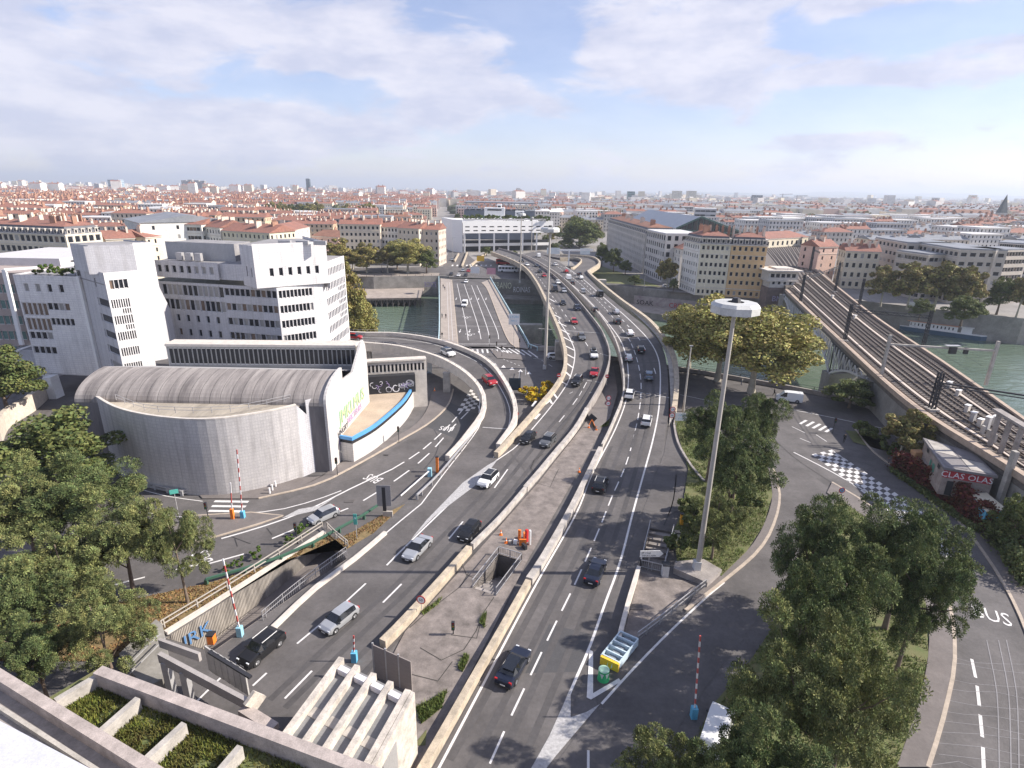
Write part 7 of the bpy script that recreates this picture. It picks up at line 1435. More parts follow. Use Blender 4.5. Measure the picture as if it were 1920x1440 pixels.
br_ = root('barge', 'long dark blue barge with white cabins and red roof moored on the right', 'boat', (b0_.x, b0_.y, bz), math.atan2(ub.y, ub.x)); Wb = 5.2
hull = [(0, 0), (LB * .93, 0), (LB, Wb / 2), (LB * .93, Wb), (0, Wb), (-1.5, Wb / 2)]
mb = MB(); mb.prism(hull, -.5, 1.7); mb.build('hull', mat('navy_hull', (.045, .10, .16), .4, .1), br_); mb = MB(); mb.prism([(x, y_) for x, y_ in hull], 1.7, 1.95); mb.build('gunwale', WHITE, br_)
mb = MB(); rr_ = ribbon(.5, LB * .55, 2.5, 1.1, 12, .8); facade(mb, Vector((LB * .08, .7, 0)), Vector((1, 0, 0)), LB * .58, 1.9, 4.1, rr_, rec=.15); mb.prism([(LB * .08, .9), (LB * .66, .9), (LB * .66, Wb - .7), (LB * .08, Wb - .7)], 1.9, 4.1); mb.build('cabin', WHITE, br_); panes(br_, Vector((LB * .08, .7, 0)), Vector((1, 0, 0)), rr_, .1)
mb = MB(); mb.box((LB * .37, Wb / 2, 4.2), (LB * .6, Wb - .6, .2)); mb.build('roof', mat('salmon_roof', (.62, .30, .20), .7, .1), br_); mb = MB(); mb.box((LB * .76, Wb / 2, 3.0), (LB * .12, Wb - 1.4, 2.4)); mb.build('wheelhouse', WHITE, br_); mb = MB(); mb.box((LB * .76, Wb / 2, 4.3), (LB * .15, Wb - .6, .18)); mb.build('wheelhouse_roof', WHITE, br_)
def boat(px, py, L, lb, m=WHITE):
    p = P(px, py, WZ); r = root('motor_boat', lb, 'boat', (p.x, p.y, WZ), .1); mb = MB(); mb.prism([(0, 0), (L * .7, 0), (L, .9), (L * .7, 1.8), (0, 1.8)], -.2, .8); mb.build('hull', m, r); mb = MB(); mb.box((L * .35, .9, 1.2), (L * .35, 1.3, .9)); mb.build('cabin', GLASSL, r)
boat(1875, 637, 6, 'small white motor boat ahead of the barge at the right edge')
mb = MB(); pl = [P(1852, 632, WZ), P(2000, 640, WZ), P(2000, 612, WZ), P(1850, 615, WZ)]; mb.prism([tuple(p)[:2] for p in pl], WZ - 1, WZ + 1.2); mb.build('landing_stage', mat('dark_deck', (.13, .12, .115), .9), label='dark landing stage behind the barge bow', cat='pontoon')
for k, (px, py, h, m_) in enumerate([(1822, 790, 1.6, METAL), (1836, 800, 1.3, PALE), (1848, 806, 2.2, METAL), (1812, 772, 1.2, PALE), (1862, 800, 1.8, PALE), (1795, 742, 1.1, PALE), (1778, 728, 1.3, METAL), (1560, 560, 1.2, PALE), (1602, 598, 1.1, PALE)]):
    p = P(px, py, ZR); r = root('trackside_cabinet', 'trackside cabinet on the viaduct, %s' % ['left of the concrete frames', 'pale one before the concrete frames', 'tallest one by the frames', 'beyond the stub columns', 'under the cap slab', 'below the signal gantry', 'right of the gantry column', 'near the viaduct head', 'between the farther masts'][k], 'cabinet', (p.x, p.y, ZR), .5); q_ = MB(); q_.box((0, 0, h / 2), (.9, .6, h)); q_.build('housing', m_, r); q_ = MB(); q_.box((0, 0, h + .05), (1.05, .75, .1)); q_.build('lid', WHITE, r)
for k, (a, b_) in enumerate([(1583, 1746), (1500, 1583), (1730, 1610)]):
    q_ = MB(); A_, B_ = tops[a] - Vector((0, 0, .4)), tops[b_] - Vector((0, 0, .4))
    for j in range(10): u0_, u1_ = j / 10, (j + 1) / 10; q_.bar(A_.lerp(B_, u0_) - Vector((0, 0, 4 * .8 * u0_ * (1 - u0_))), A_.lerp(B_, u1_) - Vector((0, 0, 4 * .8 * u1_ * (1 - u1_))), .05)
    q_.build('feeder_cable', DARK, label='sagging feeder cable %s' % ['between the thick near mast and the next one', 'between the two farther near-side masts', 'along the far side masts'][k], cat='cable')
CG = mat('car_glass', (.012, .014, .018), .06, 0, spec=.9); TYRE = mat('tyre', (.02, .02, .02), .85, 0); RIM = mat('alloy_rim', (.42, .42, .43), .35, 0, metal=.7); LAMP = mat('headlight_glass', (.70, .72, .75), .12, 0); TAIL = mat('tail_light', (.45, .02, .02), .25, 0); PLATE = mat('number_plate', (.75, .74, .70), .5, 0); TRIM = mat('black_trim', (.025, .025, .027), .6, 0)
PAINT = {k: mat('paint_' + k, c, .28, 0, metal=mt, spec=.6) for k, (c, mt) in dict(white=((.74, .74, .73), 0), silver=((.50, .51, .52), .5), grey=((.17, .175, .18), .45), black=((.018, .018, .02), .2), navy=((.022, .028, .05), .4), red=((.38, .02, .025), .1), blue=((.14, .19, .25), .4)).items()}
def section(x, w, zs, zb_, zr, wr): return [(x, -w * .96, zs), (x, -w, (zs + zb_) / 2), (x, -w * .95, zb_), (x, -wr, zr), (x, wr, zr), (x, w * .95, zb_), (x, w, (zs + zb_) / 2), (x, w * .96, zs)]
KIND = {}
def car_kind(key, L, W, H, prof, gl, wheel=.32, wb=.6):
    """prof: (x fraction from the rear, belt height, roof height, roof half width fraction); gl: span of x fractions with side glass"""
    hw = W / 2; body = MB(); glass = MB(); zs = .24
    secs = [section(-L / 2 + L * x, hw * wf, zs + (.12 if x in (0, 1) else 0), zb_, zr, hw * wr) for x, zb_, zr, wr, wf in prof]
    for i in range(len(secs) - 1):
        a, b_ = secs[i], secs[i + 1]; xm = (prof[i][0] + prof[i + 1][0]) / 2
        side_glass = gl[0] < xm < gl[1] and min(prof[i][2] - prof[i][1], prof[i + 1][2] - prof[i + 1][1]) > -.01 and max(prof[i][2] - prof[i][1], prof[i + 1][2] - prof[i + 1][1]) > .2
        slope = abs(prof[i + 1][2] - prof[i][2]) / max(.01, (prof[i + 1][0] - prof[i][0]) * L); top_glass = slope > .38 and side_glass
        for j in range(7):
            t_ = glass if (j in (2, 4) and side_glass) or (j == 3 and top_glass) else body
            t_.face([a[j], b_[j], b_[j + 1], a[j + 1]][::-1])
    body.face(secs[0]); body.face(secs[-1][::-1])
    tr = MB(); tr.box((0, 0, .22), (L * .86, W * .92, .16))
    for s in (-1, 1):
        for wx in (-.5 * wb * L, .5 * wb * L): tr.tube([(wx, s * (hw - .22), wheel), (wx, s * (hw + .004), wheel)], wheel * 1.16, 12)
    tr.box((-L / 2 + .02, 0, .36), (.12, W * .86, .2)); tr.box((L / 2 - .02, 0, .36), (.12, W * .8, .22))
    wm_ = MB(); wm_.tube([(0, -.1, 0), (0, .11, 0)], wheel, 14); rm = MB(); rm.tube([(0, .1, 0), (0, .125, 0)], wheel * .62, 10);
    for j in range(5): a = j * 1.2566; rm.bar((0, .13, 0), (math.cos(a) * wheel * .55, .13, math.sin(a) * wheel * .55), .05, .02)
    mir = MB(); mir.box((0, 0, 0), (.16, .2, .12))
    KIND[key] = dict(L=L, W=W, H=H, wheel=wheel, wb=wb, zb=prof[len(prof) // 2][1], gl=gl, body=body.data('body', PAINT['white'], 40), glass=glass.data('glass', CG), trim=tr.data('trim', TRIM), tyre=wm_.data('tyre', TYRE, 40), rim=rm.data('rim', RIM), mirror=mir.data('mirror', TRIM))
car_kind('hatch', 4.1, 1.76, 1.48, [(0, .78, .80, .80, .86), (.03, .92, .98, .78, .96), (.12, .95, 1.38, .66, 1), (.2, .94, 1.45, .66, 1), (.5, .92, 1.48, .66, 1), (.6, .91, 1.42, .66, 1), (.76, .90, .97, .74, 1), (.93, .80, .84, .74, .96), (1, .60, .62, .70, .84)], (.08, .78), .32, .61)
car_kind('sedan', 4.7, 1.82, 1.44, [(0, .82, .84, .78, .88), (.03, .95, .97, .78, .96), (.16, .96, 1.0, .76, 1), (.3, .94, 1.38, .64, 1), (.42, .93, 1.44, .64, 1), (.55, .92, 1.42, .64, 1), (.72, .90, .95, .74, 1), (.93, .78, .82, .74, .95), (1, .58, .60, .70, .84)], (.16, .74), .33, .6)
car_kind('suv', 4.4, 1.86, 1.66, [(0, .90, .92, .82, .88), (.02, 1.04, 1.1, .82, .97), (.10, 1.06, 1.52, .72, 1), (.2, 1.05, 1.63, .70, 1), (.5, 1.04, 1.66, .70, 1), (.6, 1.03, 1.58, .70, 1), (.74, 1.02, 1.10, .80, 1), (.94, .92, .96, .80, .97), (1, .66, .68, .76, .88)], (.06, .76), .36, .6)
car_kind('van', 5.2, 1.98, 2.15, [(0, 1.1, 2.05, .86, .98), (.02, 1.15, 2.12, .86, 1), (.3, 1.15, 2.15, .86, 1), (.6, 1.15, 2.13, .86, 1), (.70, 1.14, 2.05, .84, 1), (.84, 1.12, 1.2, .84, 1), (.96, .98, 1.02, .84, .97), (1, .66, .68, .8, .9)], (.6, .86), .35, .62)
wn_ = dict(white='white', silver='silver', grey='dark grey', black='black', navy='navy blue', red='red', blue='grey-blue')
def car(kind, color, px, py, f, hd, where, group='cars on the lanes towards the camera', roof=None, load=None, lab=None):
    k = KIND[kind]; p = PF(px, py, f); L, W = k['L'], k['W']; nm = {'van': 'van', 'suv': 'car', 'sedan': 'car', 'hatch': 'car'}[kind]
    d = Vector(hd); d.z = 0; d.normalize(); lb = lab or '%s %s %s' % (wn_[color], {'van': 'van', 'suv': 'SUV', 'sedan': 'saloon car', 'hatch': 'hatchback'}[kind], where)
    r = root(nm, lb, nm, (p.x, p.y, p.z + .03), math.atan2(d.y, d.x), group)
    b_ = put('body', k['body'], r); b_.material_slots[0].link = 'OBJECT'; b_.material_slots[0].material = PAINT[color]
    put('window_glass', k['glass'], r); put('trim', k['trim'], r)
    for sx_ in (-1, 1):
        for sy_ in (-1, 1):
            M = Matrix.Translation((sx_ * k['wb'] * L / 2, sy_ * (W / 2 - .09), k['wheel'])) @ Matrix.Rotation(0 if sy_ > 0 else math.pi, 4, 'Z'); w_ = put('tyre', k['tyre'], r, mw=M); put('rim', k['rim'], w_)
        put('headlight', ubox(LAMP), r, mw=Matrix.Translation((L / 2 - .15, sx_ * W * .34, .66 if kind != 'suv' else .8)) @ Matrix.Diagonal((.2, .3, .09, 1)))
        put('tail_light', ubox(TAIL), r, mw=Matrix.Translation((-L / 2 + .07, sx_ * W * .38, .86)) @ Matrix.Diagonal((.12, .26, .2, 1)))
        put('wing_mirror', k['mirror'], r, mw=Matrix.Translation((L * .2, sx_ * (W / 2 + .06), k['zb'] + .06)))
    put('number_plate', ubox(PLATE), r, mw=Matrix.Translation((-L / 2 - .045, 0, .5)) @ Matrix.Diagonal((.02, .5, .11, 1))); put('number_plate', ubox(PLATE), r, mw=Matrix.Translation((L / 2 + .05, 0, .38)) @ Matrix.Diagonal((.02, .5, .11, 1)))
    if roof: put('roof_panel', ubox(CG), r, mw=Matrix.Translation((-L * .12, 0, k['H'] + .0)) @ Matrix.Diagonal((L * .38, W * .6, .02, 1)))
    if kind == 'suv' or load:
        for s in (-1, 1): put('roof_rail', ubox(METAL if color != 'black' else WHITE), r, mw=Matrix.Translation((-L * .12, s * W * .34, k['H'] + .03)) @ Matrix.Diagonal((L * .4, .04, .05, 1)))
    if load: put('roof_box', ubox(TRIM), r, mw=Matrix.Translation((-L * .1, 0, k['H'] + .25)) @ Matrix.Diagonal((1.7, .9, .35, 1)))
    return r
laneA = line([(945, 480), (990, 503), (1030, 548), (1072, 612), (1095, 660), (1095, 700), (1070, 745), (1010, 815), (920, 905), (840, 995), (750, 1090), (640, 1180), (520, 1290)], zA)
laneB = line([(1000, 484), (1040, 503), (1085, 535), (1130, 578), (1172, 625), (1195, 665), (1202, 705), (1195, 770), (1160, 880), (1115, 1000), (1050, 1140), (960, 1300), (900, 1420)], zA)
laneC = line([(600, 634), (740, 638), (830, 658), (890, 695), (925, 735), (935, 775), (915, 820), (850, 895), (780, 980)], zC); laneD = line([(870, 720), (830, 800), (720, 890), (600, 965), (450, 1020), (200, 1090), (0, 1140), (-200, 1190)])
def dirof(lane, p, rev=False):
    i = min(range(len(lane)), key=lambda j: (lane[j] - p).length); a, b_ = lane[max(0, i - 1)], lane[min(len(lane) - 1, i + 1)]; return (a - b_) if rev else (b_ - a)
def C_(kind, color, px, py, lane, where, **k):
    f, ln_, rev, g = {'A': (zA, laneA, False, 'cars on the lanes towards the camera'), 'B': (zA, laneB, True, 'cars on the outbound lanes'), 'C': (zC, laneC, False, 'cars on the curling ramp'), 'D': (Z0, laneD, False, None)}[lane]
    return car(kind, color, px, py, f, dirof(ln_, PF(px, py, f), rev), where, group=g, **k)
C_('suv', 'black', 492, 1224, 'A', 'beside the sunken ramp, nearest the tunnel canopy'); C_('hatch', 'silver', 637, 1168, 'A', 'in the middle lane, nearest the canopy, with windscreen towards the camera'); C_('sedan', 'silver', 783, 1035, 'A', 'beside the long worn white line'); C_('hatch', 'black', 880, 1002, 'A', 'next to the median barrier, right of the silver saloon', lab='black hatchback next to the median barrier right of the silver saloon')
C_('suv', 'white', 915, 905, 'A', 'with black roof beside the gore, below the pair of dark cars', roof=1, lab='white SUV with black roof beside the worn gore marking'); C_('hatch', 'black', 990, 826, 'A', 'left one of the dark pair by the end of the parapet'); C_('suv', 'grey', 1027, 832, 'A', 'right one of the dark pair by the end of the parapet')
C_('suv', 'black', 1082, 719, 'A', 'beside the last hatched bars'); C_('sedan', 'red', 1114, 702, 'A', 'beside the median parapet, behind the black SUV'); C_('suv', 'white', 1113, 669, 'A', 'carrying a dark roof box', load=1); C_('sedan', 'grey', 1090, 635, 'A', 'passing the hatched area'); C_('hatch', 'red', 1076, 606, 'A', 'above the hatched area'); C_('suv', 'navy', 1082, 581, 'A', 'above the red hatchback'); C_('hatch', 'black', 1055, 571, 'A', 'beside the left parapet over the river')
C_('van', 'black', 1040, 546, 'A', 'over the river beside a grey car'); C_('hatch', 'silver', 1057, 548, 'A', 'right of the black van over the river'); C_('hatch', 'white', 1046, 532, 'A', 'behind the black van'); C_('hatch', 'red', 1020, 519, 'A', 'far up the flyover'); C_('hatch', 'black', 1012, 511, 'A', 'just behind the far red hatchback'); C_('sedan', 'navy', 1007, 500, 'A', 'near the top bend'); C_('sedan', 'white', 988, 498, 'A', 'by the left parapet at the top bend'); C_('hatch', 'black', 978, 491, 'A', 'nearest the interchange building')
C_('sedan', 'navy', 963, 1257, 'B', 'with sunroof, nearest the bottom of the picture', roof=1); C_('sedan', 'navy', 1116, 1078, 'B', 'with trunk towards the camera, left of the stairwell'); C_('suv', 'black', 1125, 914, 'B', 'in the tree shade next to the median rails'); C_('suv', 'white', 1212, 794, 'B', 'in the right lane near the shoulder'); C_('van', 'white', 1180, 744, 'B', 'small one in the left lane by the sign posts') if 0 else C_('suv', 'white', 1180, 744, 'B', 'in the left lane by the 70 signs')
C_('suv', 'blue', 1216, 709, 'B', 'in the right lane beside the river parapet'); C_('hatch', 'silver', 1178, 675, 'B', 'in the left lane on the dark asphalt patch'); C_('hatch', 'black', 1200, 659, 'B', 'in the middle lane on the dark asphalt patch'); C_('hatch', 'white', 1180, 628, 'B', 'above the white cross line'); C_('hatch', 'black', 1157, 606, 'B', 'ahead of the white hatchback over the near bank'); C_('hatch', 'silver', 1155, 588, 'B', 'by the river parapet over the water'); C_('hatch', 'black', 1115, 584, 'B', 'in the left lane over the water'); C_('van', 'black', 1124, 555, 'B', 'hugging the river parapet'); C_('suv', 'silver', 1092, 549, 'B', 'in the left lane over the far bank'); C_('hatch', 'white', 1089, 523, 'B', 'near the exit loop'); C_('hatch', 'black', 1072, 533, 'B', 'below the exit loop'); C_('van', 'white', 1065, 524, 'B', 'below the exit loop'); C_('hatch', 'black', 1086, 516, 'B', 'just entering the exit loop'); C_('hatch', 'red', 1061, 511, 'B', 'before the far exit'); C_('sedan', 'white', 1041, 498, 'B', 'at the far top of the outbound lanes'); C_('van', 'white', 1009, 482, 'B', 'farthest up, before the interchange building')
C_('suv', 'white', 840, 666, 'C', 'on the curling ramp under the bridge end', roof=1); C_('suv', 'red', 918, 719, 'C', 'on the inside bend of the curling ramp'); C_('hatch', 'red', 664, 636, 'C', 'emerging from behind the white office tower')
C_('hatch', 'silver', 607, 973, 'D', 'on the bus street beside the sunken ramp end', lab='silver hatchback on the bus street behind the sunken ramp'); C_('sedan', 'black', 85, 1128, 'D', 'half hidden under the left grove')
for kd, c, x, y, w_ in [('van', 'white', 871, 574, 'driving on the low road bridge'), ('hatch', 'white', 874, 530, 'at the far end of the low road bridge'), ('hatch', 'black', 846, 516, 'waiting at the far junction, left of the row'), ('hatch', 'white', 860, 518, 'waiting at the far junction, second in the row'), ('hatch', 'black', 873, 518, 'waiting at the far junction, right of the row'), ('hatch', 'silver', 868, 509, 'crossing the far junction'), ('hatch', 'red', 878, 510, 'crossing the far junction behind the bridge'), ('hatch', 'white', 882, 501, 'leaving the far junction'), ('hatch', 'silver', 848, 488, 'in the far street left of the underpass')]:
    car(kd, c, x, y, Z0, (-.05, -1, 0), w_, group='cars on and behind the low road bridge')
for kd, c, x, y, h_, w_ in [('van', 'white', 1478, 752, (-1, .35, 0), 'driving along the near quay by the river wall'), ('hatch', 'white', 1250, 539, (1, -.1, 0), 'parked on the far quay below the olive tree'), ('sedan', 'silver', 1334, 545, (1, -.2, 0), 'parked in front of the mansard block, left one'), ('hatch', 'white', 1359, 548, (1, -.2, 0), 'parked in front of the mansard block, right one'), ('van', 'white', 1715, 577, (1, -.3, 0), 'parked under the right riverside grove'), ('hatch', 'white', 1040, 672, (1, .1, 0), 'on the dark street under the flyover'), ('van', 'white', 1342, 1382, (.6, 1, 0), 'parked in the shade under the pines by the slip road')]:
    car(kd, c, x, y, Z0, h_, w_, group='cars parked or driving on the quays')
def bus(px, py, col, lb, L=11):
    p = P(px, py); r = root('bus', lb, 'bus', (p.x, p.y, 0), -.05, 'buses under the flyover'); mb = MB(); mb.box((0, 0, 1.75), (L, 2.5, 2.7)); mb.box((0, 0, 3.15), (L * .9, 2.2, .2)); mb.build('body', col, r)
    for s in (-1, 1):
        for k in range(6): put('window', ubox(CG), r, mw=Matrix.Translation((-L / 2 + 1.2 + k * (L - 2.2) / 5.2, s * 1.26, 2.2)) @ Matrix.Diagonal((1.4, .04, 1.0, 1)))
        for x in (-L * .3, L * .32): put('tyre', KIND['van']['tyre'], r, mw=Matrix.Translation((x, s * 1.15, .45)) @ Matrix.Scale(1.4, 4))
    put('windscreen', ubox(CG), r, mw=Matrix.Translation((L / 2 + .01, 0, 2.1)) @ Matrix.Diagonal((.04, 2.1, 1.4, 1)))
bus(953, 510, WHITE, 'white coach half hidden under the flyover on the far bank'); bus(943, 496, RED, 'red bus behind the white coach under the flyover', 8)
mc = root('motorcycle', 'motorcyclist riding between the lanes far up the flyover', 'motorcycle'); q = PF(1036, 522, zA); mc.location = q; mb = MB(); mb.tube([(0, 0, .3), (0, .001, .31)], .3, 8) if 0 else mb.box((0, 0, .55), (.35, 1.6, .5)); mb.build('frame', DARK, mc)
for s in (-.65, .65): mb = MB(); mb.tube([(-.06, s, .32), (.06, s, .32)], .32, 12); mb.build('wheel', TYRE, mc)
"""end of cars"""
SKIN = mat('skin', (.45, .30, .22), .7, 0)
def person(px, py, z, lb, top, legs, hd=0, s=1.0, step=.18):
    p = P(px, py, z); r = root('person', lb, 'person', (p.x, p.y, z), hd);
    v = [(0, 0, .95), (0, 0, 1.18), (0, 0, 1.42), (0, 0, 1.52), (0, 0, 1.66), (0, -.1, .92), (.02 + step, -.1, .5), (step * 1.2, -.1, .06), (step * 1.2 + .14, -.1, .03), (0, .1, .92), (.04 - step * .3, .1, .5), (-step * 1.6, .1, .08), (-step * 1.6 + .14, .1, .04), (0, -.2, 1.4), (-.06, -.26, 1.12), (.08, -.26, .88), (0, .2, 1.4), (.06, .26, 1.12), (.2, .25, .92)]
    e = [(0, 1), (1, 2), (2, 3), (3, 4), (0, 5), (5, 6), (6, 7), (7, 8), (0, 9), (9, 10), (10, 11), (11, 12), (2, 13), (13, 14), (14, 15), (2, 16), (16, 17), (17, 18)]
    rr = [.14, .13, .15, .06, .1, .1, .075, .05, .045, .1, .075, .05, .045, .065, .05, .035, .065, .05, .035]
    me = bpy.data.meshes.new('body'); me.from_pydata(v, e, []); me.materials.append(top); me.materials.append(legs); me.materials.append(SKIN); o = put('body', me, r)
    md = o.modifiers.new('skin', 'SKIN'); sv = me.skin_vertices[0].data
    for i, q in enumerate(rr): sv[i].radius = (q, q)
    sv[0].use_root = True; o.modifiers.new('sub', 'SUBSURF').levels = 1
    dg = bpy.context.evaluated_depsgraph_get(); m2 = bpy.data.meshes.new_from_object(o.evaluated_get(dg)); o.modifiers.clear(); o.data = m2
    for pl in m2.polygons: zc_ = pl.center.z; pl.material_index = 1 if zc_ < .93 and abs(pl.center.y) < .2 else (2 if zc_ > 1.5 else 0); pl.use_smooth = True
    hm_ = MB(); hm_.tube([(-.02, 0, 1.66), (-.02, 0, 1.78)], [.1, .05], 8); hm_.build('hair', DARK, r); r.scale = (s, s, s); return r
cl = [mat('cloth_' + n, c, .9, 0) for n, c in (('black', (.02, .02, .022)), ('navy', (.03, .04, .08)), ('grey', (.2, .2, .2)), ('red', (.35, .04, .04)), ('beige', (.40, .33, .25)))]
for px, py, z, lb, a, b_, hd in [(831, 540, .14, 'person in black walking on the left footway of the low bridge, far pair left one', 0, 1, 1.5), (834, 544, .14, 'person in navy beside the other walker on the far left footway', 1, 0, 1.5), (829, 596, .14, 'person in grey halfway along the left footway of the low bridge', 2, 0, -1.5), (836, 597, .14, 'person in black halfway along the left footway, right of the grey one', 0, 0, 1.5), (829, 633, .14, 'person in black at the near end of the left footway', 0, 2, -1.6), (1451, 742, 0, 'person in dark clothes standing at the quay wall', 0, 0, 0), (1390, 722, 0, 'person in grey by the quay parapet under the golden trees', 2, 1, 2), (715, 513, 0, 'walker in navy on the far left promenade', 1, 1, 0), (718, 513, 0, 'walker in beige on the far left promenade', 4, 0, 0), (926, 524, .14, 'person in black at the far right bridge corner', 0, 0, 1), (1582, 830, .13, 'person in dark clothes on the kerb island by the shrubs', 0, 0, 1)]:
    person(px, py, z, lb, cl[a], cl[b_], hd)
q = root('person', 'rider in black on the far motorcycle', 'person'); bpy.data.objects.remove(q)
person(1036, 521, 6.35, 'rider in black on the motorcycle far up the flyover', cl[0], cl[0], -1.5)
MP = mat('mast_grey', (.40, .37, .33), .6, .1, 1)
def lightmast(px, pb, pt, z, rb, rt, disk, lb, octo=True):
    p = P(px, pb, z); t_ = atY(px, pt, p.y); H_ = t_.z - z; r = root('light_mast', lb, 'light mast', (p.x, p.y, z)); mb = MB(); mb.tube([(0, 0, 0), (0, 0, H_ * .5), (0, 0, H_)], [rb, (rb + rt) / 2, rt], 12); mb.build('pole', MP, r, smooth=50)
    if disk:
        n = 10; mb = MB(); prof_ = [(.9, H_ - .15), (disk, H_ - .55), (disk, H_ + .15), (disk * .86, H_ + .45), (.8, H_ + .5)]; rings = [[(rr_ * math.cos(k * 2 * math.pi / n), rr_ * math.sin(k * 2 * math.pi / n), zz) for k in range(n)] for rr_, zz in prof_]
        for a, b_ in zip(rings, rings[1:]):
            for k in range(n): mb.face([a[k], a[(k + 1) % n], b_[(k + 1) % n], b_[k]])
        mb.build('lamp_ring', mat('lamp_ring_white', (.50, .50, .48), .5, .15), r); mb = MB(); mb.tube([(0, 0, H_ - .2), (0, 0, H_ + .9)], [.8, .35], 8); mb.build('hub', DARK, r)
        for k in range(5): a = k * 1.2566; mb = MB(); mb.tube([(math.cos(a) * disk * .6, math.sin(a) * disk * .6, H_ - .75), (math.cos(a) * disk * .6, math.sin(a) * disk * .6, H_ - .35)], [.4, .28], 8); mb.build('floodlight', METAL, r)
    bb = MB(); bb.box((-.15, -.05, .55), (.75, .75, 1.1)); bb.build('base_cabinet', mat('cabinet_grey', (.55, .55, .55), .6, .08), r) if rb > .3 else None
    return r
lightmast(1308, 1066, 574, .75, .32, .19, 2.4, 'tall light mast with a ten-sided lamp ring on the concrete plinth')
lightmast(1022, 692, 430, 0, .42, .22, 2.2, 'tall light mast with white lamp disc between the bridge and the flyover')
lightmast(975, 530, 402, 0, .38, .2, 2.0, 'far light mast in front of the interchange building')
lightmast(996, 480, 408, 0, .3, .18, .9, 'slender far mast right in front of the interchange building')
def lamppost(px, pb, pt, lb, z=0, arm=1.6, r_=.12):
    p = P(px, pb, z); H_ = atY(px, pt, p.y).z - z; r = root('street_lamp', lb, 'street lamp', (p.x, p.y, z)); mb = MB(); mb.tube([(0, 0, 0), (0, 0, H_)], [r_, r_ * .5], 8); mb.build('pole', MP, r); mb = MB(); mb.bar((0, 0, H_), (arm, 0, H_ + .2), .1); mb.build('arm', MP, r); mb = MB(); mb.box((arm, 0, H_ + .2), (.7, .3, .15)); mb.build('lamp_head', METAL, r)
lamppost(1281, 772, 650, 'tall pale pole beside the right flyover parapet', arm=.01, r_=.24)
for px, pb, pt, lb in [(1124, 500, 455, 'street lamp by the exit loop, left one'), (1134, 500, 462, 'street lamp by the exit loop, right one'), (1207, 545, 485, 'white street lamp in front of the arcade block'), (1318, 560, 500, 'slim street lamp on the far right quay'), (1258, 540, 505, 'short street lamp before the white corner house'), (716, 508, 490, 'globe street lamp among the left quay planes'), (665, 508, 486, 'short street lamp left of the quay planes'), (849, 480, 446, 'street lamp in the long straight street')]: lamppost(px, pb, pt, lb)
def signpanel(name, lb, px, py, z, w_, h, m, hd=(1, 0, 0), posts=2, texts=(), zp=0, f=None, back=METAL, frame=True):
    p = PF(px, py, f) if f else P(px, py, z); r = root(name, lb, 'sign', (p.x, p.y, p.z), math.atan2(hd[1], hd[0]))
    mb = MB(); mb.box((0, 0, zp + h / 2), (w_, .06, h)); mb.build('panel', m, r)
    for k in range(posts): x = 0 if posts == 1 else (-w_ * .35 + k * w_ * .7); mb = MB(); mb.tube([(x, .08, 0), (x, .08, zp + h * .9)], .05, 6); mb.build('post', METAL, r)
    for s, size, x, z_, mm in texts: put('lettering', textmesh(s, size, .006, mm), r, mw=frameM((x, -.035, zp + z_), (1, 0, 0), (0, 0, 1)))
    return r
BLK = mat('black_print', (.02, .02, .02), .6, 0); WPR = mat('white_print', (.8, .8, .8), .6, 0)
r = root('sign_gantry', 'white cantilever sign gantry with two blank backs over the exit loop', 'sign'); g = PF(1066, 498, zA); mb = MB(); mb.bar(g, g + Vector((0, 0, 8)), .6, .6, up=(0, 1, 0)); mb.build('column', WHITE, r); mb = MB(); mb.bar(g + Vector((-6, 0, 7.5)), g + Vector((12, 0, 8)), .4, .8); mb.build('beam', WHITE, r)
for dx_, w_ in ((-8, 6.5), (8, 5)): mb = MB(); mb.box((g.x + dx_, g.y, 6 + 7.2), (w_, .3, 3)); mb.build('sign_back', mat('pale_sign_back', (.62, .66, .66), .5, .05), r)
signpanel('direction_sign', 'white arrow-shaped street sign lettered VIEUX LYON above the stairwell railing', 1215, 1070, 0, 2.3, .85, WHITE, posts=1, zp=1.9, hd=(1, .05, 0), texts=[('(P 11a)', .38, -.45, .45, BLK), ('VIEUX LYON', .28, -.1, .1, BLK)])
r = bpy.data.objects['direction_sign']; mb = MB(); mb.mesh([(1.15, -.03, 1.9), (1.15, -.03, 2.75), (1.6, -.03, 2.32), (1.15, .03, 1.9), (1.15, .03, 2.75), (1.6, .03, 2.32)], [(0, 2, 1), (3, 4, 5), (0, 3, 5, 2), (2, 5, 4, 1)]); mb.build('arrow_tip', WHITE, r)
signpanel('information_sign', 'white information board beside the flyover end and the 70 sign', 1277, 800, 0, 2.6, 1.6, WHITE, zp=1.2, texts=[('CENTRE', .4, 0, 1.0, BLUEP), ('P 135 PL', .4, 0, .3, BLUEP)])
signpanel('river_sign', 'square white sign on a post in front of the river between bridge and flyover', 963, 655, 0, 3.0, 3.0, WHITE, posts=1, zp=7.0, texts=[('LYON', .9, 0, 1.9, BLUEP), ('PARC 2', .5, 0, .9, BLUEP)])
signpanel('poster_panel', 'dark glass advertising panel at the ramp foot next to the yellow bush', 965, 735, 0, 2.6, 2.8, mat('dark_poster', (.03, .05, .07), .2, .3), zp=.4)
for x, y, lb, col in [(921, 518, 'pink poster panel at the far bridge corner', mat('pink_poster', (.6, .3, .35), .6, .1)), (891, 516, 'white banner at the far bridge corner', WHITE), (901, 493, 'yellow poster panel beyond the far junction', YELL)]: signpanel('poster_panel', lb, x, y, 0, 4.5, 3.2, col, zp=1)
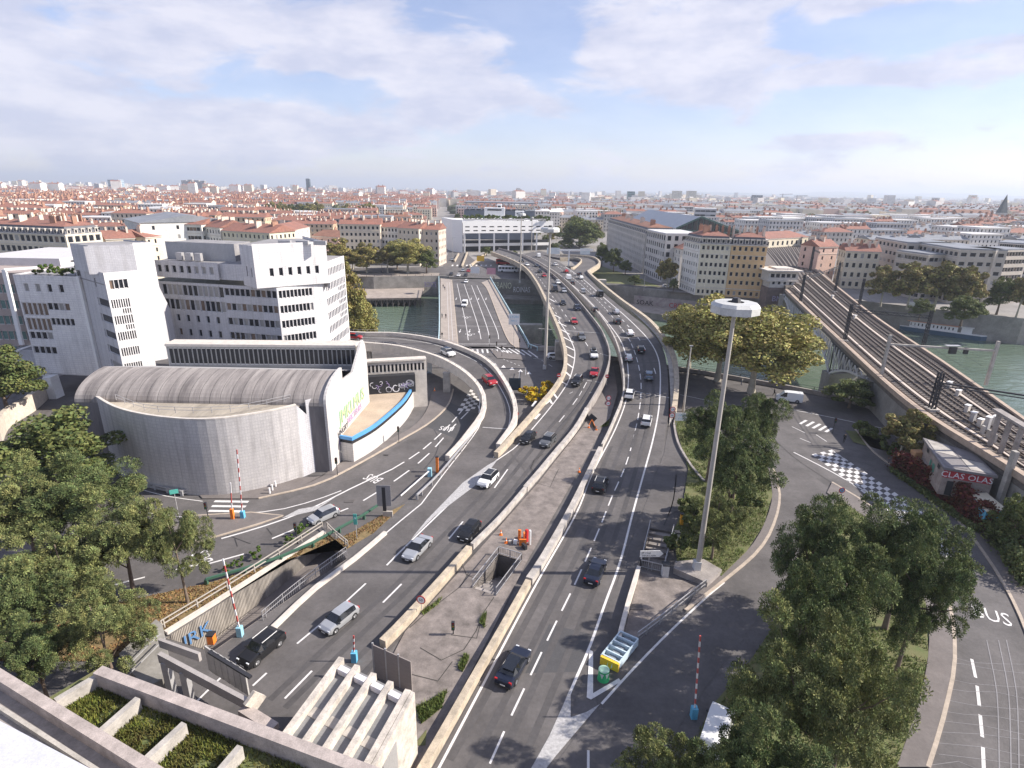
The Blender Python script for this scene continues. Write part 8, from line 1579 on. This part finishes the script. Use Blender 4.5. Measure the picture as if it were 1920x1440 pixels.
r = signpanel('billboard', 'tall grey two-sided billboard back between bus street and highway', 722, 968, 0, 1.9, 3.1, mat('grey_billboard', (.28, .27, .27), .6, .1), posts=0, zp=1.6); mb = MB(); mb.box((0, .1, 2.2), (.45, .3, 4.4)); mb.build('mast', DARK, r); mb = MB(); mb.box((.4, 0, .4), (1.3, .3, .8)); mb.build('base_panel', MATS['beige_rail'], r)
def roundsign(px, py, lb, txt, z=0, h=2.2, f=None, dia=.9, bar=False, diag=False, txt2=None, hd=(1, .0, 0)):
    p = PF(px, py, f) if f else P(px, py, z); r = root('road_sign', lb, 'road sign', (p.x, p.y, p.z), math.atan2(hd[1], hd[0])); mb = MB(); mb.tube([(0, .06, 0), (0, .06, h)], .04, 6); mb.build('post', METAL, r)
    for i, t_ in enumerate([txt] + ([txt2] if txt2 else [])):
        zz = h - i * (dia + .12); mb = MB(); mb.tube([(0, .03, zz), (0, 0, zz)], dia / 2, 20); mb.build('disc', RED, r)
        if t_ == 'noentry': put('bar', ubox(WPR), r, mw=Matrix.Translation((0, -.01, zz)) @ Matrix.Diagonal((dia * .66, .03, dia * .18, 1)))
        elif t_ == 'nopark': mb = MB(); mb.tube([(0, -.005, zz), (0, -.012, zz)], dia * .37, 20); mb.build('face', BLUEP, r); mb = MB(); mb.bar((-dia * .27, -.02, zz - dia * .27), (dia * .27, -.02, zz + dia * .27), .1, .02); mb.bar((dia * .27, -.02, zz - dia * .27), (-dia * .27, -.02, zz + dia * .27), .1, .02); mb.build('cross', RED, r)
        else:
            mb = MB(); mb.tube([(0, -.005, zz), (0, -.012, zz)], dia * .38, 20); mb.build('face', WPR, r)
            if t_: put('lettering', textmesh(t_, dia * .42, .004, BLK), r, mw=frameM((0, -.018, zz - dia * .14), (1, 0, 0), (0, 0, 1)))
    return r
roundsign(790, 1143, 'round red-rimmed 50 speed sign on the thick beige median barrier', '50', z=.95, h=1.2, dia=1.0, hd=(1, -.25, 0)); roundsign(967, 795, 'red no-entry sign at the ramp end', 'noentry', h=2.1, dia=1.0); roundsign(1047, 722, 'red no-entry sign behind the flyover parapet', 'noentry', f=zA, h=2.2)
roundsign(1139, 775, 'pair of round signs with lorry ban and 70 limit in the median', '3.5t', z=.6, h=3.2, txt2='70', dia=1.0); roundsign(1258, 798, 'pair of round signs with lorry ban and 70 limit at the right shoulder', '3.5t', h=3.3, txt2='70', dia=1.1); roundsign(1137, 722, 'small red no-entry sign at the median bend', 'noentry', f=zA, h=2, dia=.8)
roundsign(374, 912, 'small red 30 sign under the blue sign at the drum building', '30', h=1.0, dia=.9); roundsign(1573, 945, 'round no-stopping sign at the tip of the grass island', 'nopark', h=2.2, dia=.9)
signpanel('blue_sign', 'blue square sign beside the drum building doors', 373, 908, 0, .95, 1.0, WHITE, posts=1, zp=1.5, texts=[('1h30', .3, 0, .4, BLUEP)]); signpanel('direction_sign', 'small green sign beside the sunken ramp and highway', 669, 1012, 0, .45, 1.5, mat('turquoise_sign', (.10, .45, .38), .5, .1), posts=1, zp=2.2, texts=[('A', .4, 0, .8, WPR)])
signpanel('street_sign', 'turquoise twin street signs above the small pine', 335, 968, 0, 1.0, .6, MATS['turquoise_sign'], posts=1, zp=3.4, hd=(1, .5, 0))
WHB = mat('arm_white', (.75, .73, .72), .5, .04); RDB = mat('arm_red', (.50, .09, .08), .5, .05)
def armgate(px, py, tx, ty, lb, L=7.5, base=BLUEP, z=0, box=(.5, .5, 1.1), bands=14):
    """raised arm whose tip is seen at (tx, ty)"""
    p = P(px, py, z); r = root('barrier_gate', lb, 'barrier', (p.x, p.y, z)); t_ = atY(tx, ty, p.y); d = (t_ - p - Vector((0, 0, 1))); L = d.length; b_ = d.normalized(); mb = MB(); mb.box((0, 0, box[2] / 2), box); mb.build('cabinet', base, r)
    n = int(bands)
    for k in range(n): a0, a1 = Vector((0, 0, 1)) + b_ * L * k / n, Vector((0, 0, 1)) + b_ * L * (k + 1) / n; mb = MB(); mb.bar(a0, a1, .12, .11, up=(0, 1, 0)); mb.build('arm_band', RDB if k % 2 else WHB, r)
armgate(1300, 1345, 1313, 1192, 'red and white striped barrier arm raised beside the slip road with blue base'); armgate(456, 972, 444, 843, 'red and white striped raised arm with blue base at the crossing below the drum building'); armgate(437, 974, 432, 905, 'black post with orange base at the crossing', base=ORANGE, box=(.4, .4, 1.6), bands=3)
armgate(451, 1192, 418, 1048, 'white raised barrier arm with pale blue base at the sunken ramp', base=mat('pale_blue_cabinet', (.30, .55, .65), .5, .05), bands=11); armgate(665, 1240, 663, 1192, 'short striped barrier arm behind the tunnel canopy', bands=6); armgate(765, 1420, 762, 1362, 'striped barrier arm against the canopy side wall', bands=8)
r = root('barrier_gate', 'pale barrier arm lying low from a pale blue cabinet beside an orange post', 'barrier'); a = P(806, 893, 0); b_ = P(752, 940, 0); mb = MB(); mb.box((a.x, a.y, .7), (.6, .6, 1.4)); mb.build('cabinet', MATS['pale_blue_cabinet'], r); mb = MB(); mb.bar(a + Vector((0, 0, 1.0)), b_ + Vector((0, 0, .9)), .14); mb.build('arm', WHB, r)
def bollardbox(px, py, lb, m, h=2.2, w_=.45, z=0): p = P(px, py, z); r = root('post_box', lb, 'post', (p.x, p.y, z)); mb = MB(); mb.box((0, 0, h / 2), (w_, w_, h)); mb.build('housing', m, r); mb = MB(); mb.box((0, 0, h + .06), (w_ * 1.2, w_ * 1.2, .12)); mb.build('cap', DARK, r)
bollardbox(820, 885, 'tall orange post beside the pale blue barrier cabinet', ORANGE, 2.6, .4); bollardbox(1277, 985, 'orange signal post beside the stairwell handrail', mat('amber_post', (.75, .35, .02), .5, .05), 1.7, .4); bollardbox(1268, 1015, 'small white cabinet right of the stairs', WHITE, 1.3, .55); bollardbox(1246, 1080, 'pale grey cabinet at the foot of the stairs', MATS['cabinet_grey'], 1.6, .7); bollardbox(398, 1205, 'orange box on the end of the ribbed wall', ORANGE, 1.0, .6, z=.0)
for i, (x, y) in enumerate([(506, 925), (511, 919), (517, 912)]): p = P(x, y, .12); mb = MB(); mb.tube([(p.x, p.y, .12), (p.x, p.y, 1.0)], .13, 8); mb.build('bollard', WHB, label='white bollard on the pavement before the drum building, %s' % ['nearest the road', 'middle one', 'nearest the wall'][i], cat='bollard', group='white bollards before the drum building')
def trafficlight(px, py, lb, h=3.0, z=0):
    p = P(px, py, z); r = root('traffic_light', lb, 'traffic light', (p.x, p.y, z)); mb = MB(); mb.tube([(0, 0, 0), (0, 0, h)], .06, 8); mb.build('post', DARK, r); mb = MB(); mb.box((0, -.1, h - .4), (.32, .28, .95)); mb.build('housing', DARK, r)
    for k, m in enumerate((RED, YELL, GREENP)): mb = MB(); mb.tube([(0, -.24, h - .1 - .3 * k), (0, -.27, h - .1 - .3 * k)], .1, 8); mb.build('lens', mat('unlit_' + m.name, tuple(c * .25 for c in m.diffuse_color[:3]), .3, 0), r)
for px, py, lb in [(918, 658, 'tall thin traffic light pole at the bridge crossing'), (931, 661, 'traffic light on the island by the bridge crossing'), (941, 669, 'traffic light at the right end of the crossing island'), (974, 655, 'traffic light pole on the right bridge footway'), (1561, 812, 'traffic light on the kerb island by the bus road'), (1418, 762, 'traffic light at the near quay under the big golden tree'), (633, 892, 'dark post with sign in front of the gable wall'), (748, 830, 'dark double lamp post against the annex wall'), (558, 1020, 'thin post with backward sign behind the sunken ramp rail'), (850, 1190, 'small dark signal lantern standing on the cracked median'), (392, 980, 'dark signal post left of the zebra crossing')]: trafficlight(px, py, lb, h=1.6 if 'small dark' in lb else (4.4 if 'tall' in lb else 3.0))
r = root('crash_cushion', 'crash cushion with white ribs, open grey bays and a yellow nose at the triangular island', 'crash cushion'); c = [P(1162, 1197), P(1195, 1212), P(1158, 1258), P(1126, 1242)]
mb = MB()
for a, b_ in ((c[0], c[3]), (c[1], c[2])): mb.bar(a + Vector((0, 0, .55)), b_ + Vector((0, 0, .5)), .12, .8)
mb.build('side_rail', mat('pale_blue_steel', (.50, .60, .66), .5, .1), r)
for k in range(6): a, b_ = c[0].lerp(c[3], k / 5.2), c[1].lerp(c[2], k / 5.2); mb = MB(); mb.bar(a + Vector((0, 0, .55)), b_ + Vector((0, 0, .55)), .14, .8); mb.build('rib', MATS['pale_blue_steel'], r)
for k in range(5): a, b_ = c[0].lerp(c[3], (k + .5) / 5.2), c[1].lerp(c[2], (k + .5) / 5.2); mb = MB(); mb.bar(a.lerp(b_, .3) + Vector((0, 0, .4)), a.lerp(b_, .7) + Vector((0, 0, .4)), .5, .6); mb.build('absorber', mat('cushion_grey', (.22, .24, .26), .7, .1), r)
mb = MB(); mb.bar(c[3] + Vector((-.05, -.15, .5)), c[2] + Vector((.05, -.15, .5)), .25, .9); mb.build('yellow_nose', YELL, r)
for k in (.38, .62): a = c[3].lerp(c[2], k) + Vector((0, -.3, .5)); mb = MB(); mb.mesh([(a.x - .12, a.y, .25), (a.x + .12, a.y, .25), (a.x, a.y, .8)], [(0, 1, 2)]); mb.build('chevron', WPR, r)
p = P(1131, 1273); r = root('divider_bollard', 'round green divider bollard with two white arrows in front of the crash cushion', 'bollard', (p.x, p.y, .02)); mb = MB(); mb.tube([(0, 0, 0), (0, 0, .25), (0, 0, 1.1)], [.55, .5, .5], 20); mb.build('drum', GREENP, r, smooth=40)
for s in (-1, 1): mb = MB(); mb.mesh([(s * .42, -.36, .95), (s * .08, -.52, .95), (s * .22, -.50, .45)], [(0, 1, 2), (0, 2, 1)]); mb.build('arrow', WPR, r)
mb = MB(); mb.tube([(0, 0, 1.1), (0, 0, 1.14)], [.5, .42], 20); mb.build('lid', mat('green_white_lid', (.35, .55, .42), .5, .1), r)
def cone(px, py, lb, z=.1, s=1.0):
    p = P(px, py, z); r = root('traffic_cone', lb, 'traffic cone', (p.x, p.y, z)); r.scale = (s, s, s); mb = MB(); mb.tube([(0, 0, .04), (0, 0, .75)], [.17, .04], 10); mb.build('cone_body', ORANGE, r); mb = MB(); mb.tube([(0, 0, .35), (0, 0, .5)], [.12, .085], 10); mb.build('stripe', WPR, r); mb = MB(); mb.box((0, 0, .03), (.42, .42, .05)); mb.build('base', ORANGE, r)
for px, py, lb in [(939, 1003, 'orange cone left of the road works pile'), (949, 1018, 'orange cone in front of the road works pile'), (1086, 885, 'lone orange cone beside the right barrier of the median'), (1104, 802, 'orange cone under the dark road works sign'), (1118, 806, 'orange cone right of the dark road works sign'), (815, 733, 'orange cone under the ramp beside the pier')]: cone(px, py, lb, z=.1 if px > 830 else 0)
r = root('road_works', 'pile of orange barriers, pipes and a folded machine at the pit in the median', 'road works'); c = P(980, 1022, .1)
for k, (dx_, dy_, w_, h, m) in enumerate([(0, 0, .9, .9, ORANGE), (.5, .8, .3, 1.7, RED), (-.4, 1.2, .25, 1.4, ORANGE), (.2, -.7, .8, .6, DARK), (-.9, .3, .5, .5, WHITE), (.9, .2, .2, 2.0, WHITE), (-1.5, .6, .7, .3, CONC), (.3, 1.5, .5, .8, ORANGE)]): mb = MB(); mb.box((c.x + dx_, c.y + dy_, .1 + h / 2), (w_, .35, h), rz=k * .7); mb.build(['barrier_board', 'warning_board', 'warning_board', 'machine', 'bag', 'pole', 'slab', 'barrier_board'][k], m, r)
r = root('road_works', 'dark tilted warning board with orange feet at the top of the median', 'road works'); c = P(1109, 800, .2); mb = MB(); mb.box(None, (1.5, .08, 1.3), M=Matrix.Translation((c.x, c.y, 1.9)) @ Matrix.Rotation(.7, 4, 'Y')); mb.build('board', DARK, r);
for s in (-.7, .7): mb = MB(); mb.bar((c.x + s, c.y - .3, .2), (c.x, c.y, 1.7), .09); mb.build('leg', ORANGE, r)
for (px, py, w_, lb) in [(735, 1160, .5, 'round iron manhole cover on the highway'), (725, 852, .45, 'square iron drain grate in the pavement by the annex'), (655, 940, .8, 'large rectangular inspection hatch in the bus street'), (1192, 1138, .9, 'round steel hatch in the triangular island')]:
    p = P(px, py, .12 if px in (725, 1192) else .02); mb = MB()
    if px in (735,): continue
    mb.box((p.x, p.y, p.z + .02), (w_ * 1.6, w_, .05)); mb.build('manhole_cover', mat('cast_iron', (.10, .09, .085), .7, .2), label=lb, cat='manhole cover')
def wallgraf(s, px, py, y, size, m, lb, sc=1.0): p = atY(px, py, y); me = textmesh(s, size, .05, m); put('graffiti', me, None, lb, 'graffiti', mw=frameM(p, (1, 0, 0), (0, 0, 1)) @ Matrix.Diagonal((sc, 1, 1, 1)))
wy = 283.0
wallgraf('TIBANO', 941, 541, 282.5, 4.4, mat('pale_yellow_graffiti', (.75, .75, .55), .8, .3), 'pale block lettering on the far quay wall right of the bridge', .6); wallgraf('ROINAS', 978, 548, 281.2, 3.8, GW, 'white bubble lettering on the far quay wall under the flyover', .62); wallgraf('BONTE', 807, 538, 286, 3.6, GB, 'violet lettering on the far quay wall left of the bridge', .5)
wt = T2; mb = MB(); a_, b2_ = P(1120, 548, -7.2), P(1440, 592, -7.2)
mb.prism([(56, 263.5), (86, 248.6), (120, 230), (120, 230.6), (86, 249.2), (56, 264.1)], -7.2, -3.4); tw_ = mb.build('terrace_wall', mat('tagged_white_wall', (.50, .46, .42), .9, 0, .4, col2=(.28, .22, .22)), label='long tagged white wall on the far lower terrace', cat='wall')
for k, (s_, mm) in enumerate([('SOAK', BLK), ('CREW', GR), ('NOREB', GR), ('KRSE', BLK), ('ABO', GB)]):
    t_ = k / 4; x = 60 + 54 * t_; y = 261.5 - (x - 56) * .5 - .2; put('graffiti', textmesh(s_, 3.0, .03, mm), tw_, mw=frameM((x, y - .4, -6.8), (1, -.5, 0), (0, 0, 1)))
mb = MB(); p = P(700, 535, -6); mb.prism([(p.x - 14, p.y - 2), (p.x + 9, p.y - 4), (p.x + 11, p.y + 8), (p.x - 12, p.y + 10)], -6, -2.5); wb_ = mb.build('wharf_shed', mat('white_shed', (.58, .57, .56), .8, .1), label='low white shed with blue mark on the far left wharf', cat='shed')
def farpatch(name, pts, z, m): mb = MB(); mb.flat([P(*p) for p in pts], z); struct(name, mb, m)
farpatch('far_quay_street', [(640, 518), (824, 516), (930, 521), (985, 523), (985, 505), (900, 500), (824, 500), (640, 503)], .01, ASPH)
farpatch('far_street', [(842, 520), (915, 522), (905, 500), (880, 480), (868, 455), (850, 455), (838, 480), (830, 500)], .02, ASPH2)
farpatch('far_quay_street', [(1120, 531), (1250, 543), (1420, 559), (1420, 553), (1300, 543), (1200, 527), (1140, 515)], .01, ASPH)
farpatch('far_pavement', [(1250, 545), (1420, 560), (1420, 562), (1250, 546.5)], .04, PAVE); farpatch('promenade', [(640, 513), (824, 512), (824, 517), (640, 519)], .05, mat('promenade_paving', (.36, .31, .27), .9, .1, .2))
farpatch('far_lawn', [(1070, 505), (1130, 500), (1190, 520), (1240, 538), (1130, 530)], .03, GRASS)
mb = MB()
for k in range(9): stripe(mb, [P(848 + k * 9, 499), P(849 + k * 9, 496.5)], .9, dz=.04)
struct('far_crossing', mb, WPAINT)
for nm, a, b_, h, lb in [('underpass_wall', (912, 474), (880, 500), 1.4, 'pale slanting underpass wall behind the bridge, right one'), ('underpass_wall', (876, 474), (866, 500), 1.2, 'pale curving underpass wall behind the bridge, left one'), ('underpass_wall', (860, 476), (852, 490), 1.2, 'low kerb wall left of the far underpass')]:
    mb = MB(); mb.bar(P(*a, h / 2), P(*b_, h / 2), .8, h); mb.build(nm, BEIGE, label=lb, cat='wall')
for k in range(2): p = P(973 + 12 * k, 716 - 6 * k); mb = MB(); mb.bar((p.x, p.y, .9), (p.x + .2, p.y + 6, .9), .1, .1); mb.build('hand_rail', METAL, label='short handrail %s the dark street under the flyover' % ('left of' if k == 0 else 'right of'), cat='railing')
hz = bpy.data.materials.new('haze_air'); hz.use_nodes = True; t = hz.node_tree; t.nodes.clear(); o = t.nodes.new('ShaderNodeOutputMaterial'); v = t.nodes.new('ShaderNodeVolumePrincipled'); v.inputs['Color'].default_value = (.80, .88, 1, 1); v.inputs['Density'].default_value = HAZE; v.inputs['Anisotropy'].default_value = .2; t.links.new(v.outputs[0], o.inputs['Volume'])
mb = MB(); mb.box((0, 8200, 118), (33000, 18000, 264)); mb.build('haze', hz, kind='stuff')
